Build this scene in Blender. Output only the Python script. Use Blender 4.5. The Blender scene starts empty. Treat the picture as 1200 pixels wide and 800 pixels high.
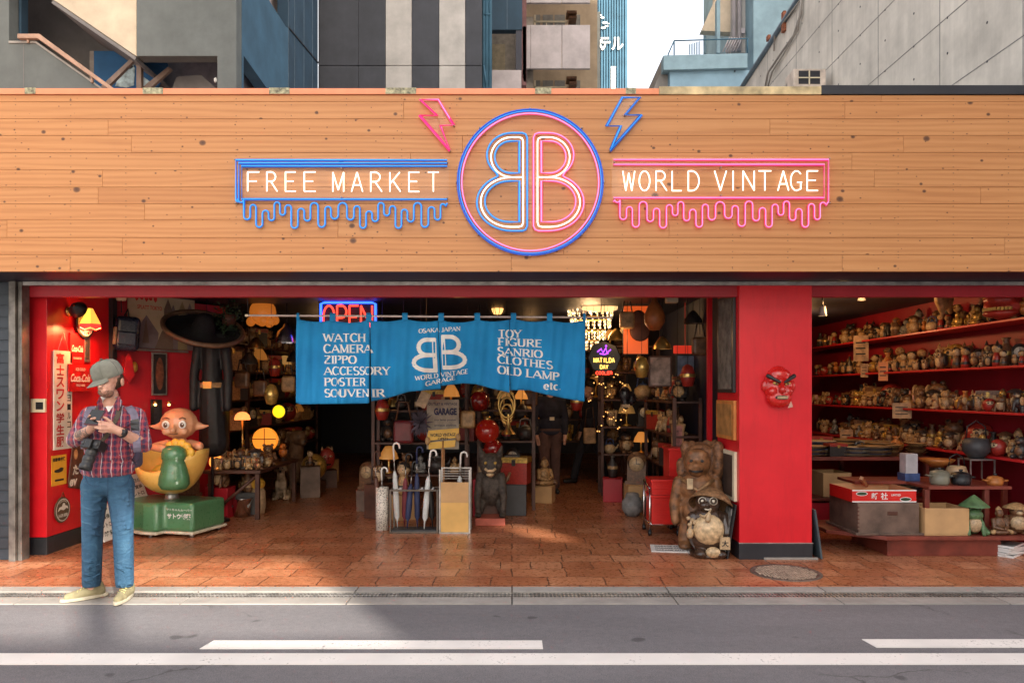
import bpy, bmesh, math, random
from mathutils import Vector, Matrix, Euler
random.seed(7)
R = math.radians
SC = bpy.context.scene
COL = SC.collection
F = 866.67          # focal length in photo pixels (1200 wide)
EYE = 1.54          # eye height

# ------------------------------------------------------------------ camera, sky, sun, exposure
cam_d = bpy.data.cameras.new('camera')
cam_d.sensor_width = 36.0
cam_d.lens = 36.0 * F / 1200.0
cam_d.shift_y = 58.0 / 1200.0
cam_d.clip_end = 3000
cam = bpy.data.objects.new('camera', cam_d)
COL.objects.link(cam)
cam.location = (0, 0, EYE)
cam.rotation_euler = (R(90), 0, 0)
SC.camera = cam

SUN_EL, SUN_AZ = R(25), R(150)      # azimuth clockwise from +Y: the sun stands behind the camera
world = bpy.data.worlds.new('World')
SC.world = world
world.use_nodes = True
wn = world.node_tree
bg = wn.nodes['Background']
sky = wn.nodes.new('ShaderNodeTexSky')
sky.sky_type = 'NISHITA'
sky.sun_disc = False
sky.sun_elevation = SUN_EL
sky.sun_rotation = SUN_AZ
sky.air_density = 1.0
sky.dust_density = 5.0
sky.ozone_density = 1.0
cmix = wn.nodes.new('ShaderNodeMix'); cmix.data_type = 'RGBA'          # thin white cloud over the blue
ctex = wn.nodes.new('ShaderNodeTexNoise'); ctc = wn.nodes.new('ShaderNodeTexCoord')
wn.links.new(ctc.outputs['Generated'], ctex.inputs['Vector']); ctex.inputs['Scale'].default_value = 2.2; ctex.inputs['Detail'].default_value = 5
crm = wn.nodes.new('ShaderNodeMapRange'); wn.links.new(ctex.outputs[0], crm.inputs[0])
for q_, v_ in ((1, .35), (2, .65), (3, .55), (4, .85)): crm.inputs[q_].default_value = v_
wn.links.new(crm.outputs[0], cmix.inputs[0]); wn.links.new(sky.outputs[0], cmix.inputs[6]); cmix.inputs[7].default_value = (2.35, 2.25, 2.15, 1)
wn.links.new(cmix.outputs[2], bg.inputs[0])
bg.inputs[1].default_value = 0.15
sd = bpy.data.lights.new('sun', 'SUN')
sd.energy = 2.5
sd.angle = R(0.6)
sd.color = (1.0, 0.93, 0.82)
sun = bpy.data.objects.new('sun', sd)
COL.objects.link(sun)
dirv = Vector((math.sin(SUN_AZ) * math.cos(SUN_EL), math.cos(SUN_AZ) * math.cos(SUN_EL), math.sin(SUN_EL)))
sun.rotation_euler = (-dirv).to_track_quat('-Z', 'Y').to_euler()
sun.location = dirv * 40
SC.view_settings.view_transform = 'Standard'
SC.view_settings.look = 'None'
SC.view_settings.exposure = 2.28
SC.view_settings.gamma = 1.0
SC.render.engine = 'CYCLES'
SC.cycles.use_denoising = True
SC.cycles.max_bounces = 6
SC.cycles.sample_clamp_indirect = 6.0

# ------------------------------------------------------------------ helpers
def W(px, py, Y):
    return Vector(((px - 600) / F * Y, Y, EYE + (458 - py) / F * Y))
def WS(px, py, X):                       # point on the side plane x = X
    Y = X * F / (px - 600)
    return Vector((X, Y, EYE + (458 - py) / F * Y))
def WW(x0, y0, Ya, x1, y1, Yb):           # two corners of a box whose front face, at Ya, fills the given photo rectangle
    q = W(x1, y1, Ya); q.y = Yb
    return W(x0, y0, Ya), q
def gy(py):                              # distance of a ground point at photo row py
    return EYE * F / (py - 458)

def tag(o, label=None, cat=None, group=None, kind=None):
    if label: o['label'] = label
    if cat: o['category'] = cat
    if group: o['group'] = group
    if kind: o['kind'] = kind
    return o
def thing(name, label, cat, loc, rz=0, group=None):
    o = bpy.data.objects.new(name, None)
    o.empty_display_size = 0.1
    COL.objects.link(o)
    o.location = loc
    o.rotation_euler = (0, 0, rz)
    return tag(o, label, cat, group)

class MB:
    def __init__(s):
        s.v = []; s.f = []; s.m = []; s.sm = []
    def add(s, vs, fs, mi=0, smooth=False, M=None):
        b = len(s.v)
        for p in vs:
            p = Vector(p)
            s.v.append(M @ p if M else p)
        for f in fs:
            s.f.append([i + b for i in f]); s.m.append(mi); s.sm.append(smooth)
        return s
    def box(s, a, b, mi=0, M=None):
        x0, x1 = sorted((a[0], b[0])); y0, y1 = sorted((a[1], b[1])); z0, z1 = sorted((a[2], b[2]))
        vs = [(x0,y0,z0),(x1,y0,z0),(x1,y1,z0),(x0,y1,z0),(x0,y0,z1),(x1,y0,z1),(x1,y1,z1),(x0,y1,z1)]
        fs = [(0,3,2,1),(4,5,6,7),(0,1,5,4),(1,2,6,5),(2,3,7,6),(3,0,4,7)]
        return s.add(vs, fs, mi, False, M)
    def poly(s, pts, off, mi=0):         # flat outline extruded by the vector off
        n = len(pts); pts = [Vector(p) for p in pts]; off = Vector(off)
        nor = Vector((0, 0, 0))
        for i in range(n): nor += pts[i].cross(pts[(i + 1) % n])
        if nor.dot(off) > 0: pts = pts[::-1]
        vs = pts + [p + off for p in pts]
        fs = [list(range(n)), list(range(2 * n - 1, n - 1, -1))]
        for i in range(n):
            j = (i + 1) % n
            fs.append((j, i, i + n, j + n))
        return s.add(vs, fs, mi)
    def tube(s, path, r, sides=6, mi=0, closed=False, flat=1.0):
        path = [Vector(p) for p in path]
        n = len(path); rr = r if isinstance(r, (list, tuple)) else [r] * n
        tang = []
        for i in range(n):
            if closed: d = path[(i + 1) % n] - path[i - 1]
            else: d = path[min(i + 1, n - 1)] - path[max(i - 1, 0)]
            tang.append(d.normalized() if d.length > 1e-9 else Vector((0, 0, 1)))
        t0 = tang[0]
        up = Vector((0, 0, 1)) if abs(t0.z) < 0.9 else Vector((0, 1, 0))
        u = (up - t0 * up.dot(t0)).normalized()
        vs = []; fs = []
        for i in range(n):
            t = tang[i]
            u = (u - t * u.dot(t))
            u = u.normalized() if u.length > 1e-6 else t.orthogonal().normalized()
            w = t.cross(u)
            k = 1.0
            if 0 < i < n - 1 or closed:
                a = (path[i] - path[i - 1]).normalized(); 
                c = max(0.55, math.sqrt(max(0, (1 + a.dot((path[(i + 1) % n] - path[i]).normalized())) / 2)))
                k = 1 / c
            for q in range(sides):
                an = 2 * math.pi * q / sides
                vs.append(path[i] + (u * math.cos(an) * flat + w * math.sin(an)) * rr[i] * (k if k < 1.5 else 1.4))
        for i in range(n if closed else n - 1):
            j = (i + 1) % n
            for q in range(sides):
                p = (q + 1) % sides
                fs.append((i * sides + q, i * sides + p, j * sides + p, j * sides + q))
        if not closed:
            fs.append(list(range(sides))[::-1]); fs.append([(n - 1) * sides + q for q in range(sides)])
        return s.add(vs, fs, mi, sides > 4)
    def lathe(s, prof, c=(0, 0, 0), seg=16, mi=0, M=None, smooth=True, arc=1.0, sx=1.0, sy=1.0):
        vs = []; fs = []; n = len(prof); c = Vector(c)
        full = arc >= 1.0
        ns = seg if full else seg + 1
        for k in range(ns):
            a = 2 * math.pi * arc * k / seg
            for (r, z) in prof:
                vs.append(c + Vector((math.cos(a) * r * sx, math.sin(a) * r * sy, z)))
        for k in range(seg):
            k2 = (k + 1) % ns
            for i in range(n - 1):
                if prof[i][0] < 1e-6 and prof[i + 1][0] < 1e-6: continue
                if prof[i][0] < 1e-6: fs.append((k * n + i, k2 * n + i + 1, k * n + i + 1))
                elif prof[i + 1][0] < 1e-6: fs.append((k * n + i, k2 * n + i, k * n + i + 1))
                else: fs.append((k * n + i, k2 * n + i, k2 * n + i + 1, k * n + i + 1))
        return s.add(vs, fs, mi, smooth, M)
    def ell(s, c, r, mi=0, seg=12, rings=8, M=None, rot=None):
        if not isinstance(r, (list, tuple)): r = (r, r, r)
        X = Matrix.Translation(Vector(c)) @ (Euler(rot).to_matrix().to_4x4() if rot else Matrix())
        if M: X = M @ X
        prof = [(math.sin(math.pi * i / rings), -math.cos(math.pi * i / rings)) for i in range(rings + 1)]
        prof[0] = (0, -1); prof[-1] = (0, 1)
        return s.lathe(prof, (0, 0, 0), seg, mi, X @ Matrix.Diagonal((r[0], r[1], r[2], 1)))
    def cap(s, p0, r0, p1, r1, mi=0, seg=10):   # tapered capsule
        p0 = Vector(p0); p1 = Vector(p1); d = p1 - p0; L = d.length
        q = d.to_track_quat('Z', 'Y').to_matrix().to_4x4()
        prof = []
        for i in range(5):
            a = math.pi / 2 * i / 4
            prof.append((r0 * math.sin(a), -r0 * math.cos(a)))
        for i in range(5):
            a = math.pi / 2 * i / 4
            prof.append((r1 * math.cos(a), L + r1 * math.sin(a)))
        prof[0] = (0, -r0); prof[-1] = (0, L + r1)
        return s.lathe(prof, (0, 0, 0), seg, mi, Matrix.Translation(p0) @ q)
    def flat(s, verts2, faces, fn, mi=0):
        return s.add([fn(x, y) for (x, y) in verts2], faces, mi)
    def text(s, body, h, fn, mi=0, bold=0.0, width=None):
        vs, fs, w, hh = text_geo(body, bold)
        k = h
        kx = k if width is None else width / w
        return s.flat([((x - w / 2) * kx, y * k - h / 2) for (x, y) in vs], fs, fn, mi)
    def build(s, name, mats, parent=None, bevel=0, local=False, seg=2):
        me = bpy.data.meshes.new(name)
        o0 = Vector((0, 0, 0)) if (parent is None or local) else parent.location
        me.from_pydata([tuple(p - o0) for p in s.v], [], s.f)
        if not isinstance(mats, (list, tuple)): mats = [mats]
        for m in mats: me.materials.append(m)
        me.polygons.foreach_set('material_index', s.m)
        me.polygons.foreach_set('use_smooth', s.sm)
        me.update()
        o = bpy.data.objects.new(name, me)
        COL.objects.link(o)
        if parent: o.parent = parent
        if bevel:
            md = o.modifiers.new('bevel', 'BEVEL')
            md.width = bevel; md.segments = seg; md.limit_method = 'ANGLE'; md.angle_limit = R(40)
        return o

_tc = {}
def text_geo(body, bold=0.0):
    key = (body, bold)
    if key in _tc: return _tc[key]
    c = bpy.data.curves.new('lettering', 'FONT'); c.body = body; c.size = 1.0; c.offset = bold
    c.resolution_u = 3
    o = bpy.data.objects.new('lettering', c); COL.objects.link(o)
    me = o.evaluated_get(bpy.context.evaluated_depsgraph_get()).to_mesh()
    vs = [(v.co.x, v.co.y) for v in me.vertices]; fs = [list(p.vertices) for p in me.polygons]
    x0 = min(v[0] for v in vs); x1 = max(v[0] for v in vs); y0 = min(v[1] for v in vs); y1 = max(v[1] for v in vs)
    k = 1.0 / (y1 - y0)
    vs = [((x - x0) * k, (y - y0) * k) for (x, y) in vs]
    bpy.data.objects.remove(o); bpy.data.curves.remove(c)
    _tc[key] = (vs, fs, (x1 - x0) * k, 1.0)
    return _tc[key]

def plane(o, right, up):
    o = Vector(o); right = Vector(right).normalized(); up = Vector(up).normalized()
    return lambda x, y: o + right * x + up * y

def blob(mb, voxel=0.012, smooth=3):
    """one continuous skin over the shapes collected in mb -> mesh"""
    me = bpy.data.meshes.new('body')
    me.from_pydata([tuple(p) for p in mb.v], [], mb.f)
    o = bpy.data.objects.new('body', me); COL.objects.link(o)
    md = o.modifiers.new('r', 'REMESH'); md.mode = 'VOXEL'; md.voxel_size = voxel; md.adaptivity = 0
    if smooth:
        ms = o.modifiers.new('s', 'SMOOTH'); ms.iterations = smooth; ms.factor = 0.5
    dg = bpy.context.evaluated_depsgraph_get()
    out = bpy.data.meshes.new_from_object(o.evaluated_get(dg))
    bpy.data.objects.remove(o); bpy.data.meshes.remove(me)
    out.polygons.foreach_set('use_smooth', [True] * len(out.polygons))
    return out
def link_mesh(name, me, mats, parent=None, loc=None):
    me.name = name
    me.materials.clear()
    for m in (mats if isinstance(mats, (list, tuple)) else [mats]): me.materials.append(m)
    o = bpy.data.objects.new(name, me); COL.objects.link(o)
    if parent: o.parent = parent
    if loc is not None: o.location = loc
    return o

# ------------------------------------------------------------------ materials
class N:
    def __init__(s, m):
        m.use_nodes = True; s.t = m.node_tree; s.p = s.t.nodes['Principled BSDF']
    def n(s, typ, **kw):
        nd = s.t.nodes.new(typ)
        for k, v in kw.items():
            if k.startswith('i_'):
                nd.inputs[k[2:].replace('_', ' ')].default_value = v
            else: setattr(nd, k, v)
        return nd
    def l(s, a, b): s.t.links.new(a, b)
    def co(s, scale=(1, 1, 1), which='Object'):
        tc = s.n('ShaderNodeTexCoord'); mp = s.n('ShaderNodeMapping')
        mp.inputs['Scale'].default_value = scale
        s.l(tc.outputs[which], mp.inputs[0]); return mp.outputs[0]
    def noise(s, co, scale=5, detail=4, rough=.55, dist=0):
        nd = s.n('ShaderNodeTexNoise'); s.l(co, nd.inputs['Vector'])
        nd.inputs['Scale'].default_value = scale; nd.inputs['Detail'].default_value = detail
        nd.inputs['Roughness'].default_value = rough; nd.inputs['Distortion'].default_value = dist
        return nd.outputs[0]
    def ramp(s, fac, stops):
        r = s.n('ShaderNodeValToRGB'); s.l(fac, r.inputs[0]); e = r.color_ramp.elements
        while len(e) < len(stops): e.new(0.5)
        for el, (p, c) in zip(e, stops):
            el.position = p; el.color = (*c, 1) if len(c) == 3 else c
        return r.outputs[0]
    def g(s, v): return (v, v, v)
    def mix(s, fac, a, b, mode='MIX'):
        m = s.n('ShaderNodeMix', data_type='RGBA', blend_type=mode)
        for k, x in ((0, fac), (6, a), (7, b)):
            if hasattr(x, 'is_linked') or hasattr(x, 'links'): s.l(x, m.inputs[k])
            elif k == 0: m.inputs[0].default_value = x
            else: m.inputs[k].default_value = (*x, 1)
        return m.outputs[2]
    def math(s, op, a, b=0.0, c=0.0):
        m = s.n('ShaderNodeMath', operation=op)
        for k, x in enumerate((a, b, c)):
            if isinstance(x, (int, float)): m.inputs[k].default_value = x
            else: s.l(x, m.inputs[k])
        return m.outputs[0]
    def bump(s, h, strength=.3, dist=.01):
        b = s.n('ShaderNodeBump'); b.inputs['Strength'].default_value = strength; b.inputs['Distance'].default_value = dist
        s.l(h, b.inputs['Height']); s.l(b.outputs[0], s.p.inputs['Normal'])

_mc = {}
def mat(name, c, rough=.6, metal=0, var=.18, scale=6, bump=.12, bscale=50, coat=0, emit=None, es=0, sheen=0):
    key = (name, tuple(c))
    if key in _mc: return _mc[key]
    m = bpy.data.materials.new(name); k = N(m)
    co = k.co()
    a = k.noise(co, scale, 5)
    lo = tuple(max(0, x * (1 - var * 1.6)) for x in c); hi = tuple(min(1, x * (1 + var)) for x in c)
    k.l(k.ramp(a, [(.3, lo), (.7, hi)]), k.p.inputs['Base Color'])
    b = k.noise(co, bscale, 4)
    k.l(k.math('MULTIPLY_ADD', b, .25, rough - .12), k.p.inputs['Roughness'])
    k.p.inputs['Metallic'].default_value = metal
    if coat: k.p.inputs['Coat Weight'].default_value = coat; k.p.inputs['Coat Roughness'].default_value = .12
    if sheen: k.p.inputs['Sheen Weight'].default_value = sheen
    if bump: k.bump(b, bump, .004)
    if emit:
        k.p.inputs['Emission Color'].default_value = (*emit, 1); k.p.inputs['Emission Strength'].default_value = es
    _mc[key] = m
    return m
def emis(name, c, s, base=None):
    key = (name, tuple(c), s)
    if key in _mc: return _mc[key]
    m = bpy.data.materials.new(name); k = N(m)
    k.p.inputs['Base Color'].default_value = (*(base or c), 1)
    k.p.inputs['Roughness'].default_value = .35
    k.p.inputs['Emission Color'].default_value = (*c, 1); k.p.inputs['Emission Strength'].default_value = s
    _mc[key] = m
    return m

def m_wood_cladding():
    m = bpy.data.materials.new('cedar_cladding'); k = N(m)
    tc = k.n('ShaderNodeTexCoord'); geo = k.n('ShaderNodeNewGeometry')
    off = k.n('ShaderNodeVectorMath', operation='SCALE'); off.inputs[0].default_value = (37, 3, 11)
    k.l(geo.outputs['Random Per Island'], off.inputs['Scale'])
    ad = k.n('ShaderNodeVectorMath', operation='ADD'); k.l(tc.outputs['Object'], ad.inputs[0]); k.l(off.outputs[0], ad.inputs[1])
    def mp(sc):
        q = k.n('ShaderNodeMapping'); q.inputs['Scale'].default_value = sc; k.l(ad.outputs[0], q.inputs[0]); return q.outputs[0]
    warp = k.noise(mp((.9, 1, 3.2)), 1.6, 2)
    w = k.n('ShaderNodeTexWave', wave_type='BANDS', bands_direction='Z')
    k.l(mp((.22, .2, 3.6)), w.inputs['Vector'])
    w.inputs['Scale'].default_value = 1.7; w.inputs['Distortion'].default_value = 12; w.inputs['Detail'].default_value = 3
    w.inputs['Detail Scale'].default_value = .9
    fine = k.noise(mp((.8, 2, 30)), 1.5, 7, .72)
    grain = k.math('ADD', k.math('MULTIPLY', w.outputs[1], .28), k.math('MULTIPLY', fine, .72))
    c = k.ramp(grain, [(.20, (.39, .155, .050)), (.5, (.50, .220, .076)), (.8, (.575, .28, .110))])
    tint = k.ramp(geo.outputs['Random Per Island'], [(0, (.86, .78, .70)), (.35, (1, .98, .95)), (.7, (.97, .90, .82)), (1, (1.0, 1.0, 1.0))])
    c = k.mix(1.0, c, tint, 'MULTIPLY')
    big = k.noise(mp((.5, .5, .9)), 1.0, 2)
    c = k.mix(k.math('MULTIPLY', big, .35), c, (.56, .235, .075))
    # knots
    def knots(scale, thr, size):
        v = k.n('ShaderNodeTexVoronoi', feature='F1', voronoi_dimensions='2D')
        sx_ = k.n('ShaderNodeSeparateXYZ'); k.l(mp((1.0 * scale, 1, 1.25 * scale)), sx_.inputs[0])
        cx_ = k.n('ShaderNodeCombineXYZ'); k.l(sx_.outputs[0], cx_.inputs[0]); k.l(sx_.outputs[2], cx_.inputs[1])
        k.l(cx_.outputs[0], v.inputs['Vector']); v.inputs['Scale'].default_value = 1
        cs = k.n('ShaderNodeSeparateColor'); k.l(v.outputs['Color'], cs.inputs[0])
        on = k.math('GREATER_THAN', cs.outputs[0], thr)
        rad = k.math('MULTIPLY_ADD', cs.outputs[1], size, size * .35)
        d = k.math('DIVIDE', v.outputs['Distance'], rad)
        return k.math('MULTIPLY', on, k.ramp(d, [(.0, (1, 1, 1)), (.65, (.8, .8, .8)), (1.0, (0, 0, 0))])), k.math('MULTIPLY', on, k.ramp(d, [(0, (1,1,1)), (.25, (.6,.6,.6)), (1.0, (0, 0, 0))]))
    ka, _ = knots(2.6, .40, .045)
    kb, _ = knots(1.5, .5, .04)
    kc, _ = knots(5.4, .45, .042)
    kk = k.math('MAXIMUM', ka, k.math('MAXIMUM', kb, kc))
    c = k.mix(k.math('MULTIPLY', kk, .95), c, (.05, .014, .006))
    k.l(c, k.p.inputs['Base Color'])
    k.p.inputs['Roughness'].default_value = .5
    k.bump(k.math('SUBTRACT', grain, kk), .18, .004)
    return m

def m_asphalt():
    m = bpy.data.materials.new('asphalt'); k = N(m); co = k.co()
    fine = k.noise(co, 120, 4, .8); med = k.noise(co, 22, 5, .6); big = k.noise(k.co((.5, 1.4, 1)), .8, 5, .6)
    v = k.n('ShaderNodeTexVoronoi'); k.l(co, v.inputs['Vector']); v.inputs['Scale'].default_value = 320
    base = k.ramp(fine, [(.32, (.095, .090, .096)), (.68, (.225, .214, .222))])
    base = k.mix(k.math('MULTIPLY', k.ramp(v.outputs['Distance'], [(.0, (1,1,1)), (.3, (0,0,0))]), .35), base, (.31, .30, .30))
    base = k.mix(1, base, k.ramp(med, [(.3, (.88,.88,.88)), (.7, (1.1,1.1,1.1))]), 'MULTIPLY')
    base = k.mix(1, base, k.ramp(big, [(.3, (.78,.77,.77)), (.7, (1.14,1.12,1.11))]), 'MULTIPLY')
    spots = k.noise(co, 3.1, 2, .4)
    base = k.mix(k.ramp(spots, [(.71, (0,0,0)), (.735, (.6,.6,.6))]), base, (.03, .028, .03))
    cr = k.n('ShaderNodeTexVoronoi', feature='DISTANCE_TO_EDGE'); wv = k.n('ShaderNodeTexNoise'); k.l(co, wv.inputs['Vector']); wv.inputs['Scale'].default_value = 3; wv.inputs['Detail'].default_value = 5
    wa = k.n('ShaderNodeVectorMath', operation='MULTIPLY_ADD'); k.l(wv.outputs['Color'], wa.inputs[0]); wa.inputs[1].default_value = (.4, .4, 0); k.l(k.co((.5, .9, 1)), wa.inputs[2])
    k.l(wa.outputs[0], cr.inputs['Vector']); cr.inputs['Scale'].default_value = .7
    crk = k.math('MULTIPLY', k.ramp(cr.outputs['Distance'], [(.0, (1, 1, 1)), (.006, (0, 0, 0))]), k.ramp(k.noise(co, .6, 3), [(.52, (0, 0, 0)), (.6, (.8, .8, .8))]))
    base = k.mix(crk, base, (.05, .046, .042))
    k.l(base, k.p.inputs['Base Color']); k.p.inputs['Roughness'].default_value = .85
    k.bump(k.math('ADD', fine, v.outputs['Distance']), .5, .004)
    return m

def m_tiles():
    m = bpy.data.materials.new('stamped_paving'); k = N(m); co = k.co((1, 1, 1))
    dn = k.n('ShaderNodeTexNoise'); k.l(co, dn.inputs['Vector']); dn.inputs['Scale'].default_value = 5; dn.inputs['Detail'].default_value = 3
    sub = k.n('ShaderNodeVectorMath', operation='SUBTRACT'); k.l(dn.outputs['Color'], sub.inputs[0]); sub.inputs[1].default_value = (.5, .5, .5)
    sc = k.n('ShaderNodeVectorMath', operation='SCALE'); k.l(sub.outputs[0], sc.inputs[0]); sc.inputs['Scale'].default_value = .055
    ad = k.n('ShaderNodeVectorMath', operation='ADD'); k.l(co, ad.inputs[0]); k.l(sc.outputs[0], ad.inputs[1])
    def brick(wd, h, off, sq, sf, shift):
        mp = k.n('ShaderNodeMapping'); mp.inputs['Location'].default_value = shift; k.l(ad.outputs[0], mp.inputs[0])
        b = k.n('ShaderNodeTexBrick'); k.l(mp.outputs[0], b.inputs['Vector'])
        b.offset = off; b.squash = sq; b.squash_frequency = sf
        b.inputs['Scale'].default_value = 1; b.inputs['Mortar Size'].default_value = .007; b.inputs['Mortar Smooth'].default_value = .4
        b.inputs['Brick Width'].default_value = wd; b.inputs['Row Height'].default_value = h; b.inputs['Bias'].default_value = 0
        b.inputs['Color1'].default_value = (0, 0, 0, 1); b.inputs['Color2'].default_value = (1, 1, 1, 1); b.inputs['Mortar'].default_value = (.5, .5, .5, 1)
        return b
    b1 = brick(.46, .27, .37, .58, 3, (0, .1, 0)); 
    n1 = k.noise(co, 2.4, 6, .62, .4); n2 = k.noise(co, 26, 5, .65); n3 = k.noise(co, .7, 3)
    c = k.ramp(n1, [(.28, (.19, .058, .028)), (.5, (.40, .135, .062)), (.72, (.60, .30, .165))])
    c = k.mix(.45, c, k.ramp(b1.outputs['Color'], [(0, (.25, .075, .035)), (.5, (.43, .155, .07)), (1, (.60, .30, .17))]))
    c = k.mix(k.math('MULTIPLY', n3, .3), c, (.44, .17, .07))
    c = k.mix(1, c, k.ramp(n2, [(.3, (.78,.76,.74)), (.7, (1.12,1.1,1.08))]), 'MULTIPLY')
    c = k.mix(k.math('MULTIPLY', b1.outputs['Fac'], .88), c, (.085, .035, .022))
    k.l(c, k.p.inputs['Base Color'])
    k.l(k.ramp(n2, [(.3, (.20,)*3), (.75, (.46,)*3)]), k.p.inputs['Roughness'])
    k.bump(k.math('SUBTRACT', k.math('MULTIPLY', k.math('ADD', n1, n2), .3), b1.outputs['Fac']), .5, .012)
    return m

def m_concrete(name, c, streak=.35, rough=.8, blue=0):
    m = bpy.data.materials.new(name); k = N(m); co = k.co()
    a = k.noise(co, 1.3, 7, .65); b = k.noise(k.co((3.2, 3.2, .22)), 1.6, 6, .65); f = k.noise(co, 60, 3)
    lo = tuple(x * .72 for x in c); hi = tuple(min(1, x * 1.15) for x in c)
    col = k.ramp(a, [(.3, lo), (.7, hi)])
    col = k.mix(k.math('MULTIPLY', k.ramp(b, [(.42, (0,0,0)), (.72, (1,1,1))]), streak), col, tuple(x * .38 for x in c))
    k.l(col, k.p.inputs['Base Color']); k.p.inputs['Roughness'].default_value = rough
    k.bump(f, .2, .004)
    return m

def m_paint(name, c, rough=.35, var=.1, dirt=.25, bump=.05):
    m = bpy.data.materials.new(name); k = N(m); co = k.co()
    a = k.noise(co, 2.2, 5, .6); s = k.noise(k.co((9, 9, 1.1)), 2, 5, .7); f = k.noise(co, 90, 3)
    col = k.ramp(a, [(.3, tuple(x * (1 - var) for x in c)), (.7, tuple(min(1, x * (1 + var)) for x in c))])
    col = k.mix(k.math('MULTIPLY', k.ramp(s, [(.52, (0,0,0)), (.8, (1,1,1))]), dirt), col, tuple(x * .45 for x in c))
    k.l(col, k.p.inputs['Base Color'])
    k.l(k.math('MULTIPLY_ADD', a, .25, rough - .12), k.p.inputs['Roughness'])
    k.bump(f, bump, .003)
    return m

def m_plaid():
    m = bpy.data.materials.new('plaid_cotton'); k = N(m)
    tc = k.n('ShaderNodeTexCoord'); sp = k.n('ShaderNodeSeparateXYZ')
    wr = k.n('ShaderNodeTexNoise'); k.l(tc.outputs['Object'], wr.inputs['Vector']); wr.inputs['Scale'].default_value = 7
    sc = k.n('ShaderNodeVectorMath', operation='SCALE'); k.l(wr.outputs['Color'], sc.inputs[0]); sc.inputs['Scale'].default_value = .035
    ad = k.n('ShaderNodeVectorMath', operation='ADD'); k.l(tc.outputs['Object'], ad.inputs[0]); k.l(sc.outputs[0], ad.inputs[1])
    k.l(ad.outputs[0], sp.inputs[0])
    def stripe(co, per, ph, wd):
        t = k.math('FRACT', k.math('MULTIPLY_ADD', co, 1 / per, ph))
        return k.math('LESS_THAN', k.math('ABSOLUTE', k.math('SUBTRACT', t, .5)), wd)
    xy = k.math('ADD', sp.outputs[0], k.math('MULTIPLY', sp.outputs[1], .35))
    c = k.mix(stripe(xy, .042, .1, .18), (.27, .030, .060), (.065, .028, .075))
    c = k.mix(k.math('MULTIPLY', stripe(sp.outputs[2], .042, .3, .22), .55), c, (.035, .020, .06))
    c = k.mix(k.math('MULTIPLY', stripe(sp.outputs[2], .042, .8, .07), .75), c, (.34, .06, .07))
    c = k.mix(k.math('MULTIPLY', stripe(xy, .042, .6, .06), .6), c, (.45, .10, .10))
    c = k.mix(k.math('MULTIPLY', stripe(xy, .066, .35, .042), .7), c, (.62, .55, .58))
    k.l(c, k.p.inputs['Base Color']); k.p.inputs['Roughness'].default_value = .85
    k.p.inputs['Sheen Weight'].default_value = .15
    k.bump(k.noise(k.co((1, 1, .5)), 13, 4, .6), .9, .03)
    return m

def m_denim():
    m = bpy.data.materials.new('blue_denim'); k = N(m); co = k.co()
    a = k.noise(k.co((1, 1, .45)), 5, 5, .6); w = k.noise(k.co((1, 1, 2.2)), 9, 5, .6, 1.2); f = k.noise(k.co((1, 1, .3)), 160, 3)
    c = k.ramp(a, [(.3, (.010, .038, .080)), (.55, (.022, .078, .145)), (.75, (.055, .14, .225))])
    c = k.mix(k.math('MULTIPLY', k.ramp(w, [(.55, (0,0,0)), (.8, (1,1,1))]), .5), c, (.09, .19, .28))
    c = k.mix(k.math('MULTIPLY', f, .25), c, (.02, .06, .12))
    k.l(c, k.p.inputs['Base Color']); k.p.inputs['Roughness'].default_value = .85
    k.bump(w, .55, .03)
    return m

def m_skin(name, tattoo=False):
    m = bpy.data.materials.new(name); k = N(m); co = k.co()
    a = k.noise(co, 14, 4)
    c = k.ramp(a, [(.3, (.50, .25, .17)), (.7, (.64, .36, .27))])
    tc = k.n('ShaderNodeTexCoord'); sp = k.n('ShaderNodeSeparateXYZ'); k.l(tc.outputs['Object'], sp.inputs[0])
    if tattoo:
        t = k.noise(co, 34, 3, .5, 1.0)
        msk = k.math('MULTIPLY', k.math('LESS_THAN', sp.outputs[0], .0), k.math('MULTIPLY', k.math('GREATER_THAN', sp.outputs[2], 1.05), k.math('LESS_THAN', sp.outputs[2], 1.31)))
        c = k.mix(k.math('MULTIPLY', msk, k.ramp(t, [(.42, (0,0,0)), (.52, (.85,.85,.85))])), c, (.07, .075, .07))
    k.l(c, k.p.inputs['Base Color']); k.p.inputs['Roughness'].default_value = .5
    k.p.inputs['Subsurface Weight'].default_value = .08
    k.p.inputs['Subsurface Radius'].default_value = (.01, .004, .002)
    k.bump(a, .1, .004)
    return m

def m_clear(name):
    m = bpy.data.materials.new(name); k = N(m)
    t = k.t; tr = k.n('ShaderNodeBsdfTransparent'); gl = k.n('ShaderNodeBsdfGlossy'); gl.inputs['Roughness'].default_value = .08
    fr = k.n('ShaderNodeFresnel'); mx = k.n('ShaderNodeMixShader')
    mx.inputs[0].default_value = .012; k.l(tr.outputs[0], mx.inputs[1]); k.l(gl.outputs[0], mx.inputs[2])
    k.l(mx.outputs[0], t.nodes['Material Output'].inputs[0])
    return m

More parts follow.
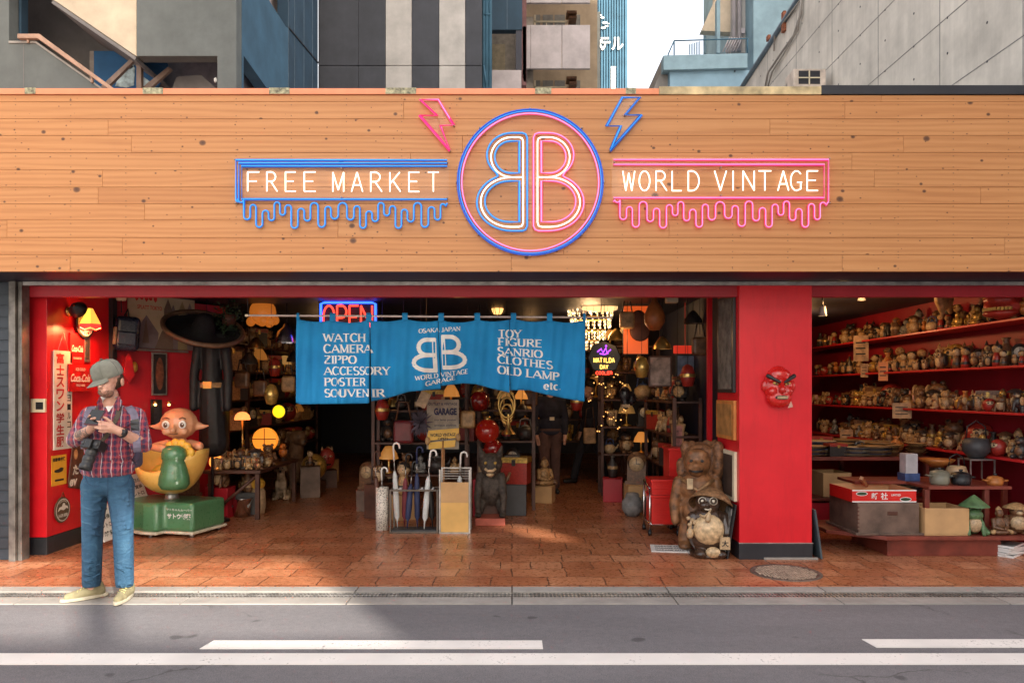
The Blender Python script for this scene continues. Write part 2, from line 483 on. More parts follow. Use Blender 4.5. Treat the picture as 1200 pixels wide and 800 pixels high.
def m_line():
    m = bpy.data.materials.new('road_line_paint'); k = N(m); co = k.co()
    a = k.noise(co, 2.5, 5); w = k.noise(co, 48, 5, .75); w2 = k.noise(co, 5, 4, .6)
    c = k.ramp(a, [(.3, (.66, .62, .58)), (.7, (.80, .75, .70))])
    wear = k.ramp(k.math('ADD', w, k.math('MULTIPLY', w2, .55)), [(.90, (0, 0, 0)), (.98, (.85, .85, .85))])
    c = k.mix(wear, c, (.22, .20, .185))
    k.l(c, k.p.inputs['Base Color']); k.p.inputs['Roughness'].default_value = .7; k.bump(w, .3, .004)
    return m
M = {}
M['clad'] = m_wood_cladding(); M['asphalt'] = m_asphalt(); M['tiles'] = m_tiles()
M['kerb'] = m_concrete('kerb_concrete', (.33, .30, .27), .4)
M['conc'] = m_concrete('fair_concrete', (.66, .61, .54), .3)
M['grey_render'] = m_concrete('grey_render', (.125, .136, .132), .12)
M['grey_shade'] = m_concrete('grey_brown_render', (.19, .175, .17), .1)
M['beige'] = m_concrete('beige_render', (.60, .49, .36), .06)
M['blue_render'] = m_concrete('blue_render', (.045, .115, .185), .12)
M['blue_dark'] = m_concrete('dark_blue_panel', (.025, .06, .10), .1)
M['char'] = m_concrete('charcoal_panel', (.055, .058, .070), .12)
M['offwhite'] = m_concrete('offwhite_panel', (.50, .47, .44), .08)
M['lilac'] = m_concrete('pale_lilac_panel', (.48, .43, .44), .08)
M['sand'] = m_concrete('sand_soffit', (.40, .30, .20), .2)
M['hotel'] = m_concrete('hotel_blue_cladding', (.045, .125, .19), .08)
M['paleblue'] = m_concrete('pale_blue_render', (.24, .36, .42), .08)
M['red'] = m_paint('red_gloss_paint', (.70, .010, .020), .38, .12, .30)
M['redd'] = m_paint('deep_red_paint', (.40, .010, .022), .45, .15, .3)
M['shelf'] = m_paint('red_shelf_paint', (.55, .018, .022), .4, .1, .2)
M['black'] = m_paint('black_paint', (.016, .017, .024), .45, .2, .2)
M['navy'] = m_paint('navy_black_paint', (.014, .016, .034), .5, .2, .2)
M['tileb'] = m_paint('dark_base_tile', (.028, .030, .036), .35, .2, .3)
M['steel'] = mat('worn_steel', (.42, .40, .38), .42, .85, .25, 9)
M['chrome'] = mat('chrome', (.75, .75, .76), .2, 1, .05, 9, 0)
M['brass'] = mat('brass', (.62, .42, .14), .32, .9, .2)
M['dkwood'] = mat('dark_stained_wood', (.085, .030, .018), .5, 0, .35, 5)
M['rwood'] = mat('red_brown_wood', (.22, .045, .028), .4, 0, .3, 5)
M['oak'] = mat('varnished_wood', (.42, .20, .08), .45, 0, .25, 7)
M['white'] = mat('white_paint', (.78, .77, .74), .5, 0, .08, 5)
M['cream'] = mat('cream_paint', (.72, .62, .44), .5, 0, .12, 5)
M['card'] = mat('brown_cardboard', (.55, .33, .15), .8, 0, .1, 5, .05)
M['line'] = m_line()
M['clear'] = m_clear('clear_acrylic')
M['blk_pl'] = mat('black_plastic', (.015, .015, .017), .4)
M['dkgrey'] = mat('dark_grey', (.05, .05, .055), .5)
M['gold'] = mat('gold_paint', (.60, .36, .08), .35, .5)
M['redp'] = mat('red_plastic', (.66, .02, .015), .35, 0, .1, 5, .03)
M['yel'] = mat('yellow_paint', (.78, .46, .06), .4, 0, .1)
M['ora'] = mat('orange_paint', (.72, .24, .04), .4, 0, .1)
M['grn'] = mat('green_gloss', (.075, .22, .10), .3, 0, .12, 5, .03, coat=.5)
M['dgrn'] = mat('leaf_green', (.03, .06, .025), .6)
M['pink'] = mat('peach_plastic', (.64, .31, .17), .4, 0, .08, 5, .03, coat=.3)
M['brown'] = mat('brown_glaze', (.13, .055, .025), .35, 0, .4, 12)
M['tan'] = mat('tan_ceramic', (.48, .28, .13), .45, 0, .35, 14)
M['ivory'] = mat('ivory_ceramic', (.70, .62, .48), .4, 0, .2, 14)
M['bluep'] = mat('blue_paint', (.03, .10, .36), .4)
M['slate'] = mat('slate_blue', (.10, .15, .20), .45)
M['bulb'] = emis('warm_bulb', (1, .62, .25), 4)
M['amber'] = emis('amber_glass', (1, .30, .04), .42)
M['amber2'] = emis('yellow_glass', (1, .55, .05), .5)
M['paper'] = emis('lit_paper', (1, .60, .24), .34)
M['nblue'] = emis('blue_neon', (.01, .13, .70), .10, (.01, .08, .42))
M['nbluec'] = emis('blue_neon_core', (.03, .28, .80), .2)
M['npink'] = emis('pink_neon', (.85, .015, .16), .18, (.6, .02, .15))
M['npinkc'] = emis('pink_neon_core', (1, .20, .42), .27)
M['nwhite'] = emis('white_neon', (1, .93, .78), .42)
M['nred'] = emis('red_neon', (1, .05, .025), .6)
M['npurp'] = emis('purple_neon', (.35, .06, 1), .5)
M['nyel'] = emis('yellow_neon', (1, .6, .12), .45)
M['ngreen'] = emis('green_lamp', (.05, .8, .2), .4)
M['redlamp'] = emis('red_lamp', (1, .03, .02), .4)
# ------------------------------------------------------------------ ground
def struct(name, mb, m, **k):
    o = mb.build(name, m, **k); o['kind'] = 'structure'; return o
struct('ground', MB().add([(-400,-400,-.12),(400,-400,-.12),(400,800,-.12),(-400,800,-.12)], [(0,1,2,3)]), M['conc'])
struct('road', MB().box((-60, -8.6, -.1), (60, 5.335, 0)), M['asphalt'])
struct('pavement', MB().box((-60, 5.80, -.1), (60, 18.5, .008)), M['tiles'])
g = MB(); x = -30.0
while x < 30:
    L = 1.2
    g.box((x + .004, 5.34, -.1), (x + L - .004, 5.515, .006)); g.box((x + .004, 5.655, -.1), (x + L - .004, 5.796, .010)); x += L
struct('kerb', g, M['kerb'], bevel=.004)
struct('gutter', MB().box((-30, 5.517, -.1), (30, 5.653, -.05)), M['tileb'])
proto = None
gx = -6.0
while gx < 6.0:
    if proto is None:
        gr = MB(); n = 34
        for i in range(n):
            gr.box((-.49 + i * .98 / (n - 1) - .006, 5.521, -.012), (-.49 + i * .98 / (n - 1) + .006, 5.649, .0))
        for y in (5.523, 5.585, 5.645): gr.box((-.497, y - .004, -.012), (.497, y + .004, .003))
        proto = gr.build('drain_grate', M['steel'], local=True)
        o = proto
    else:
        o = proto.copy(); COL.objects.link(o)
    o.location = (gx + .5, 0, 0)
    tag(o, 'rusty steel grating laid end to end in the gutter channel by the kerb', 'drain grate', 'drain grates along the gutter')
    gx += 1.0
rl = MB().box((-60, gy(778.5), -.01), (60, gy(765.5), .004))
struct('road_line', rl, M['line'])
rl = MB().poly([(W(234, 760, 1).x * gy(760), gy(760), -.01), (.185, gy(760), -.01), (.185, gy(750.5), -.01), (-1.84, gy(750.5), -.01)], (0, 0, .014))
struct('road_dash', rl, M['line'])
rl = MB().poly([(2.19, gy(758.5), -.01), (9, gy(758.5), -.01), (9, gy(749), -.01), (2.17, gy(749), -.01)], (0, 0, .014))
struct('road_dash', rl, M['line'])

# manhole cover and white stain
mh = thing('manhole_cover', 'round cast iron manhole cover set in the paving before the red pillar', 'manhole cover', (2.31, 6.24, .008))
MB().lathe([(.29, -.02), (.29, .006), (.255, .006), (.255, .002), (0, .002)], seg=40).build('ring', mat('iron_ring', (.15, .11, .085), .6, .2, .3, 20), mh, local=True)
b = MB()
for i in range(-9, 10):
    for j in range(-9, 10):
        if math.hypot(i, j) * .026 < .24: b.box((i * .026 - .009, j * .026 - .009, 0), (i * .026 + .009, j * .026 + .009, .008))
b.build('tread_plate', mat('cast_iron', (.44, .34, .25), .6, .1, .3, 20), mh, local=True)

# ------------------------------------------------------------------ shop building
shop = thing('shop_building', 'single storey shop with cedar board fascia and red walls', 'shop', (0, 6.1, 0))
FY = 6.1
zs = [W(0, p, FY).z for p in (318.2, 298.4, 278.4, 258, 238.9, 219.3, 199.4, 179, 159, 139.4, 119.4, 111.5)]
c = MB(); rr = random.Random(3)
for i in range(len(zs) - 1):
    x = -6.6 + rr.uniform(-.9, 0)
    while x < 6.6:
        L = rr.choice([2.73, 3.64, 3.64, 3.64])
        y = rr.uniform(0, .0015)
        c.box((x + .0008, FY + y, zs[i] + .0011), (x + L - .0008, FY + .03, zs[i + 1] - .0011)); x += L
c.build('cladding', M['clad'], shop, bevel=.0015, seg=1)
MB().box((-6.6, FY + .031, zs[0] + .01), (6.6, FY + .15, zs[-1])).build('fascia_board', M['black'], shop)
nl = MB()
for i in range(len(zs) - 1):
    x = -4.55
    while x < 4.7:
        for dz in (.025, .115):
            if zs[i] + dz < zs[i + 1]: nl.box((x - .0035, FY - .0015, zs[i] + dz - .0035), (x + .0035, FY + .004, zs[i] + dz + .0035))
        x += .455
nl.build('nail_heads', mat('nail', (.22, .12, .06), .5, .3), shop)
ztop = zs[-1]
MB().box((-6.6, FY - .012, ztop + .002), (W(772, 100, FY).x, FY + .2, W(0, 104.2, FY).z)).build('coping', mat('orange_coping', (.80, .27, .13), .45, 0, .08), shop, bevel=.003)
MB().box((W(772, 100, FY).x + .002, FY - .012, ztop + .002), (W(962, 100, FY).x, FY + .2, W(0, 102, FY).z)).build('coping', mat('straw_coping', (.62, .48, .26), .45, 0, .5, 5), shop, bevel=.003)
MB().box((W(962, 100, FY).x + .002, FY - .012, ztop + .002), (6.6, FY + .2, W(0, 100.5, FY).z)).build('coping', M['black'], shop, bevel=.003)
tp = MB()
for (a, b2) in ((168, 192), (316, 340), (452, 488), (627, 646), (733, 745), (30, 43)):
    MB().box((W(a, 0, FY).x, FY - .015, ztop + .004), (W(b2, 0, FY).x, FY + .1, W(0, 104.2, FY).z + .003)).build('joint_tape', mat('grey_green_tape', (.36, .33, .20), .5, 0, .5, 40), shop)

# soffit, roof, ceiling and shell
MB().box((-6.6, FY + .152, zs[0] + .012), (6.6, 6.93, zs[0] + .11)).build('soffit', M['navy'], shop)
MB().box((-6.6, FY + .152, 3.62), (6.0, 18.5, 3.72)).build('roof', M['grey_shade'], shop)
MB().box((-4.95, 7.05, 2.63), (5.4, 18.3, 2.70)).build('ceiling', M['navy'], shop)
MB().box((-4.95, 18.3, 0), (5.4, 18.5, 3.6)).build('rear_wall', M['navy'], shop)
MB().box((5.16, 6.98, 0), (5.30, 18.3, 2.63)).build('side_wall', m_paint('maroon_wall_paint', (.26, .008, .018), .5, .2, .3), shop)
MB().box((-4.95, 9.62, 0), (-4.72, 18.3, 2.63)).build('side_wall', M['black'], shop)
# track rail and lintel
MB().box((-4.53, 6.70, 2.497), (5.3, 6.735, 2.532)).build('track_rail', M['steel'], shop, bevel=.003)
MB().box((-4.44, 6.80, 2.405), (5.3, 6.88, 2.53)).build('lintel', M['redd'], shop, bevel=.003)  # deeper red puts the shade under the soffit into the colour
# jamb of the rolling shutter
jb = MB()
jb.box((-4.535, 6.66, 0), (-4.475, 6.80, 2.53)); jb.box((-4.472, 6.69, 0), (-4.435, 6.80, 2.53))
jb.build('shutter_jamb', mat('dull_steel', (.20, .185, .17), .5, .6, .3, 9), shop, bevel=.004)
sh = MB().box((-6.6, 6.72, 0), (-4.54, 6.78, 2.53))
for i in range(24): sh.box((-6.6, 6.708, .01 + i * .105), (-4.54, 6.719, .10 + i * .105))
sh.build('shutter', mat('shutter_slate', (.035, .045, .06), .5, .2), shop, bevel=.003)
MB().box((4.95, 6.74, 0), (5.6, 7.0, 2.53)).build('end_pillar', M['red'], shop)
# red niche
n = MB().box((-4.60, 6.93, .17), (-4.36, 7.02, 2.63)).box((-4.60, 7.022, .17), (-4.362, 8.0, 2.63))
n.build('niche_wall', M['red'], shop, bevel=.003)
MB().box((-4.60, 6.926, .0), (-4.355, 7.02, .168)).box((-4.60, 7.022, .0), (-4.357, 8.0, .168)).build('baseboard', M['tileb'], shop, bevel=.003)
MB().box((-4.45, 8.002, 0), (-4.32, 8.09, 2.62)).build('post', M['black'], shop)
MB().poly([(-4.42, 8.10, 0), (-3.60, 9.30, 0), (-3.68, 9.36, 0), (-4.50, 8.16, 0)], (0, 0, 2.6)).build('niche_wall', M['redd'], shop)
MB().poly([(-4.95, 8.17, 0), (-4.46, 8.17, 0), (-3.68, 9.37, 0), (-3.68, 9.60, 0), (-4.95, 9.60, 0)], (0, 0, 2.6)).build('niche_core', M['black'], shop)
# pillar
PX0, PX1, PY = W(866.5, 0, 6.74).x, W(951.5, 0, 6.74).x, 6.74
MB().box((PX0, PY, .155), (PX1, 7.46, 2.515)).build('pillar', M['red'], shop, bevel=.004)
p = MB().box((PX0 - .004, PY - .006, .0), (PX1 + .004, 7.46, .152)); p.build('baseboard', M['tileb'], shop, bevel=.003)
MB().box((PX0 - .008, PY - .009, .152), (PX1 + .008, PY + .02, .160)).build('bead', M['steel'], shop)
MB().box((PX0 + .22, PY - .016, .0), (PX1 + .05, PY - .0075, .028)).build('mortar_fillet', M['kerb'], shop)
MB().box((2.22, 7.47, 0), (2.80, 12.2, 2.63)).build('partition', M['navy'], shop)
MB().box((2.085, 7.88, 0), (2.135, 7.93, 2.62)).build('post', M['red'], shop)

# ------------------------------------------------------------------ neighbours behind
def P(pts, Y): return [W(a, b2, Y) for (a, b2) in pts]
def PS(pts, X): return [WS(a, b2, X) for (a, b2) in pts]
Y0 = 14.0
tb = thing('stairwell_building', 'grey rendered block with open stairwell and brown handrails', 'building', (-9, Y0, 0))
fr = MB()
fr.poly(P([(-420,-560),(10.5,-560),(10.5,49),(41,49),(121,106),(121,300),(-420,300)], Y0), (0, .28, 0))
fr.poly(P([(160,-560),(277,-560),(277,300),(254.5,300),(254.5,66),(160,66)], Y0), (0, .28, 0))
fr.build('facade_wall', M['grey_render'], tb, bevel=.01)
cp = MB().poly(P([(10,48),(41.5,48),(121,104),(121,106.5),(41,50.5),(10,50.5)], Y0 - .02), (0, .33, 0))
cp.build('parapet_cap', M['kerb'], tb)
MB().box(*WW(27.2, 52, Y0 - .004, 28, 140, Y0 + .05)).build('wall_joint', M['grey_shade'], tb)
MB().poly(P([(-40,-480),(170,-480),(170,200),(-40,200)], Y0 + 2.0), (0, .2, 0)).build('stairwell_wall', M['grey_shade'], tb)
MB().poly(P([(11,-60),(25,-60),(25,49),(11,49)], Y0 + .3), (0, .2, 0)).build('stair_column', M['blue_dark'], tb)
MB().poly(P([(62.5,0),(-5,-42),(-5,-300),(160,-300),(160,66.5)], Y0 + .06), (0, .20, 0)).build('upper_flight', M['beige'], tb, bevel=.01)
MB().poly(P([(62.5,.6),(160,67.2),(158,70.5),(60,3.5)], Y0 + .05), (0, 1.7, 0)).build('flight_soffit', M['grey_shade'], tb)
MB().poly(P([(105,60),(170,60),(170,170),(105,170)], Y0 + 1.5), (0, .2, 0)).build('landing_wall', mat('taupe_render', (.36, .30, .26), .8), tb)
hr = MB()
hr.poly(P([(20,39.5),(45.5,39.5),(138,107),(131,107),(43.5,45),(20,45)], Y0 - .1), (0, .10, 0))
hr.box(*WW(31, 44, Y0 - .06, 33.5, 50, Y0 - .02)); hr.box(*WW(106, 85, Y0 - .06, 108.5, 97, Y0 - .02))
hr.build('handrail', mat('brown_rail', (.42, .25, .17), .5), tb, bevel=.01)
hr = MB()
hr.poly(P([(118,101),(155,66.5),(160,68),(122,106)], Y0 + .6), (0, .08, 0)); hr.poly(P([(159.5,67),(165.5,70),(165.5,130),(159.5,130)], Y0 + .6), (0, .1, 0))
hr.poly(P([(165.5,103),(197,78),(201,81),(172,107)], Y0 + .7), (0, .08, 0))
hr.build('handrail', mat('brown_post', (.24, .16, .12), .5), tb, bevel=.01)
mu = m_concrete('mural_blue', (.03, .12, .27), .05)
MB().poly(P([(110,60),(165,60),(165,130),(110,130)], Y0 + 1.2), (0, .02, 0)).poly(P([(166,73),(196,74),(198,80),(170,130),(166,130)], Y0 + 1.2), (0, .02, 0)).build('mural', mu, tb)
mw = MB()
for pts in ([(141,82),(152,73),(158,80),(157,100),(148,103),(135,101)], [(150,75),(155,72),(157,78),(152,82)], [(168,90),(176,96),(172,104),(167,104)]):
    mw.poly(P(pts, Y0 + 1.19), (0, .008, 0))
mw.build('mural_figure', mat('mural_white', (.55, .66, .70), .6, 0, .5, 6), tb)
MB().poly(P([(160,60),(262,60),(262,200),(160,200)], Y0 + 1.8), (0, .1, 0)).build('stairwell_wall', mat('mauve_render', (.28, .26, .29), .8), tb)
MB().poly(P([(200,108),(207,90),(236,88),(258,108)], Y0 + .9), (0, .1, 0)).build('lower_flight', M['grey_shade'], tb)
MB().ell(W(252.5, 94, Y0 + .35), (.03, .03, .05)).build('stair_lamp', M['white'], tb)
SX = W(277, 0, Y0).x
sd1 = [(277.2,-560),(299,-560),(299,-31),(335,31.5),(337,31.5),(337,200),(336,200),(285.2,66),(285.2,300),(277.2,300)]
sd1 = [(283.5,-560),(297,-560),(315.5,1),(335,31.5),(337.5,33),(337.5,135),(335,135),(285.6,65.5),(285.6,300),(283.5,300)]
MB().poly(PS(sd1, SX), (-.25, 0, 0)).build('flank_wall', M['blue_render'], tb)
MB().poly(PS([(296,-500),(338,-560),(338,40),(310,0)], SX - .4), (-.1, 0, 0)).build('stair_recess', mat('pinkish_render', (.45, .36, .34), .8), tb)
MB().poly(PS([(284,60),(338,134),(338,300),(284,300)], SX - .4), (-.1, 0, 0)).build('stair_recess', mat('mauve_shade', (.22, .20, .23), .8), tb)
MB().poly(PS([(337.6,-560),(372.5,-560),(372.5,300),(337.6,300)], SX), (-.25, 0, 0)).build('flank_panel', M['blue_dark'], tb)
jl = MB()
for q in (337.6, 345, 356, 366): jl.box(WS(q, -400, SX), WS(q + .5, 200, SX + .012))
jl.build('panel_joint', M['slate'], tb)
MB().poly(PS([(337.6,31),(372.5,73),(372.5,74.5),(337.6,33)], SX), (.02, 0, 0)).build('panel_joint', M['black'], tb)
MB().poly([(-14.5, Y0 + 2.3, 0), (SX - .55, Y0 + 2.3, 0), (SX - .55, 20.0, 0), (-14.5, 20.0, 0)], (0, 0, 24)).build('core_wall', M['grey_shade'], tb)

# striped block
Y1 = 20.4
sb = thing('striped_building', 'windowless block with alternating charcoal and off white vertical panels', 'building', (-2, Y1, 0))
edges = [(373, 420, 'char'), (420.3, 451.5, 'char'), (452, 482.3, 'offwhite'), (482.8, 514.3, 'char'), (514.8, 545, 'offwhite'), (545.5, 564.5, 'char')]
for (a, b2, mm) in edges:
    q = MB(); z = 0
    q.box(*WW(a, 300, Y1, b2, 77.3, Y1 + .15)); q.box(*WW(a, 76.6, Y1, b2, -120, Y1 + .15)); q.box(*WW(a, -120.6, Y1, b2, -520, Y1 + .15))
    q.build('panel', M[mm], sb, bevel=.006)
MB().box((W(373, 0, Y1).x, Y1 + .155, 0), (W(564.5, 0, Y1).x, Y1 + 7, 24)).build('core_wall', M['grey_shade'], sb)
pp = MB()
for (q, r) in ((567, .03), (570.5, .035), (574.5, .03)): pp.tube([W(q, 260, Y1 + .2), W(q, -400, Y1 + .2)], r * 1.6, 8)
pp.tube([W(567, 17, Y1 + .15), W(574.5, 17, Y1 + .15)], .03, 6); pp.tube([W(567, 77, Y1 + .15), W(570, 100, Y1 + .15)], .03, 6)
pp.build('drain_pipe', M['hotel'], sb)

Y2 = 25.0
bb = thing('blue_block', 'dark blue panelled block with an open corridor recess', 'building', (-1, Y2, 0))
MB().box(*WW(576, -420, Y2, 612, 35, Y2 + .3)).build('upper_wall', M['blue_dark'], bb)
MB().box(*WW(576, 82.3, Y2, 611, 400, Y2 + .3)).build('parapet', M['lilac'], bb)
MB().box(*WW(604.5, 36, Y2 + .02, 611.5, 82, Y2 + .3)).build('column', M['navy'], bb)
MB().box(*WW(570, 20, Y2 + 2, 625, 120, Y2 + 2.2)).build('corridor_wall', mat('dun_render', (.25, .22, .19), .8), bb)
dr = MB(); dr.box(*WW(577, 52, Y2 + 1.97, 592, 104, Y2 + 1.99)); dr.build('corridor_door', mat('dun_door', (.30, .25, .17), .7), bb)
MB().box(*WW(594, -420, Y2 - .01, 594.5, 34, Y2 + .05)).build('panel_joint', M['slate'], bb)
stc = MB()
for i in range(16): stc.box(W(611.5 + (i % 3), 40 + i * 4, Y2 + .1), W(616, 42 + i * 4, Y2 + 1))
stc.box(*WW(612, -420, Y2 + 1.2, 617, 400, Y2 + 1.3))
stc.build('fire_stair', mat('maroon_steel', (.16, .06, .06), .6), bb)

Y3 = 26.5
ab = thing('apartment_block', 'pale lilac apartment block with stacked boxy balconies', 'building', (1, Y3, 0))
MB().box(*WW(606, -460, Y3 + 1.55, 700, 420, Y3 + 8)).build('rear_wall', M['sand'], ab)
for (t, bt) in ((-112, -46), (-46 + 12, 3.5 - 0), (29.5, 80.5), (158, 208)):
    fp = MB()
    fp.box(*WW(616, t, Y3, 621.5, bt, Y3 + .12)); fp.box(*WW(621.8, t, Y3, 658.2, bt, Y3 + .12)); fp.box(*WW(658.8, t, Y3, 691.5, bt, Y3 + .12))
    bo = fp.build('balcony', M['lilac'], ab, bevel=.01)
    MB().box(*WW(615.6, t - .8, Y3 - .03, 692, t, Y3 + .16)).build('coping', M['white'], bo)
    MB().box(*WW(616, bt - 1.5, Y3 + .125, 691, bt, Y3 + 1.5)).build('slab', M['sand'], bo)
    MB().box(*WW(690, t, Y3 + .125, 691.5, bt, Y3 + 1.5)).build('end_wall', M['lilac'], bo)
for bt in (3.5, 80.5):
    wn_ = MB()
    for (a, b2) in ((628, 633), (636, 648), (650, 662), (668, 680)):
        wn_.box(*WW(a, bt + 14, Y3 + 1.5, b2, bt + 42, Y3 + 1.545))
    wf = wn_.build('balcony_window', mat('dim_window_glass', (.20, .19, .17), .2), ab)
    rail = MB(); rail.box(*WW(618, bt + 21, Y3 + 1.2, 664, bt + 22.5, Y3 + 1.25))
    rail.box(*WW(626, bt + 14, Y3 + 1.2, 628, bt + 60, Y3 + 1.25)); rail.box(*WW(640, bt + 22, Y3 + 1.2, 641, bt + 60, Y3 + 1.25))
    rail.build('laundry_rail', M['cream'], ab)
    fx = MB(); fx.box(*WW(664, bt + 9, Y3 + .8, 676, bt + 12, Y3 + 1.3)); fx.box(*WW(667, bt + 15, Y3 + .9, 676, bt + 18, Y3 + 1.4))
    fx.build('soffit_vent', M['brown'], ab)
MB().box(*WW(691, 14, Y3 + 3, 703.3, 400, Y3 + 5)).build('service_shaft', mat('pale_shaft_render', (.34, .37, .36), .8, 0, .1, 3), ab)

Y4 = 42.0
hb = thing('hotel_tower', 'blue ribbed hotel tower with white rooftop lettering', 'building', (4, Y4, 0))
MB().box(*WW(684, -700, Y4, 735.3, 420, Y4 + 12)).build('tower_wall', M['hotel'], hb)
rb = MB(); q = 686.0
while q < 735: rb.box(*WW(q, -700, Y4 - .09, q + 1.1, 420, Y4 - .003)); q += 3.1
rb.build('cladding_rib', M['hotel'], hb)
MB().box(*WW(716, 78, Y4 - .14, 721.5, 300, Y4 - .1)).build('light_strip', M['white'], hb)
lt = MB(); fn = plane(W(716.5, 51.5, Y4 - .16), (1, 0, 0), (0, 0, 1)); lt.text('テル', .75, fn, 0, .02, 1.35)
fn = plane(W(698, 51.5, Y4 - .16), (1, 0, 0), (0, 0, 1)); lt.text('ホ', .75, fn, 0, .02)
for (a, b2, r) in ((706,21,.10),(709,27,.14),(707,33,.12),(711,31,.09),(704,18,.06),(713,28,.05)):
    for kk in range(5):
        an = kk * 1.3 + a; lt.poly([W(a, b2, Y4 - .16) + Vector((math.cos(an + t) * r * 1.2, -.002 * kk, math.sin(an + t) * r * .5)) for t in (0, 1.5, 2.6, 4.2)], (0, .01, 0))
lt.build('lettering', M['white'], hb)

# pale blue house
Y5 = 23.0
hb = thing('blue_house', 'pale blue rendered house with roof terrace and railings', 'house', (7, Y5, 0))
MB().box(*WW(883, -300, Y5, 1010, 500, Y5 + 6)).build('main_wall', M['paleblue'], hb)
MB().poly(P([(777.5,65),(876,62.5),(876,79.5),(785,82),(777.5,82)], Y5 - .35), (0, .34, 0)).build('terrace_parapet', M['paleblue'], hb, bevel=.01)
MB().box(*WW(785, 82.5, Y5 - .2, 883, 420, Y5 + 6)).build('lower_wall', mat('pale_blue_lower', (.22, .36, .46), .7, 0, .08, 3), hb)
MB().poly(P([(777,66),(777.5,82),(771,92),(764,110),(764,160),(775,160),(784,100),(786,80),(784,66)], Y5 + .1), (0, 2.6, 0)).build('side_wing', M['kerb'], hb)
rl = MB()
for (a, b2) in (((783,64),(790,48)), ((790,48),(876,45.5)), ((790,48),(790,65)), ((783,64),(783,68)), ((876,45.5),(876,62))):
    rl.tube([W(*a, Y5 - .2), W(*b2, Y5 - .2)], .022, 6)
for q in range(808, 822, 2): rl.tube([W(q, 48 + (822 - q) * .3, Y5 + .6), W(q, 64, Y5 + .6)], .015, 4)
rl.build('railing', M['hotel'], hb)
MB().poly(P([(822,36),(838,0),(838,-200),(858,-200),(858,38)], Y5 + .9), (0, .3, 0)).build('stair_soffit', M['beige'], hb)
MB().box(*WW(840, 0, Y5 + .3, 844, 62, Y5 + .5)).box(*WW(825, 38, Y5 + 2.3, 827.5, 62, Y5 + 2.4)).build('column', M['paleblue'], hb)
MB().box(*WW(857, -200, Y5 + .8, 883, 62, Y5 + 1.0)).build('stair_wall', M['offwhite'], hb)
pp = MB()
for q in (860, 866.5, 878): pp.tube([W(q, -200, Y5 + .7), W(q, 60, Y5 + .7)], .07, 8)
for i in range(6): pp.tube([W(847 + i * 3, 61, Y5 + .4), W(855 + i * 3, 44, Y5 + .4)], .02, 5)
pp.build('drain_pipe', M['lilac'], hb)
MB().box(*WW(852, 50, Y5 + 1.3, 860, 62, Y5 + 1.4)).build('meter_box', M['lilac'], hb)
MB().box(*WW(869, 33, Y5 + .6, 873, 39, Y5 + .7)).build('meter_box', M['lilac'], hb)
MB().box(*WW(860.5, 82.6, Y5 - .24, 862, 84, Y5 - .2)).build('weep_hole', M['black'], hb)

# fair-faced concrete wall beside the shop
CX = 5.5
cw = thing('concrete_building', 'tall raw concrete side wall with tie holes and formwork joints', 'building', (CX, 12, 0))
MB().poly([(CX, 6.55, 0), (CX, 17.6, 0), (CX, 17.6, 8.75), (CX, 16.0, 8.85), (CX, 14.2, 9.0), (CX, 6.55, 9.2)], (.3, 0, 0)).build('flank_wall', M['conc'], cw)
MB().box((CX + .31, 6.6, 0), (13, 17.6, 9.0)).build('core_wall', M['grey_shade'], cw)
th = MB()
for i in range(14):
    for j in range(12):
        y = 7.0 + i * .78 + (.0 if j % 2 else 0); z = 4.0 + j * .45
        if y < 17 and z < 8.7: th.lathe([(.001, .0), (.016, .0), (.016, .006), (.0, .006)], seg=8, M=Matrix.Translation((CX + .003, y, z)) @ Matrix.Rotation(R(-90), 4, 'Y'))
th.build('tie_hole', M['dkgrey'], cw)
jn = MB()
for z in (4.45, 5.35, 6.25, 7.15, 8.05): jn.box((CX - .003, 6.6, z), (CX + .01, 17.5, z + .012))
for y in (7.95, 9.5, 11.1, 12.7, 14.3, 15.9): jn.box((CX - .003, y, 3), (CX + .01, y + .012, 8.9))
jn.build('formwork_joint', mat('joint_shadow_gap', (.22, .21, .20), .8), cw)
MB().tube([(CX - .02, 17.6, 8.77), (CX - .02, 16.0, 8.88), (CX - .02, 14.2, 9.03), (CX - .02, 8, 9.2)], .06, 6).build('wall_cap', M['slate'], cw)
cb = MB()
cb.tube([WS(897, 101, CX - .06), WS(900, 85, CX - .06), WS(905, 78, CX - .06), WS(917, 60, CX - .06), WS(930, 42, CX - .06), WS(938, 18, CX - .06), WS(939, -5, CX - .06)], .022, 6)
cb.tube([WS(900, 101, CX - .05), WS(905, 84, CX - .05), WS(919, 62, CX - .05), WS(935, 35, CX - .05), WS(940, -5, CX - .05)], .016, 6)
cb.tube([WS(907, 60, CX - .05), WS(908, 40, CX - .05), WS(914, 32, CX - .05), WS(938, 0, CX - .05)], .016, 6)
cb.build('cable_conduit', M['kerb'], cw)
rbm = MB()
for (a, b2, hz_) in ((918.5, 26, .20), (900.5, 45, .05)):
    c_ = WS(a, b2, CX - .03); rbm.box(c_ - Vector((.03, .06, hz_)), c_ + Vector((.03, .06, hz_)))
rbm.build('rusty_bracket', mat('rust', (.30, .10, .05), .8, .2, .4, 30), cw)
ac = thing('air_conditioner', 'beige outdoor air conditioner unit hung on the raw concrete wall', 'air conditioner', W(946, 101, 12.7))
a0, a1 = W(930, 102, 12.6), W(968, 80.5, 12.6)
MB().box(a0, (a1.x, 13.0, a1.z)).build('casing', mat('beige_casing', (.60, .50, .42), .5), ac, bevel=.015)
gr = MB()
gr.box(*WW(936, 98.5, 12.595, 961, 83, 12.63)); gr.build('fan_grille', M['black'], ac)
gr = MB(); gr.box(*WW(948, 99, 12.58, 949.3, 83, 12.594)); gr.box(*WW(936, 90.4, 12.58, 961, 91.6, 12.592))
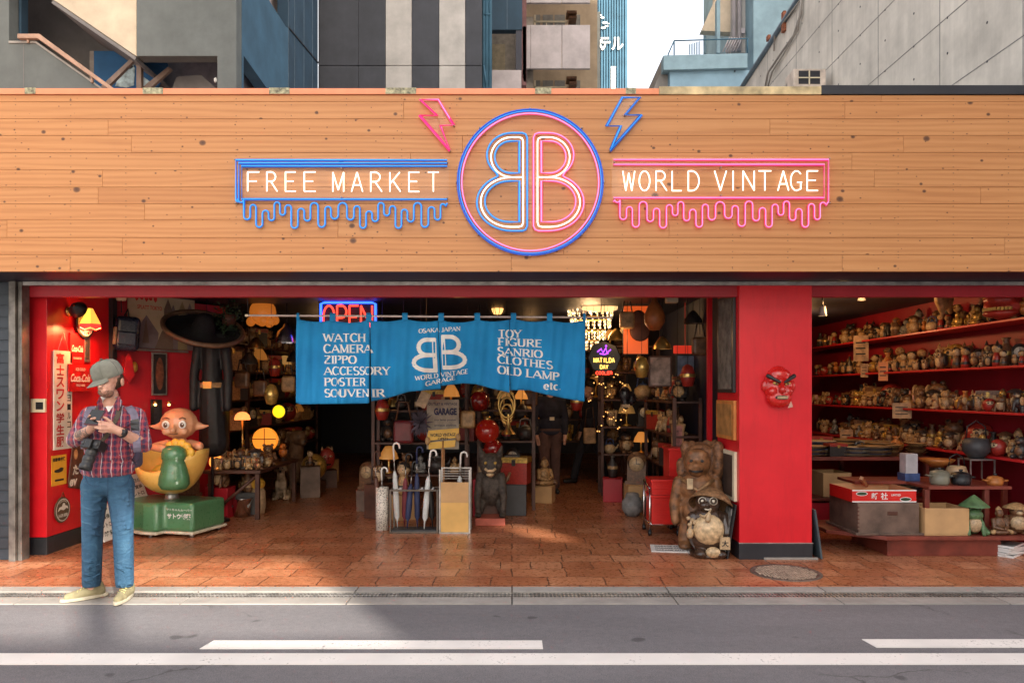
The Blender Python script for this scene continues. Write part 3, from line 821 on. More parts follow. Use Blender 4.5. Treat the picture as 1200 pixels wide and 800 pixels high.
gr.build('grille_bar', M['cream'], ac)
br = MB()
for q in range(4): br.box(*WW(919 + q * 3, 101 - q * 3, 12.9, 920.5 + q * 3, 112, 12.95))
br.box((a0.x, 12.62, a0.z - .05), (CX, 12.66, a0.z - .01)); br.box((a0.x, 12.94, a0.z - .05), (CX, 12.98, a0.z - .01))
br.build('bracket', M['steel'], ac)
wires = MB()
for i in range(4):
    wires.tube([(3.72 + i * .04, 6.35 + i * .03, 4.05), (4.1, 6.32 + i * .03, 4.04 + .02 * i), (4.5, 6.36 + i * .03, 4.02 + .015 * i), (5.0, 6.3 + i * .04, 4.06 + .01 * i), (5.45, 6.5, 4.3)], .008, 5)
tag(wires.build('cable', M['kerb']), 'loose grey cables lying along the black end of the fascia coping', 'cable')

# across the street, behind the viewer: an added unseen screen, slotted to shape the sun on the shop
SHY = -12.0
ob = thing('sun_screen', 'tall thin screen added unseen behind the viewer to shape the sunlight', 'building', (12, SHY - 3, 0))
MB().box((5.0, SHY - .3, 0), (38, SHY, 8.93)).build('lower_screen', M['offwhite'], ob)
for xa, xb, zt in ((5.0, 9.05, 27), (9.05, 11.62, 33), (12.15, 20, 33), (20, 38, 38)):
    MB().box((xa + .003, SHY - .3, 10.25), (xb, SHY, zt)).build('upper_screen', M['offwhite'], ob)
MB().box((11.623, SHY - .3, 10.25), (12.15, SHY, 10.56)).box((11.623, SHY - .3, 11.12), (12.15, SHY, 33)).build('upper_screen', M['offwhite'], ob)  # opening left in the added screen throws the sun streak indoors
MB().box((9.06, SHY - .3, 8.935), (38, SHY, 10.245)).build('solid_screen', M['offwhite'], ob)
MB().box((7.0, SHY - .2, 8.935), (7.17, SHY - .02, 10.245)).build('pole_shadow_bar', M['offwhite'], ob)  # added bar in the slot, throws a pole's shadow on the road
# ------------------------------------------------------------------ drawn alphabet: strokes for neon tubes and for the serif print
def arc(cx, cy, rx, ry, a0, a1, n=9):
    return [(cx + rx * math.cos(R(a0 + (a1 - a0) * i / n)), cy + ry * math.sin(R(a0 + (a1 - a0) * i / n))) for i in range(n + 1)]
GL = {  # letter: (width, [(heavy?, points)], serif points)
 'A': (.80, [(0, [(0.02,0),(.40,1)]), (1, [(.40,1),(.78,0)]), (0, [(.15,.34),(.65,.34)])], [(.03,0),(.77,0)]),
 'C': (.70, [(1, arc(.40,.5,.36,.5,42,318,14))], []),
 'D': (.74, [(1, [(.12,0),(.12,1)]), (1, [(.12,1),(.32,1)] + arc(.32,.5,.38,.5,90,-90,12) + [(.12,0)])], [(.08,0),(.08,1)]),
 'E': (.64, [(1, [(.12,0),(.12,1)]), (0, [(.12,1),(.60,1)]), (0, [(.12,.52),(.50,.52)]), (0, [(.12,0),(.60,0)])], [(.08,0),(.08,1)]),
 'F': (.60, [(1, [(.12,0),(.12,1)]), (0, [(.12,1),(.58,1)]), (0, [(.12,.52),(.48,.52)])], [(.12,0),(.08,1)]),
 'G': (.74, [(1, arc(.40,.5,.36,.5,42,270,12) + [(.66,.08),(.66,.42)]), (0, [(.44,.42),(.74,.42)])], []),
 'H': (.78, [(1, [(.12,0),(.12,1)]), (1, [(.66,0),(.66,1)]), (0, [(.12,.52),(.66,.52)])], [(.12,0),(.12,1),(.66,0),(.66,1)]),
 'I': (.26, [(1, [(.13,0),(.13,1)])], [(.13,0),(.13,1)]),
 'J': (.42, [(1, [(.30,1),(.30,.16)] + arc(.15,.16,.15,.16,0,-150,6))], [(.30,1)]),
 'K': (.76, [(1, [(.12,0),(.12,1)]), (0, [(.66,1),(.14,.42)]), (1, [(.28,.58),(.70,0)])], [(.12,0),(.12,1),(.64,1),(.68,0)]),
 'L': (.60, [(1, [(.12,0),(.12,1)]), (0, [(.12,0),(.56,0)])], [(.12,1),(.08,0)]),
 'M': (.92, [(0, [(.10,0),(.10,1)]), (1, [(.10,1),(.46,.08)]), (0, [(.46,.08),(.82,1)]), (1, [(.82,1),(.82,0)])], [(.10,0),(.82,0),(.08,1),(.84,1)]),
 'N': (.80, [(0, [(.10,0),(.10,1)]), (1, [(.10,1),(.68,0)]), (0, [(.68,0),(.68,1)])], [(.10,0),(.08,1),(.68,1)]),
 'O': (.78, [(1, arc(.39,.5,.35,.5,90,450,18))], []),
 'P': (.64, [(1, [(.12,0),(.12,1)]), (1, [(.12,1),(.34,1)] + arc(.34,.745,.25,.255,90,-90,8) + [(.12,.49)])], [(.12,0),(.08,1)]),
 'R': (.74, [(1, [(.12,0),(.12,1)]), (1, [(.12,1),(.34,1)] + arc(.34,.755,.25,.245,90,-90,8) + [(.12,.51)]), (1, [(.34,.51),(.68,0)])], [(.12,0),(.08,1),(.68,0)]),
 'S': (.58, [(1, arc(.30,.75,.23,.25,35,270,9) + arc(.30,.25,.25,.25,90,-150,9)[1:])], []),
 'T': (.70, [(1, [(.35,0),(.35,1)]), (0, [(.02,1),(.68,1)])], [(.35,0)]),
 'U': (.78, [(1, [(.12,1),(.12,.3)] + arc(.38,.3,.26,.3,180,360,10) + [(.64,1)])], [(.12,1),(.64,1)]),
 'V': (.78, [(1, [(.04,1),(.39,0)]), (0, [(.39,0),(.74,1)])], [(.04,1),(.74,1)]),
 'W': (1.04, [(1, [(.04,1),(.28,0)]), (0, [(.28,0),(.52,.9)]), (1, [(.52,.9),(.76,0)]), (0, [(.76,0),(1.0,1)])], [(.04,1),(1.0,1)]),
 'Y': (.76, [(1, [(.04,1),(.38,.48)]), (0, [(.38,.48),(.72,1)]), (1, [(.38,.48),(.38,0)])], [(.38,0),(.06,1),(.70,1)]),
 'Z': (.66, [(0, [(.06,1),(.60,1)]), (1, [(.60,1),(.06,0)]), (0, [(.06,0),(.62,0)])], []),
 'e': (.50, [(1, [(.06,.34),(.44,.34)] + arc(.25,.33,.20,.33,5,320,10))], []),
 't': (.36, [(1, [(.16,.9),(.16,.12)] + arc(.24,.12,.08,.12,180,300,4)), (0, [(.02,.64),(.32,.64)])], []),
 'c': (.46, [(1, arc(.25,.33,.20,.33,50,310,10))], []),
 '.': (.24, [(1, [(.10,0),(.10,.12)])], []),
 ' ': (.36, [], []),
}
def serif_geo(word, gap=.07):
    """-> list of (quads in letter space, depth rank), total width; cap height 1"""
    out = []; x = 0; k = 0
    for ch in word:
        wdt, st, se = GL[ch]
        for heavy, pts in st:
            hw = .088 if heavy else .046
            pts = [(x + a, hw * (1 if b2 <= 0 else -1 if b2 >= 1 else 0) * .9 + b2) for (a, b2) in pts]
            n = len(pts); L = []; Rr = []
            for i in range(n):
                p, q = pts[max(i - 1, 0)], pts[min(i + 1, n - 1)]
                if i in (0, n - 1) and n > 12 and (abs(pts[0][0] - pts[-1][0]) + abs(pts[0][1] - pts[-1][1])) < .2: p, q = pts[-2], pts[1]
                dx, dy = q[0] - p[0], q[1] - p[1]; d = math.hypot(dx, dy) or 1
                h = hw
                if heavy and n > 6: h = .042 + .056 * abs(dy) / d
                L.append((pts[i][0] - dy / d * h, pts[i][1] + dx / d * h)); Rr.append((pts[i][0] + dy / d * h, pts[i][1] - dx / d * h))
            for i in range(n - 1): out.append(([L[i], Rr[i], Rr[i + 1], L[i + 1]], k))
            k += 1
        for (sx, sy) in se:
            y0 = 0 if sy == 0 else .945
            out.append(([(x + sx - .15, y0), (x + sx + .15, y0), (x + sx + .15, y0 + .055), (x + sx - .15, y0 + .055)], k))
        k += 1
        x += wdt + gap
    return out, x - gap
def neon_word(word, x0s, base_px, h_px, Y, mb, r):
    for ch, (xa, xb) in zip(word, x0s):
        wdt, st, _ = GL[ch]
        xs = [p[0] for _, pts in st for p in pts]; lo, hi = min(xs), max(xs)
        for _, pts in st:
            path = []
            for (a, b2) in pts:
                u = 0.5 if hi - lo < .01 else (a - lo) / (hi - lo)
                path.append(W(xa + (xb - xa) * u, base_px - h_px * b2, Y))
            mb.tube(path, r, 6)

# ------------------------------------------------------------------ neon signs on the fascia
NY = 6.1 - .032
def neon(path_px, parent, jacket, core, name, closed=False, wj=.0082, wc=.0040):
    p = [W(a, b2, NY) for (a, b2) in path_px]
    t = MB().tube(p, wj, 6, 0, closed).build(name, jacket, parent)
    q = [v + Vector((0, -.0075, 0)) for v in p]
    MB().tube(q, wc, 6, 0, closed).build('glowing_core', core, t, local=False).location = -Vector((0, 0, 0))
    # children of a part keep the thing's origin
    for ch in t.children: 
        for v in ch.data.vertices: v.co = v.co - parent.location
    return t
def drip(pts, n=6):
    out = [pts[0]]
    for i in range(1, len(pts) - 1):
        xa = (pts[i - 1][0] + pts[i][0]) / 2; xb = (pts[i][0] + pts[i + 1][0]) / 2; xc = (xa + xb) / 2; rx = (xb - xa) / 2
        down = pts[i][1] > pts[i - 1][1]
        yc = pts[i][1] - rx if down else pts[i][1] + rx
        for j in range(n + 1):
            a = math.pi - math.pi * j / n
            out.append((xc + rx * math.cos(a), yc + (rx if down else -rx) * math.sin(a)))
    out.append(pts[-1]); return out
def standoffs(px, parent):
    s = MB()
    for (a, b2) in px:
        p = W(a, b2, NY); s.cap(p + Vector((0, -.006, 0)), .006, p + Vector((0, .03, 0)), .006, 0, 8)
    s.build('standoff_screw', M['steel'], parent)

ls = thing('neon_sign', 'blue outlined neon sign reading FREE MARKET with dripping lower edge', 'neon sign', W(400, 236, 6.1), 0)
neon([(524,187.8),(276.7,187.8),(276.7,235),(279,237)], ls, M['nblue'], M['nbluec'], 'outline_tube')
neon([(524,191.3),(280,191.3),(280,235)], ls, M['nblue'], M['nbluec'], 'outline_tube')
neon([(524,194.8),(283.4,194.8),(283.4,233.6),(524,233.6)], ls, M['nblue'], M['nbluec'], 'outline_tube')
cv = lambda L: [(270 + a / 4.446, 110 + b2 / 4.446) for (a, b2) in L]
neon(drip(cv([(30,562),(52,566),(90,655),(118,578),(150,695),(185,608),(214,660),(245,565),(272,632),(300,580),(335,700),(370,598),(400,662),(435,568),(480,695),(508,588),(540,652),(585,568),(630,657),(658,585),(692,700),(722,612),(755,665),(785,568),(815,635),(845,585),(875,700),(908,603),(937,667),(975,568),(1015,695),(1048,590),(1080,657),(1110,574),(1130,570)])), ls, M['nblue'], M['nbluec'], 'drip_tube')
lw = MB()
cx = lambda L: [(270 + a / 4.446, 270 + b2 / 4.446) for (a, b2) in L]
neon_word('FREE', cx([(90,150),(190,244),(287,340),(385,443)]), 224.3, 22.6, NY - .004, lw, .0052)
neon_word('MARKET', cx([(534,590),(631,689),(731,789),(831,886),(930,984),(1029,1086)]), 224.6, 22.6, NY - .004, lw, .0052)
lw.build('letter_tubes', M['nwhite'], ls)
MB().box(W(274, 185, NY + .014), W(526, 236.5, NY + .018)).build('acrylic_backing', M['clear'], ls)
standoffs([(275,187),(524,190),(276,238),(400,197),(400,231),(524,232)], ls)

rs = thing('neon_sign', 'pink outlined neon sign reading WORLD VINTAGE with dripping lower edge', 'neon sign', W(845, 236, 6.1), 0)
neon([(718.9,187.3),(970.6,187.3),(970.6,236)], rs, M['npink'], M['npinkc'], 'outline_tube')
neon([(718.9,193),(965.6,193),(965.6,231.9),(718.9,231.9)], rs, M['npink'], M['npinkc'], 'outline_tube')
cv = lambda L: [(710 + a / 4.2857, 110 + b2 / 4.2857) for (a, b2) in L]
neon(drip(cv([(38,543),(52,546),(88,632),(118,568),(147,670),(187,542),(225,642),(252,576),(287,674),(320,558),(347,612),(375,543),(405,638),(435,581),(468,670),(500,556),(527,634),(573,543),(618,626),(648,563),(680,666),(718,540),(755,638),(785,573),(818,670),(850,556),(878,610),(905,540),(937,636),(968,578),(1000,670),(1033,553),(1060,632),(1090,546),(1117,542)])), rs, M['npink'], M['npinkc'], 'drip_tube')
rw = MB(); cx = lambda L: [(710 + a / 4.2857, 0) for (a, b2) in L for a in (a,)]
cx = lambda L: [(710 + a / 4.2857, 710 + b2 / 4.2857) for (a, b2) in L]
neon_word('WORLD', cx([(85,145),(168,220),(252,306),(333,380),(414,468)]), 223.6, 23, NY - .004, rw, .0052)
neon_word('VINTAGE', cx([(546,605),(637,641),(689,745),(767,830),(864,918),(928,985),(1011,1065)]), 223.4, 23, NY - .004, rw, .0052)
rw.build('letter_tubes', M['nwhite'], rs)
MB().box(W(717, 184.5, NY + .014), W(973.5, 235, NY + .018)).build('acrylic_backing', M['clear'], rs)
standoffs([(720,190),(972,186),(972,238),(845,196),(845,229),(720,233)], rs)

em = thing('neon_emblem', 'round neon emblem of two back to back letters B inside blue and pink rings', 'neon emblem', W(621.3, 213, 6.1))
ring = lambda r, n=72: [(621.4 + r * math.cos(2 * math.pi * i / n), 213.6 + r * math.sin(2 * math.pi * i / n)) for i in range(n)]
neon(ring(85.2), em, M['nblue'], M['nblue'], 'ring_tube', True, .0072, .003)
neon(ring(83.2), em, M['nblue'], M['nbluec'], 'ring_tube', True, .0062, .003)
neon(ring(80.2), em, M['npink'], M['npinkc'], 'ring_tube', True, .0078, .0052)
def lobe(l, t, r, b2, k=.42, n=16, corner=5):
    cxm = l + (r - l) * k; cy = (t + b2) / 2; ry = (b2 - t) / 2
    return [(cxm, t)] + arc(cxm, cy, r - cxm, -ry, 90, -90, n)[1:-1] + [(cxm, b2)]
def rc(l, y, dy, c=5):  # rounded corner on the stem side
    return [(l + c, y), (l + c * .3, y + dy * c * .3), (l, y + dy * c)]
def cb_(L, mirror):
    o = []
    for (a, b2) in L:
        x = 480 + a / 3.81; y = 100 + b2 / 3.81
        o.append((2 * 621.5 - x if mirror else x, y))
    return o
for mirror in (False, True):
    J, Cc = (M['nblue'], M['nbluec']) if mirror else (M['npink'], M['npinkc'])
    up = lobe(553, 213, 733, 412, .38, 18); lo = lobe(553, 397, 778, 650, .30, 20)
    upc = [p for p in up if not (p[1] > 398 and p[0] < 690)]; loc_ = [p for p in lo if not (p[1] < 408 and p[0] < 686)]
    outer = [(575, 650), (560, 644), (553, 628), (553, 236), (560, 219), (575, 213)] + upc + [(684, 405)] + loc_
    neon(cb_(outer, mirror), em, J, Cc, 'letter_tube', True, .0085, .0048)
    neon(cb_([(588, 392), (588, 250)] + lobe(588, 250, 698, 392, .36), mirror), em, J, Cc, 'letter_tube', True, .0085, .0048)
    neon(cb_([(588, 610), (588, 428)] + lobe(588, 428, 742, 610, .30), mirror), em, J, Cc, 'letter_tube', True, .0085, .0048)
    wp = [(571, 410), (571, 250), (576, 237), (590, 232)] + lobe(571, 232, 715, 410, .36, 18)
    t = MB().tube([W(a, b2, NY - .003) for (a, b2) in cb_(wp, mirror)], .0056, 6, 0)
    wp = [(571, 410)] + lobe(571, 411, 761, 632, .30, 20) + [(590, 632), (576, 627), (571, 612), (571, 411)]
    t.tube([W(a, b2, NY - .003) for (a, b2) in cb_(wp, mirror)], .0056, 6, 0)
    t.build('letter_core', M['nwhite'], em)
dk = MB().lathe([(0, 0), (.617, 0), (.617, .004), (0, .004)], seg=64, M=Matrix.Translation(W(621.4, 213.6, NY + .016)) @ Matrix.Rotation(R(90), 4, 'X'))
dk.build('acrylic_backing', M['clear'], em)
standoffs([(621,127),(621,300),(535,213),(708,213),(560,275),(682,275),(562,150),(682,150)], em)
for nm, pts, J, Cc, lab in (('neon_bolt', [(48,65),(128,65),(197,178),(138,180),(180,292),(45,135),(122,135)], M['npink'], M['npinkc'], 'pink neon lightning bolt on the cedar fascia beside the round emblem'),
                           ('neon_bolt', [(950,55),(1028,55),(962,133),(1035,133),(895,292),(943,182),(880,182)], M['nblue'], M['nbluec'], 'blue neon lightning bolt on the cedar fascia beside the round emblem')):
    px = [(480 + a / 3.81, 100 + b2 / 3.81) for (a, b2) in pts]
    t = thing(nm, lab, 'neon sign', W(sum(p[0] for p in px) / 7, sum(p[1] for p in px) / 7, 6.1))
    neon(px, t, J, Cc, 'bolt_tube', True, .0098, .0042)
    ce = (sum(p[0] for p in px) / 7, sum(p[1] for p in px) / 7)
    MB().poly([W(ce[0] + (p[0] - ce[0]) * 1.12, ce[1] + (p[1] - ce[1]) * 1.06, NY + .014) for p in px], (0, .004, 0)).build('acrylic_backing', M['clear'], t)
    standoffs([px[0], px[2], px[4]], t)

# ------------------------------------------------------------------ noren curtain on its rod
RY = 6.97
def NP(px, py, Y=RY): return W(px, py, Y)
nr = thing('noren_curtain', 'blue cloth shop curtain in four panels with white lettering on a rod', 'curtain', W(517, 370, RY))
rod = MB().tube([W(290, 369.5, RY), W(715, 372, RY)], .0095, 8)
rod.build('rod', mat('pale_pole', (.62, .52, .48), .4), nr)
rk = MB().ell(W(289, 369.5, RY), (.018, .014, .014)).ell(W(716, 372, RY), (.018, .014, .014)); rk.build('rod_finial', M['cream'], nr)
for q, b2 in ((283, 346), (710, 350)):
    hk = MB().tube([W(q + 8 if q < 300 else q - 6, 370.5, RY), W(q + 6 if q < 300 else q - 3, 330, RY)], .003, 5)
    hk.build('hanging_cord', M['black'], nr)
NX0, NX1 = 347.5, 686.5
splits = [347.5, 433.3, 513.6, 597.4, 686.5]
def bot(u):   # bottom edge photo row at photo column u, by panel
    pts = [(347,471.5),(352,473.5),(432.9,472.5),(433.4,470),(455,465),(474,459),(513.4,455.5),(513.8,452),(540,449),(556,450),(575,455),(597.2,460),(597.6,457),(620,457),(640,462),(665,467),(687,470.5)]
    for (a, b2), (c2, d2) in zip(pts, pts[1:]):
        if a <= u <= c2: return b2 + (d2 - b2) * (u - a) / (c2 - a)
    return 470
def top(u):
    k = (u - NX0) / (NX1 - NX0) * 8
    return 374.5 + 2.6 * math.sin(math.pi * (k % 1.0)) + .8 * math.sin(u * .05)
def cloth(u, v):      # u photo column, v 0 top .. 1 bottom -> world point
    t, b2 = top(u), bot(u)
    drop = (t - b2)
    full = 97.0
    py = t + (b2 - t) * v
    i = max(0, min(3, sum(1 for s in splits[1:-1] if u >= s)))
    ratio = min(1, (b2 - t) / full)
    bow = math.sqrt(max(0, 1 - ratio * ratio)) * full / F * RY * .55
    loc = (u - splits[i]) / (splits[i + 1] - splits[i])
    wav = .030 * math.sin(u * .085 + .6) * v + .020 * math.sin(u * .21 + v * 2.2) * v ** .8 + .012 * math.sin(v * 5 + u * .03) + .006 * math.sin(u * .55 + v * 4)
    Yc = RY + bow * v ** 1.4 + wav + (.012 * (i % 2)) * v
    sway = 0
    X = (u - 600) / F * RY; Z = EYE + (458 - py) / F * RY
    return Vector((X, Yc, Z + (Yc - RY) * (Z - EYE) / RY * 1.0))
m_cl = bpy.data.materials.new('blue_noren_cotton'); k = N(m_cl)
co = k.co(); a_ = k.noise(co, 3.5, 4); f_ = k.noise(k.co((1, 1, .25)), 260, 2)
k.l(k.ramp(a_, [(.3, (.002, .19, .46)), (.7, (.005, .25, .56))]), k.p.inputs['Base Color']); k.p.inputs['Roughness'].default_value = .8
k.bump(k.math('ADD', f_, k.noise(k.co((1, 1, .4)), 9, 4)), .25, .012)
m_prt = mat('white_screen_print', (.80, .78, .74), .8, 0, .06, 5, .02)
CR = (430, 340, 4.444)      # crop frame used for the right three panels
words = []   # (text, left px, baseline px at left, baseline px at right, width px, cap px, panel)
def wpx(x, y): return (430 + x / 4.444, 340 + y / 4.444)
words += [('WATCH', 379, 400.4, 400.4, 49, 9.6), ('CAMERA', 379, 413.3, 413.3, 56.5, 9.8), ('ZIPPO', 379, 426, 426, 38, 9.4), ('ACCESSORY', 379, 439, 439, 75.5, 9.4), ('POSTER', 379, 452, 452, 50, 9.4), ('SOUVENIR', 379, 465, 465, 68, 9.2),
          ('OSAKA JAPAN', 490.5, 390.3, 387.5, 49, 5.0), ('WORLD VINTAGE', 484, 446, 437.5, 63, 5.4), ('GARAGE', 496, 452.5, 444.5, 35, 5.2),
          ('TOY', 584, 395.5, 395.8, 27, 9.2), ('FIGURE', 583.5, 404.6, 407, 52, 9), ('SANRIO', 583, 415.5, 419.5, 53, 9), ('CLOTHES', 583, 425, 432.5, 65, 9), ('OLD LAMP', 583, 437.5, 446, 73, 9.4), ('etc.', 638, 456, 457, 21, 9)]
panel_mb = [MB() for _ in range(4)]
NU, NV = 64, 32
for i in range(4):
    ua, ub = splits[i] + .25, splits[i + 1] - .25
    vs = []; fs = []
    for side in (0, 1):
        for a in range(NU + 1):
            for b2 in range(NV + 1):
                u = ua + (ub - ua) * a / NU
                vs.append(cloth(u, b2 / NV) + Vector((0, .0022 * side, 0)))
    s0 = (NU + 1) * (NV + 1)
    q = lambda a, b2, s_: s_ * s0 + a * (NV + 1) + b2
    for a in range(NU):
        for b2 in range(NV):
            fs.append((q(a, b2, 0), q(a, b2 + 1, 0), q(a + 1, b2 + 1, 0), q(a + 1, b2, 0)))
            fs.append((q(a, b2, 1), q(a + 1, b2, 1), q(a + 1, b2 + 1, 1), q(a, b2 + 1, 1)))
    for a in range(NU):
        fs.append((q(a, NV, 0), q(a, NV, 1), q(a + 1, NV, 1), q(a + 1, NV, 0))); fs.append((q(a, 0, 1), q(a, 0, 0), q(a + 1, 0, 0), q(a + 1, 0, 1)))
    for b2 in range(NV):
        fs.append((q(0, b2, 0), q(0, b2, 1), q(0, b2 + 1, 1), q(0, b2 + 1, 0))); fs.append((q(NU, b2, 1), q(NU, b2, 0), q(NU, b2 + 1, 0), q(NU, b2 + 1, 1)))
    panel_mb[i].add(vs, fs, 0, True)
    for k8 in range(9):                      # loops over the rod
        u0 = NX0 + (NX1 - NX0) * k8 / 8
        ca = max(u0 - 3.2, NX0 + .2); cbb = min(u0 + 3.2, NX1 - .2)
        if ua - 3.3 <= u0 < ub - 3 or (i == 3 and k8 == 8):
            pts = [(RY - .013, top(ca) + 1.0), (RY - .013, 368.5), (RY, 366.6), (RY + .013, 368.5), (RY + .013, top(ca) + 1.0)]
            vv = []; 
            for (yy, pp_) in pts:
                vv.append(NP(ca, pp_)); vv[-1].y = yy; vv.append(NP(cbb, pp_)); vv[-1].y = yy
            panel_mb[i].add(vv, [(2 * j, 2 * j + 1, 2 * j + 3, 2 * j + 2) for j in range(4)], 0)
def put_print(quad_px, rank, sub=False):
    """a quad in photo pixels -> printed on the panel it falls on"""
    mx = sum(p[0] for p in quad_px) / len(quad_px)
    i = max(0, min(3, sum(1 for s in splits[1:-1] if mx >= s)))
    if len(quad_px) == 4 and not sub:
        a, b2, c2, d2 = quad_px
        L1 = max(math.dist(a, d2), math.dist(b2, c2)); L2 = max(math.dist(a, b2), math.dist(d2, c2))
        n1 = max(1, int(L1 / 1.8)); n2 = max(1, int(L2 / 2.5))
        lp = lambda p, q, t: (p[0] + (q[0] - p[0]) * t, p[1] + (q[1] - p[1]) * t)
        for i1 in range(n1):
            for i2 in range(n2):
                pt = lambda t, s_: lp(lp(a, d2, t), lp(b2, c2, t), s_)
                put_print([pt(i1 / n1, i2 / n2), pt(i1 / n1, (i2 + 1) / n2), pt((i1 + 1) / n1, (i2 + 1) / n2), pt((i1 + 1) / n1, i2 / n2)], rank, True)
        return
    vs = []
    for (u, py) in quad_px:
        u = min(max(u, splits[i] + .4), splits[i + 1] - .4)
        t, b2 = top(u), bot(u)
        vs.append(cloth(u, (py - t) / (b2 - t)) + Vector((0, -.0022 - .00012 * (rank % 12), 0)))
    panel_mb[i].add(vs, [tuple(range(len(vs)))], 1)
for (wd, x0, yl, yr, wpx_, cap) in words:
    geo, tw = serif_geo(wd)
    for quad, k2 in geo:
        put_print([(x0 + a / tw * wpx_, yl + (yr - yl) * a / tw - b2 * cap) for (a, b2) in quad], k2)
# the emblem on the cloth
def strip(pts, w, closed=False, rank=0, target=None):
    n = len(pts)
    for i in range(n if closed else n - 1):
        p, q = pts[i], pts[(i + 1) % n]
        dx, dy = q[0] - p[0], q[1] - p[1]; d = math.hypot(dx, dy) or 1; ex, ey = dx / d * w * .35, dy / d * w * .35
        nx, ny = -dy / d * w / 2, dx / d * w / 2
        put_print([(p[0] - ex + nx, p[1] - ey + ny), (p[0] - ex - nx, p[1] - ey - ny), (q[0] + ex - nx, q[1] + ey - ny), (q[0] + ex + nx, q[1] + ey + ny)], rank + i % 2 * 3)
def lobe2(l, t, r, b2, k, n=10): return [(l, t)] + lobe(l, t, r, b2, k, n) + [(l, b2)]
for mirror in (0, 1):
    cxm = 513.7
    for (t, b2, r) in ((394.5, 412.5, 538 - 1), (412.5, 430.5, 543.5)):
        pts = lobe2(518.7, t, r, b2, .45 if t < 400 else .3)
        dy = 0 if not mirror else 3.5
        pts = [((2 * cxm - x - .5 if mirror else x), y + dy * 1.0) for (x, y) in pts]
        strip(pts, 4.8, True, 5)
for i in range(4):
    panel_mb[i].build('panel', [m_cl, m_prt], nr)
# ------------------------------------------------------------------ people
from mathutils.bvhtree import BVHTree
def ribbon_on(bvh, pts, wdt, Y, off=.006, thick=.004, fallback=0.0):
    """flat strap laid over a body: pts are photo pixels, projected along the viewing direction on to the body"""
    out = []
    eye = Vector((0, 0, EYE))
    for (a, b2) in pts:
        tgt = W(a, b2, Y); d = (tgt - eye).normalized()
        h = bvh.ray_cast(eye, d)
        if h[0]: out.append((h[0] + h[1] * off, h[1]))
    vs = []; fs = []; n = len(out)
    for i in range(n):
        p, nn = out[i]; t = (out[min(i + 1, n - 1)][0] - out[max(i - 1, 0)][0]).normalized()
        s_ = t.cross(nn).normalized() * wdt / 2
        vs += [p - s_, p + s_, p + s_ + nn * thick, p - s_ + nn * thick]
    for i in range(n - 1):
        for q in range(4): fs.append((i * 4 + q, i * 4 + (q + 1) % 4, i * 4 + 4 + (q + 1) % 4, i * 4 + 4 + q))
    fs += [(3, 2, 1, 0), tuple((n - 1) * 4 + q for q in range(4))]
    return vs, fs
def dens(pts, n=5):
    o = []
    for p, q in zip(pts, pts[1:]):
        for i in range(n): o.append((p[0] + (q[0] - p[0]) * i / n, p[1] + (q[1] - p[1]) * i / n))
    return o + [pts[-1]]
def patch_on(bvh, poly_px, Y, off, mi=0, mb=None):
    eye = Vector((0, 0, EYE)); vs = []
    for (a, b2) in poly_px:
        d = (W(a, b2, Y) - eye).normalized(); h = bvh.ray_cast(eye, d)
        vs.append(h[0] + h[1] * off if h[0] else W(a, b2, Y))
    return vs
def shift(me, v):
    for q in me.vertices: q.co = q.co - v

MY = 5.45
man = thing('person', 'person in grey cap and plaid shirt looking down at a phone by the kerb', 'person', (-2.985, MY, .006))
B = lambda px, py, y=0.0: W(px, py, MY + y)
bd = MB()
hd = B(128, 441, -.05)
bd.ell(hd, (.079, .098, .106), rot=(R(-18), 0, 0)).ell(B(124.5, 454, -.10), (.055, .058, .058))
bd.cap(B(123, 459, -.135), .022, B(123.5, 459.5, -.125), .022)
bd.cap(B(119.5, 448.5, -.145), .010, B(117.3, 453.2, -.172), .014)           # nose
bd.ell(B(117.2, 453.8, -.160), (.019, .014, .010))
bd.ell(B(143.5, 447.5, -.05), (.010, .022, .032)).ell(B(114.0, 447.5, -.07), (.010, .020, .030))   # ears
bd.ell(B(118, 446.5, -.135), (.042, .02, .012))                                  # brow
bd.ell(B(121.5, 457.6, -.155), (.022, .012, .008)).ell(B(121.8, 459.4, -.150), (.018, .012, .008))  # lips
bd.cap(B(129, 462, -.03), .056, B(131, 482, .0), .064)
bd.ell(B(131, 500), (.17, .11, .17)).ell(B(128, 535), (.15, .10, .17)).ell(B(126, 558), (.145, .10, .11))
for (s_, e_, w_, y1, y2) in (((107, 487), (88, 514), (106, 502.5), -.03, -.25), ((160, 488), (168, 520), (140, 505), -.05, -.25)):
    bd.cap(B(*s_), .055, B(*e_, y1), .046); bd.cap(B(*e_, y1), .047, B(*w_, y2), .031)
for (h_, k_, a_) in (((115, 562), (109, 617), (107, 684)), ((138, 562), (144, 617), (146, 684))):
    bd.cap(B(*h_), .075, B(*k_, -.01), .055); bd.cap(B(*k_, -.01), .052, B(*a_, .02), .036); bd.cap(B(*a_, .02), .036, B(a_[0] - 1, a_[1] + 9, .03), .03)
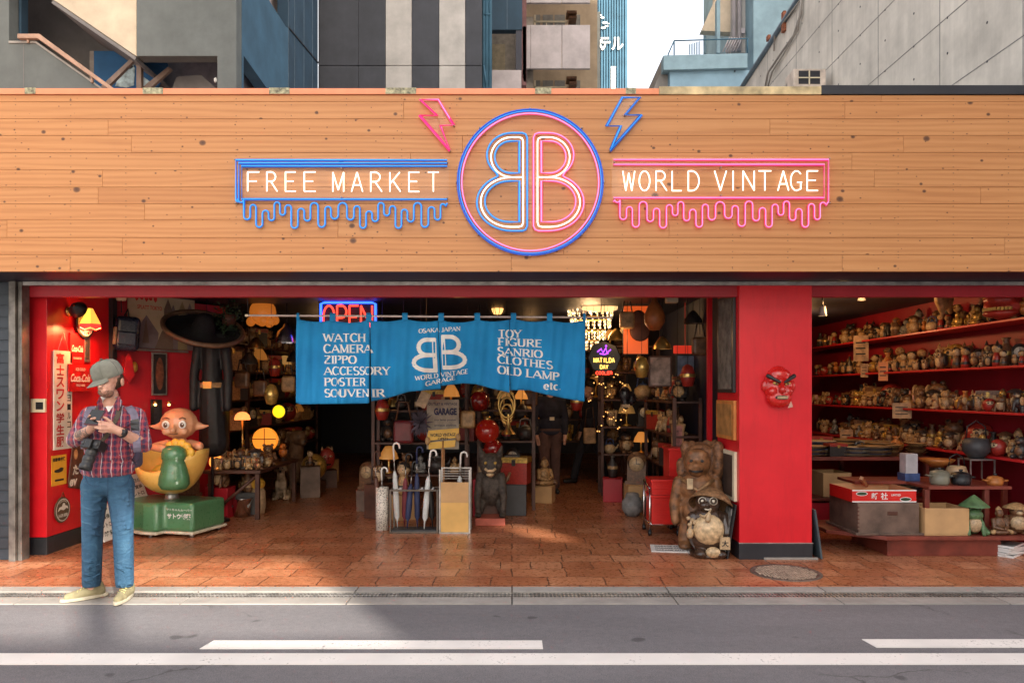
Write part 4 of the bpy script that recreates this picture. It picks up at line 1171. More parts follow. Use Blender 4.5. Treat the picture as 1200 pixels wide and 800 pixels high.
# hands: a palm, four unequal fingers in two bends, a thumb from the side
def hand(palm, wrist, kn, tips, thumb):
    bd.cap(wrist, .030, palm, .033); bd.ell(palm, (.036, .022, .040))
    for (k0, k1, k2), r in zip(tips, (.0095, .0105, .010, .0085)):
        bd.cap(k0, r + .0015, k1, r); bd.cap(k1, r, k2, r - .002)
    bd.cap(thumb[0], .014, thumb[1], .0115); bd.cap(thumb[1], .0115, thumb[2], .0095)
pR = B(129.5, 501, -.275)
hand(pR, B(140, 505, -.25), None,
     [(B(127, 496.0, -.29), B(119.5, 494.3, -.315), B(113.0, 493.2, -.325)), (B(126, 499.0, -.30), B(118, 498.3, -.335), B(110, 496.8, -.345)),
      (B(126, 502.2, -.30), B(118.5, 502.4, -.335), B(111.5, 500.8, -.345)), (B(127, 505.0, -.29), B(121, 506.2, -.315), B(115.5, 504.6, -.325))],
     (B(131, 496, -.26), B(125, 490.3, -.262), B(118.5, 487.8, -.268)))
pL = B(109.5, 497.5, -.265)
hand(pL, B(106, 502.5, -.25), None,
     [(B(105, 493.2, -.28), B(103.6, 489.2, -.30), B(105.4, 486.2, -.325)), (B(106.5, 494.5, -.29), B(107, 491.0, -.32), B(111.5, 489.6, -.337)),
      (B(108.5, 497, -.295), B(112.5, 494.6, -.325), B(117, 494.0, -.33)), (B(109.5, 500, -.29), B(114, 498.4, -.312), B(118, 498.2, -.318))],
     (B(113, 494, -.25), B(117, 489.5, -.255), B(114.5, 486.3, -.262)))
me = blob(bd, .0058, 2); shift(me, man.location)
link_mesh('body', me, m_skin('skin', True), man)
ey = MB()
for q in (115.0, 122.5): ey.ell(B(q, 448.6, -.146 + (q - 115) * .0006), (.011, .008, .006))
ey.build('eyes', M['dkgrey'], man)
br = MB()
br.ell(B(124.0, 459.8, -.104), (.0535, .053, .036), rot=(R(-20), 0, R(-12)))
be = br.build('beard', mat('brown_stubble', (.27, .14, .095), .9, 0, .4, 90, .5, 240), man)
hb_ = MB().ell(hd + Vector((.004, .022, -.02)), (.082, .088, .080)); hb_.build('hair', mat('brown_hair', (.07, .04, .022), .7, 0, .3, 60, .5, 120), man)
# cap
cp = MB()
Mt = Matrix.Translation(B(127, 440.5, -.055)) @ Euler((R(21), R(-5), R(-34))).to_matrix().to_4x4()
prof = [(.092, -.012), (.098, .0), (.099, .025), (.096, .055), (.086, .085), (.064, .108), (.030, .119), (0, .121)]
cp.lathe(prof, seg=28, M=Mt, sy=1.10)
vs = []; fs = []; na, nr_ = 16, 6
for side in (0, 1):
    for i in range(na + 1):
        a = R(-148 + 116 * i / na)
        for j in range(nr_ + 1):
            t = j / nr_; edge = math.sin(math.pi * i / na) ** .55
            rx = .104 + .080 * t * edge
            x = math.cos(a) * (.097 + .006 * t); y = math.sin(a) * .106 - .066 * t * edge
            vs.append((x, y, -.004 - .026 * t * edge - .030 * (x / .1) ** 2 * t + (.004 if side else 0)))
o_ = (na + 1) * (nr_ + 1)
for i in range(na):
    for j in range(nr_):
        a = i * (nr_ + 1) + j
        fs += [(a, a + 1, a + nr_ + 2, a + nr_ + 1), (o_ + a, o_ + a + nr_ + 1, o_ + a + nr_ + 2, o_ + a + 1)]
for i in range(na):
    a = i * (nr_ + 1) + nr_; fs.append((a, o_ + a, o_ + a + nr_ + 1, a + nr_ + 1))
cp.add(vs, fs, 0, True, Mt)
m_cap = mat('grey_green_cotton', (.20, .20, .165), .9, 0, .14, 14, .35, 160)
cob = cp.build('cap', m_cap, man)
sm = MB()
for kx in range(6):
    a = kx * math.pi / 3 + .26
    sm.tube([Mt @ Vector((math.cos(a) * r * 1.006, math.sin(a) * r * 1.10 * 1.006, z + .0008)) for (r, z) in prof[1:]], .0016, 4)
sm.ell(Mt @ Vector((0, 0, .130)), (.010, .010, .006)); sm.ell(Mt @ Vector((.0, -.117, .032)), (.004, .004, .004))
sm.build('seam', mat('cap_seam', (.14, .145, .12), .9), cob)
for ch in cob.children: shift(ch.data, Vector((0, 0, 0)) + man.location) if False else None
for ch in cob.children:
    for v in ch.data.vertices: v.co = v.co - man.location
# shirt
st = MB()
st.ell(B(131, 499, .0), (.188, .130, .17)).ell(B(129, 525, -.005), (.184, .132, .16)).ell(B(126, 548, -.005), (.200, .142, .095))
st.cap(B(109, 485.5), .066, B(156, 486), .066); st.cap(B(131, 474, .01), .066, B(131, 486, .0), .10)
for (s_, e_, y1, k_) in (((106, 487), (87.5, 515), -.03, (93, 512)), ((159, 488), (168.5, 521), -.05, (161, 520))):
    st.cap(B(*s_), .072, B(*e_, y1), .058); st.cap(B(*e_, y1), .058, B(*k_, y1 - .05), .055)
rn = random.Random(5)
for i in range(34):   # folds
    a = rn.uniform(101, 156); b2 = rn.uniform(492, 552)
    p = B(a, b2, -.125 + .1 * ((a - 129) / 32) ** 2); st.cap(p, .006, p + Vector((rn.uniform(-.05, .05), .012, rn.uniform(-.09, .03))), .004)
for (p, q) in (((98, 500), (84, 508)), ((100, 506), (88, 518)), ((164, 500), (175, 508)), ((160, 512), (176, 518))):
    st.cap(B(*p, -.07), .007, B(*q, -.09), .006)
me = blob(st, .0085, 3)
# hem: cut the lower end
bm = bmesh.new(); bm.from_mesh(me)
bmesh.ops.bisect_plane(bm, geom=bm.verts[:] + bm.edges[:] + bm.faces[:], plane_co=B(126, 559), plane_no=(0.06, 0, -1), clear_outer=True)
bm.to_mesh(me); bm.free()
bvh = BVHTree.FromPolygons([v.co.copy() for v in me.vertices], [list(p.vertices) for p in me.polygons])
shift(me, man.location)
sho = link_mesh('shirt', me, m_plaid(), man)
sol = sho.modifiers.new('s', 'SOLIDIFY'); sol.thickness = .004; sol.offset = -1
ts = MB()
grid = []
n_ = 7
vs = []; fs = []
for j in range(n_ + 1):
    t = j / n_
    L_, R_ = 117.5 + 9.5 * t, 141 - 13.0 * t
    vs += patch_on(bvh, [(L_ + (R_ - L_) * i / 6, 464.5 + 18 * t) for i in range(7)], MY - .1, .004)
for j in range(n_):
    for i in range(6): fs.append((j * 7 + i, (j + 1) * 7 + i, (j + 1) * 7 + i + 1, j * 7 + i + 1))
ts.add(vs, fs, 0, True); ts.build('undershirt', mat('white_cotton', (.72, .70, .68), .9, 0, .06, 8, .2, 90), man)
cl = MB()
for pts in ([(117, 464), (114, 472), (117, 481), (122, 476)], [(139, 464), (144, 471), (139, 482), (133, 477)]):
    v4 = patch_on(bvh, pts, MY - .1, .009)
    cl.poly(v4, (0, -.006, 0))
cob = cl.build('collar', m_plaid(), man)
# jeans
jn = MB()
jn.ell(B(126, 556, 0), (.175, .115, .10)).ell(B(126, 568, 0.01), (.182, .126, .085))
for (h_, k_, a_) in (((111.5, 568), (108.5, 617), (107.5, 682)), ((141, 568), (144, 617), (146, 682))):
    jn.cap(B(*h_), .098, B(*k_, -.015), .074); jn.cap(B(*k_, -.015), .074, B(*a_, .02), .066)
    for i in range(20):
        py = rn.choice([rn.uniform(575, 600), rn.uniform(605, 630), rn.uniform(655, 684)]); t = (py - 560) / 120
        cx_ = h_[0] + (a_[0] - h_[0]) * t; sx_ = rn.choice((-1, 1))
        p = B(cx_ - 9 * sx_, py, -.055); jn.cap(p, .007, B(cx_ + rn.uniform(-3, 5) * sx_, py + rn.uniform(-5, 6), -.083), .005)
me = blob(jn, .0088, 3)
bm = bmesh.new(); bm.from_mesh(me)
bmesh.ops.bisect_plane(bm, geom=bm.verts[:] + bm.edges[:] + bm.faces[:], plane_co=B(126, 687), plane_no=(0, 0, -1), clear_outer=True)
bm.to_mesh(me); bm.free()
bvj = BVHTree.FromPolygons([v.co.copy() for v in me.vertices], [list(p.vertices) for p in me.polygons])
shift(me, man.location); jo = link_mesh('jeans', me, m_denim(), man)
sol = jo.modifiers.new('s', 'SOLIDIFY'); sol.thickness = .004; sol.offset = -1
sm = MB()
for pts in ([(126.5, 556), (126.5, 575), (126, 582)], [(100, 558), (103, 566), (110, 570), (116, 569)], [(152, 558), (149, 566), (142, 570), (136, 569)], [(127, 583), (121, 600)], [(127, 583), (131, 600)]):
    vv, ff = ribbon_on(bvj, dens(pts, 4), .006, MY - .1, .001, .002); sm.add(vv, ff)
sm.build('seam', mat('denim_seam', (.02, .055, .11), .9), man)
# shoes
m_shoe = mat('sand_suede', (.25, .215, .12), .9, 0, .15, 18, .3, 120)
for heel, toe in ((Vector((-3.075, MY + .065, 0)), Vector((-3.235, MY - .075, 0))), (Vector((-2.86, MY + .075, 0)), Vector((-2.835, MY - .135, 0)))):
    d = (toe - heel); L = d.length; d.normalize(); s_ = Vector((-d.y, d.x, 0)); z0 = Vector((0, 0, .010))
    s1 = MB()
    s1.cap(heel + z0 + Vector((0, 0, .045)), .041, heel + d * L * .45 + z0 + Vector((0, 0, .045)), .040)
    s1.cap(heel + d * L * .45 + z0 + Vector((0, 0, .045)), .040, heel + d * L * .95 + z0 + Vector((0, 0, .030)), .033)
    s1.ell(heel + d * L * .72 + z0 + Vector((0, 0, .03)), (.043, .043, .035)); s1.cap(heel + z0 + Vector((0, 0, .05)), .042, heel + z0 + d * .02 + Vector((0, 0, .09)), .046)
    me = blob(s1, .007, 2)
    bm = bmesh.new(); bm.from_mesh(me)
    bmesh.ops.bisect_plane(bm, geom=bm.verts[:] + bm.edges[:] + bm.faces[:], plane_co=z0 + Vector((0, 0, .018)), plane_no=(0, 0, -1), clear_outer=True)
    bm.to_mesh(me); bm.free(); shift(me, man.location); sh_ = link_mesh('shoe', me, m_shoe, man)
    out = []
    for i in range(24):
        a = 2 * math.pi * i / 24; u = math.cos(a); w_ = math.sin(a)
        wd = .044 if u > 0 else .041
        out.append(heel + d * (L * .47 + u * (L * .5 + .052)) + s_ * w_ * wd + z0)
    MB().poly(out, (0, 0, .024)).build('sole', mat('cream_rubber', (.46, .41, .31), .7), man, bevel=.004)
    lc = MB()
    for i in range(4):
        c = heel + d * (L * (.46 + i * .10)) + z0 + Vector((0, 0, .092 - i * .010))
        lc.tube([c - s_ * .026 + Vector((0, 0, -.008)), c + Vector((0, 0, .002)), c + s_ * .026 + d * .012 + Vector((0, 0, -.008))], .0032, 5)
    lc.build('laces', mat('yellow_lace', (.50, .45, .18), .9), man)
wt = MB()
wa = (B(140, 505, -.25) - B(167, 519, -.05)).normalized()
q = wa.to_track_quat('Z', 'Y').to_matrix().to_4x4()
wt.lathe([(.034, -.013), (.0375, -.010), (.0375, .010), (.034, .013)], seg=20, M=Matrix.Translation(B(143.5, 506.8, -.225)) @ q)
fc = B(144.2, 506.6, -.262)
wt.lathe([(0, 0), (.021, 0), (.022, .006), (.019, .010), (0, .010)], seg=20, M=Matrix.Translation(fc + Vector((0, .008, 0))) @ Matrix.Rotation(R(90), 4, 'X') @ Matrix.Rotation(R(-10), 4, 'Y'))
wob = wt.build('wristwatch', M['blk_pl'], man)

ph = thing('phone', 'dark phone held in both hands of the person in plaid', 'phone', B(111, 492, -.30))
Mp = Matrix.Translation(B(111, 489.0, -.30)) @ Euler((R(40), R(4), R(8))).to_matrix().to_4x4()
MB().box((-.046, -.078, -.005), (.046, .078, .005), 0, Mp).build('case', mat('maroon_case', (.10, .022, .030), .35), ph, bevel=.004)
MB().box((-.042, -.073, .0051), (.042, .073, .0065), 0, Mp).build('screen', mat('phone_glass', (.01, .01, .012), .1), ph)
MB().lathe([(0, 0), (.007, 0), (.007, .003), (0, .003)], seg=12, M=Mp @ Matrix.Translation((-.028, .058, -.0082))).build('lens', M['blk_pl'], ph)

cmr = thing('camera', 'black camera with long zoom lens hanging against the plaid shirt', 'camera', B(109, 520, -.17))
Mc = Matrix.Translation(B(110, 521.5, -.185)) @ Euler((R(66), R(5), R(-10))).to_matrix().to_4x4()
b_ = MB().box((-.072, -.034, -.046), (.072, .034, .040), 0, Mc).box((-.026, -.040, .041), (.024, .030, .066), 0, Mc)
b_.build('camera_body', M['blk_pl'], cmr, bevel=.008)
g_ = MB().lathe([(.018, 0), (.019, .012), (0, .012)], seg=16, M=Mc @ Matrix.Translation((.05, 0, .0405))).lathe([(.012, 0), (.012, .01), (0, .01)], seg=14, M=Mc @ Matrix.Translation((-.05, 0, .0405)))
g_.build('dial', M['dkgrey'], cmr)
Ml = Mc @ Matrix.Translation((0, -.034, -.004)) @ Matrix.Rotation(R(90), 4, 'X')
MB().lathe([(.036, 0), (.039, .01), (.039, .035), (.037, .037), (.037, .045), (.041, .048), (.041, .085), (.038, .088), (.038, .105), (.044, .112), (.044, .145), (.040, .147), (.036, .130), (0, .125)], seg=28, M=Ml).build('lens', mat('lens_barrel', (.03, .03, .032), .38), cmr)
cs = MB()
for pts in ([(120, 466), (116, 474), (114, 484), (110, 494), (103, 508), (102, 517)], [(138, 466), (140, 476), (138, 487), (132, 500), (124, 512), (119, 518)]):
    vv, ff = ribbon_on(bvh, dens(pts, 4), .030, MY - .1, .007, .003, -.14); cs.add(vv, ff)
cs.build('strap', mat('brown_strap', (.085, .060, .040), .7), cmr)

bp = thing('backpack', 'grey backpack worn by the person in plaid', 'backpack', B(131, 520, .22))
st = MB()
for pts in ([(110, 478), (104, 484), (101, 494), (100, 508), (98, 530)], [(151, 478), (157, 485), (159.5, 496), (160, 510), (161, 532)]):
    vv, ff = ribbon_on(bvh, dens(pts, 5), .050, MY - .1, .006, .008, -.06); st.add(vv, ff, 0, False)
st.build('shoulder_strap', mat('mauve_strap', (.16, .14, .20), .8, 0, .2, 20), bp)
bk = MB()
for pts in ([(158, 492), (159.5, 504)],):
    vv, ff = ribbon_on(bvh, dens(pts, 4), .056, MY - .1, .012, .006, -.06); bk.add(vv, ff)
bk.build('strap_pad', M['blk_pl'], bp)
MB().box((-2.985 - .13, MY + .145, .95), (-2.985 + .14, MY + .28, 1.38)).build('pack', mat('mauve_pack', (.07, .065, .10), .85, 0, .2, 20), bp, bevel=.04, seg=3)
MB().ell(B(158, 530, .14), (.03, .05, .07)).build('side_pocket', mat('mauve_pocket', (.09, .08, .13), .85), bp)

# two customers in the shop
def customer(label, x, y, face, top_c, leg_c, leg_w, h=1.72, bag=False, step=.06):
    t = thing('person', label, 'person', (x, y, .008), face)
    k_ = h / 1.75
    s_ = MB()
    s_.ell((0, -.01, 1.62), (.076, .095, .108)).ell((0, -.05, 1.56), (.055, .055, .06)).cap((0, -.10, 1.62), .012, (0, -.115, 1.595), .014)
    s_.ell((.078, 0, 1.615), (.01, .02, .03)).ell((-.078, 0, 1.615), (.01, .02, .03))
    s_.cap((0, .01, 1.5), .055, (0, .01, 1.42), .06); s_.ell((0, 0, 1.22), (.16, .105, .22)).ell((0, 0, .98), (.15, .105, .12))
    for q in (-1, 1):
        s_.cap((q * .18, 0, 1.40), .05, (q * .235, .02, 1.12), .042); s_.cap((q * .235, .02, 1.12), .042, (q * .215, -.07, .89), .028)
        s_.cap((q * .215, -.075, .86), .03, (q * .205, -.095, .82), .028)
        for f_ in range(4): s_.cap((q * (.222 - .012 * f_), -.085 - .012 * f_, .80), .0095, (q * (.215 - .012 * f_), -.10 - .010 * f_, .735 + .012 * (f_ == 3) + .006 * (f_ == 0)), .008)
        s_.cap((q * .195, -.11, .83), .012, (q * .185, -.13, .785), .010)
        s_.cap((q * .085, 0, .92), .07, (q * .09, q * step, .50), .05); s_.cap((q * .09, q * step, .50), .05, (q * .095, q * step * 1.6, .08), .036)
    me = blob(s_, .009, 2)
    for v in me.vertices: v.co *= k_
    link_mesh('body', me, m_skin('skin_indoors'), t)
    a = MB()
    a.ell((0, 0, 1.25), (.195, .13, .20)).ell((0, 0, 1.05), (.185, .13, .16)).ell((0, 0, .93), (.185, .13, .07)).cap((-.15, 0, 1.40), .065, (.15, 0, 1.40), .065)
    for q in (-1, 1): a.cap((q * .18, 0, 1.40), .068, (q * .24, .02, 1.12), .058); a.cap((q * .24, .02, 1.12), .058, (q * .218, -.065, .92), .045)
    me = blob(a, .012, 3)
    for v in me.vertices: v.co *= k_
    link_mesh('jacket', me, mat('cloth_' + label[:9].replace(' ', '_'), top_c, .9, 0, .2, 9, .4, 30), t)
    a = MB().ell((0, 0, .95), (.175, .125, .10))
    for q in (-1, 1):
        a.cap((q * .09, 0, .90), .09 * leg_w, (q * .095, q * step, .50), .072 * leg_w); a.cap((q * .095, q * step, .50), .072 * leg_w, (q * .10, q * step * 1.6, .12), .068 * leg_w)
    me = blob(a, .012, 3)
    for v in me.vertices: v.co *= k_
    link_mesh('trousers', me, mat('trouser_' + label[:9].replace(' ', '_'), leg_c, .9, 0, .2, 9, .4, 30), t)
    for q in (-1, 1):
        MB().cap((q * .10, q * step * 1.6 + .03, .045), .045, (q * .105, q * step * 1.6 - .15, .036), .036).build('shoe', M['blk_pl'], t, local=True)
    MB().ell((0, .02, 1.655), (.084, .10, .088)).build('hair', mat('black_hair', (.015, .012, .012), .6, 0, .3, 60, .4, 120), t, local=True)
    return t
c1 = customer('person in black jacket and brown trousers standing behind the noren curtain', .565, gy(579), R(10), (.02, .02, .035), (.11, .055, .045), 1.12, 1.74)
MB().box((-.035, -.142, 1.10), (.035, -.138, 1.15)).build('name_tag', M['cream'], c1, local=True)
c2 = customer('person in dark coat and black trousers walking deeper in the shop', 1.30, gy(566), R(-70), (.018, .018, .03), (.015, .015, .022), 1.0, 1.66, step=.16)
bg_ = thing('tote_bag', 'tan shoulder bag hanging beside the person in dark coat', 'bag', (1.27, gy(566) - .26, .70))
MB().box((-.10, -.04, -.02), (.10, .04, .24)).build('bag_body', M['tan'], bg_, local=True, bevel=.02)
MB().tube([(-.08, 0, .24), (-.05, .0, .55), (.05, 0, .58), (.08, 0, .24)], .008, 6).build('handle', M['brown'], bg_, local=True)
# ------------------------------------------------------------------ signs and things on the red walls near the street
SXW = -4.358
def wall_board(x0, x1, y0, y1, X=SXW + .002, th=.012):
    Ya = X * F / (x0 - 600); Yb = X * F / (x1 - 600); Ym = (Ya + Yb) / 2
    za = EYE + (458 - y1) / F * Ym; zb = EYE + (458 - y0) / F * Ym
    mb = MB().box((X, Ya, za), (X + th, Yb, zb))
    w, h = Yb - Ya, zb - za
    c = Vector((X + th + .0012, Ym, (za + zb) / 2))
    return mb, plane(c, (0, 1, 0), (0, 0, 1)), w, h, c
def rect(mb, fn, x0, y0, x1, y1, mi): mb.add([fn(x0, y0), fn(x1, y0), fn(x1, y1), fn(x0, y1)], [(0, 1, 2, 3)], mi)
def disc(mb, fn, cx, cy, rx, ry, mi, n=24): mb.add([fn(cx + rx * math.cos(2 * math.pi * i / n), cy + ry * math.sin(2 * math.pi * i / n)) for i in range(n)], [tuple(range(n))], mi)
def lift(fn, d, nrm=(1, 0, 0)):
    nv = Vector(nrm) * d
    return lambda x, y: fn(x, y) + nv
def shear(fn, k): return lambda x, y: fn(x + k * y, y)
m_signred = mat('sign_red', (.52, .012, .015), .35, 0, .12, 8, .03)
m_ink = mat('black_ink', (.02, .018, .018), .6); m_redink = mat('red_ink', (.50, .02, .02), .55)
m_board = mat('aged_white_enamel', (.74, .70, .62), .4, 0, .12, 7, .04)

mb, fn, w, h, c = wall_board(62, 83, 411, 526)
for i, ch in enumerate('富士スワン学生服'): mb.text(ch, h / 9.6, plane(fn(-w * .17, h * (.5 - (i + .65) / 8.3)), (0, 1, 0), (0, 0, 1)), 1, .03, w * .44)
for i, ch in enumerate('ンのヨールコ'): mb.text(ch, h / 15, plane(fn(w * .32, h * (.20 - i / 11)), (0, 1, 0), (0, 0, 1)), 2, .015, w * .20)
t = mb.build('enamel_sign', [m_board, m_redink, m_ink], bevel=.002)
tag(t, 'tall white enamel sign with large red characters in a column', 'sign')
MB().tube([fn(-w * .3, h * .5), fn(0, h * .5 + .17), fn(w * .3, h * .5)], .003, 5).build('hanging_wire', M['steel'], t)

mb, fn, w, h, c = wall_board(79, 106.5, 427, 458.5, SXW + .018)
mb.text('Coca-Cola', h * .30, shear(lift(fn, .001), .25), 1, .03, w * .84)
rect(mb, lift(fn, .0006), -w * .42, -h * .13, w * .40, -h * .10, 1)
mb.text('ICE COLD', h * .10, plane(fn(0, h * .32), (0, 1, 0), (0, 0, 1)), 1, .02, w * .4); mb.text('SOLD HERE', h * .08, plane(fn(0, -h * .27), (0, 1, 0), (0, 0, 1)), 1, .02, w * .36)
tag(mb.build('drink_sign', [m_signred, M['white']], bevel=.002), 'square red drink sign with white script below a narrower red sign', 'sign')
mb, fn, w, h, c = wall_board(81, 97.5, 391, 426)
mb.text('Coca-Cola', h * .22, shear(lift(fn, .001), .2), 1, .03, w * .82)
mb.text('SIGN OF GOOD TASTE', h * .07, plane(fn(0, -h * .32), (0, 1, 0), (0, 0, 1)), 1, .02, w * .6)
tag(mb.build('drink_sign', [m_signred, M['white']], bevel=.002), 'narrow upright red drink sign hanging under the round ringed sign', 'sign')
mb, fn, w, h, c = wall_board(98, 104.5, 393, 424)
rect(mb, fn, -w * .3, -h * .4, w * .3, h * .35, 1)
tag(mb.build('thermometer_plate', [M['steel'], M['dkgrey']], bevel=.002), 'slim metal plate between the red script signs and the black post', 'sign')
# round ringed sign
Yc = SXW * F / (96 - 600); cz = EYE + (458 - 378) / F * Yc
RT = lambda x, r=0: Matrix.Translation((x, Yc, cz)) @ Matrix.Rotation(R(90), 4, 'Y')
rs_ = MB().lathe([(0, 0), (.155, 0), (.160, .006), (.155, .012), (0, .012)], seg=40, M=RT(SXW + .03), mi=0, smooth=False)
fn = plane((SXW + .0432, Yc, cz), (0, 1, 0), (0, 0, 1))
disc(rs_, fn, 0, 0, .135, .135, 1, 36); disc(rs_, lift(fn, .0008), 0, 0, .082, .082, 2, 30); disc(rs_, lift(fn, .0016), 0, 0, .05, .05, 1, 24)
for i in range(20):
    a = 2 * math.pi * i / 20
    rs_.text('BEERTRADEMARKBREWING'[i], .028, plane(lift(fn, .0016)(math.sin(a) * .11, math.cos(a) * .11), (0, math.cos(a), -math.sin(a)), (0, math.sin(a), math.cos(a))), 2, .02)
tag(rs_.build('round_sign', [m_ink, m_board, m_signred], bevel=.001), 'round enamel sign with lettered pale ring behind the amber lamp', 'sign')
# round lager sign
Yc = SXW * F / (71.5 - 600); cz = EYE + (458 - 597) / F * Yc
rs_ = MB().lathe([(0, 0), (.115, 0), (.125, .006), (.118, .014), (0, .014)], seg=40, M=Matrix.Translation((SXW + .004, Yc, cz)) @ Matrix.Rotation(R(90), 4, 'Y'), smooth=False)
fn = plane((SXW + .0192, Yc, cz), (0, 1, 0), (0, 0, 1))
disc(rs_, fn, 0, 0, .108, .108, 1, 36); disc(rs_, lift(fn, .0006), 0, 0, .100, .100, 0, 36)
rs_.add([lift(fn, .0012)(a, b2) for (a, b2) in ((-.085,-.01),(-.06,.03),(-.02,.035),(.0,.065),(.03,.06),(.035,.04),(.07,.03),(.085,.0),(.05,.012),(.01,-.005),(-.04,.008))], [tuple(range(11))], 1)
rs_.text('LAGER BEER', .030, lambda x, y: lift(fn, .0012)(x, y - .052), 1, .03, .15)
for i, ch in enumerate('TRADEMARK'):
    a = R(-40 + 10 * i); rs_.text(ch, .014, plane(lift(fn, .0012)(math.sin(a) * .088, math.cos(a) * .088), (0, math.cos(a), -math.sin(a)), (0, math.sin(a), math.cos(a))), 1, .02)
t = tag(rs_.build('round_sign', [mat('sign_brown', (.10, .06, .03), .4), m_board], bevel=.001), 'round brown beer sign with pale creature hung low on the red wall', 'sign')
MB().tube([fn(-.03, .115), fn(0, .17), fn(.03, .115)], .003, 5).build('hanging_wire', M['brown'], t)
# orange poster, diagonal dark sign
mb, fn, w, h, c = wall_board(60, 77.5, 533, 568, th=.004)
mb.text('自動車保険', h * .13, lambda x, y: lift(fn, .0008)(x, y + h * .36), 1, .04, w * .84)
for (a, b2, rx, ry) in ((-.05, -.02, .3, .06), (.12, .03, .16, .05)): disc(mb, lift(fn, .0008 + abs(a) * .01), a * w, b2 * h, rx * w, ry * h, 1, 16)
rect(mb, lift(fn, .0008), -w * .3, -h * .36, w * .3, -h * .30, 1)
tag(mb.build('poster', [mat('orange_paper', (.80, .40, .03), .6, 0, .08), m_ink]), 'orange poster with black characters under the tall enamel sign', 'poster')
Xd = SXW + .012
dg_ = MB(); fnd = lambda a, b2: WS(a, b2, Xd)
dg_.poly([fnd(79, 565), fnd(80, 571), fnd(94, 573), fnd(97, 528), fnd(97, 520), fnd(84, 522)], (.012, 0, 0))
ff = lambda cx, cy, s_: plane(WS(cx, cy, Xd + .0136), (0, 1, .0), (0, .15, 1))
dg_.text('た', .10, ff(89, 550, 1), 1, .04); dg_.text('ev', .07, ff(86, 565, 1), 1, .04); disc(dg_, plane(WS(89, 532, Xd + .0136), (0, 1, 0), (0, 0, 1)), 0, 0, .035, .05, 2)
tag(dg_.build('wooden_sign', [mat('dark_sign_wood', (.12, .045, .03), .5, 0, .4, 14), m_board, M['tan']], bevel=.003), 'slanting dark wooden sign with brushed pale characters behind the photographer', 'sign')
# front face: control panel and yellow label
cpn = thing('control_panel', 'cream wall control panel with small dark screen by the steel jamb', 'control panel', W(47, 475, 6.93))
a, b2 = W(38, 483, 6.926), W(55, 467, 6.926)
MB().box(a, (b2.x, 6.895, b2.z)).build('housing', M['cream'], cpn, bevel=.006)
a, b2 = W(42, 479.5, 6.893), W(50.5, 471, 6.893)
MB().box(a, (b2.x, 6.89, b2.z)).build('screen', M['blk_pl'], cpn)
a, b2 = W(31.5, 457, 6.928), W(35, 440, 6.928)
yl = MB().box(a, (b2.x, 6.924, b2.z), 0)
fn = plane(((a.x + b2.x) / 2, 6.9228, (a.z + b2.z) / 2), (1, 0, 0), (0, 0, 1))
for i, ch in enumerate('防犯中'): yl.text(ch, .022, lambda x, y, i=i: fn(x, y + .04 - i * .04), 1, .03)
tag(yl.build('sticker', [M['yel'], m_redink]), 'small yellow upright sticker on the red wall beside the jamb', 'sticker')
# wall lamp
wl = thing('wall_lamp', 'brass wall lamp with lit amber glass shade and a dark bell', 'wall lamp', (SXW, WS(80, 365, SXW).y, WS(80, 365, SXW).z))
o = wl.location
MB().lathe([(0, 0), (.05, 0), (.045, .02), (.0, .03)], seg=20, M=Matrix.Translation(o) @ Matrix.Rotation(R(90), 4, 'Y')).build('wall_plate', M['brass'], wl)
arm = MB()
arm.tube([o + Vector(p) for p in ((.02, 0, 0), (.08, .0, .05), (.14, .04, .05), (.16, .08, .02))], .009, 8)
arm.tube([o + Vector(p) for p in ((.02, 0, 0), (.08, -.03, .03), (.13, -.10, .03))], .009, 8); arm.ell(o + Vector((.06, 0, .035)), (.028, .028, .028))
arm.build('arm', M['brass'], wl)
Mt = Matrix.Translation(o + Vector((.165, .09, .02)))
shd = MB()
for i in range(6):
    a0, a1 = 2 * math.pi * i / 6, 2 * math.pi * (i + 1) / 6
    p = [Vector((math.cos(a0) * .025, math.sin(a0) * .025, .02)), Vector((math.cos(a1) * .025, math.sin(a1) * .025, .02)), Vector((math.cos(a1) * .105, math.sin(a1) * .105, -.135)), Vector((math.cos(a0) * .105, math.sin(a0) * .105, -.135))]
    shd.add([Mt @ q for q in p], [(0, 1, 2, 3)], i % 2)
    q = [p[3], p[2], p[2] + Vector((0, 0, -.035)), (p[3] + p[2]) / 2 + Vector((0, 0, -.055)), p[3] + Vector((0, 0, -.035))]
    shd.add([Mt @ v for v in q], [(0, 1, 2, 3, 4)], 2)
shd.build('lamp_shade', [M['amber2'], M['amber'], M['redlamp']], wl)
Mt = Matrix.Translation(o + Vector((.14, -.12, .03))) @ Euler((R(70), R(20), 0)).to_matrix().to_4x4()
MB().lathe([(.015, .04), (.03, .03), (.06, -.02), (.085, -.06), (.08, -.06), (.03, .02), (.01, .03)], seg=20, M=Mt).build('dark_bell', M['blk_pl'], wl)
def lamp_light(loc, e, col=(1, .55, .22), r=.05):
    l = bpy.data.lights.new('lamp_glow', 'POINT'); l.energy = e; l.color = col; l.shadow_soft_size = r
    o_ = bpy.data.objects.new('lamp_glow', l); COL.objects.link(o_); o_.location = loc; return o_
lamp_light(o + Vector((.19, .09, -.12)), 5, (1, .5, .18))
# bracket at the lintel
MB().box(W(63, 346, 6.88), W(69, 331, 6.93)).build('door_bracket', M['steel'], shop, bevel=.003)
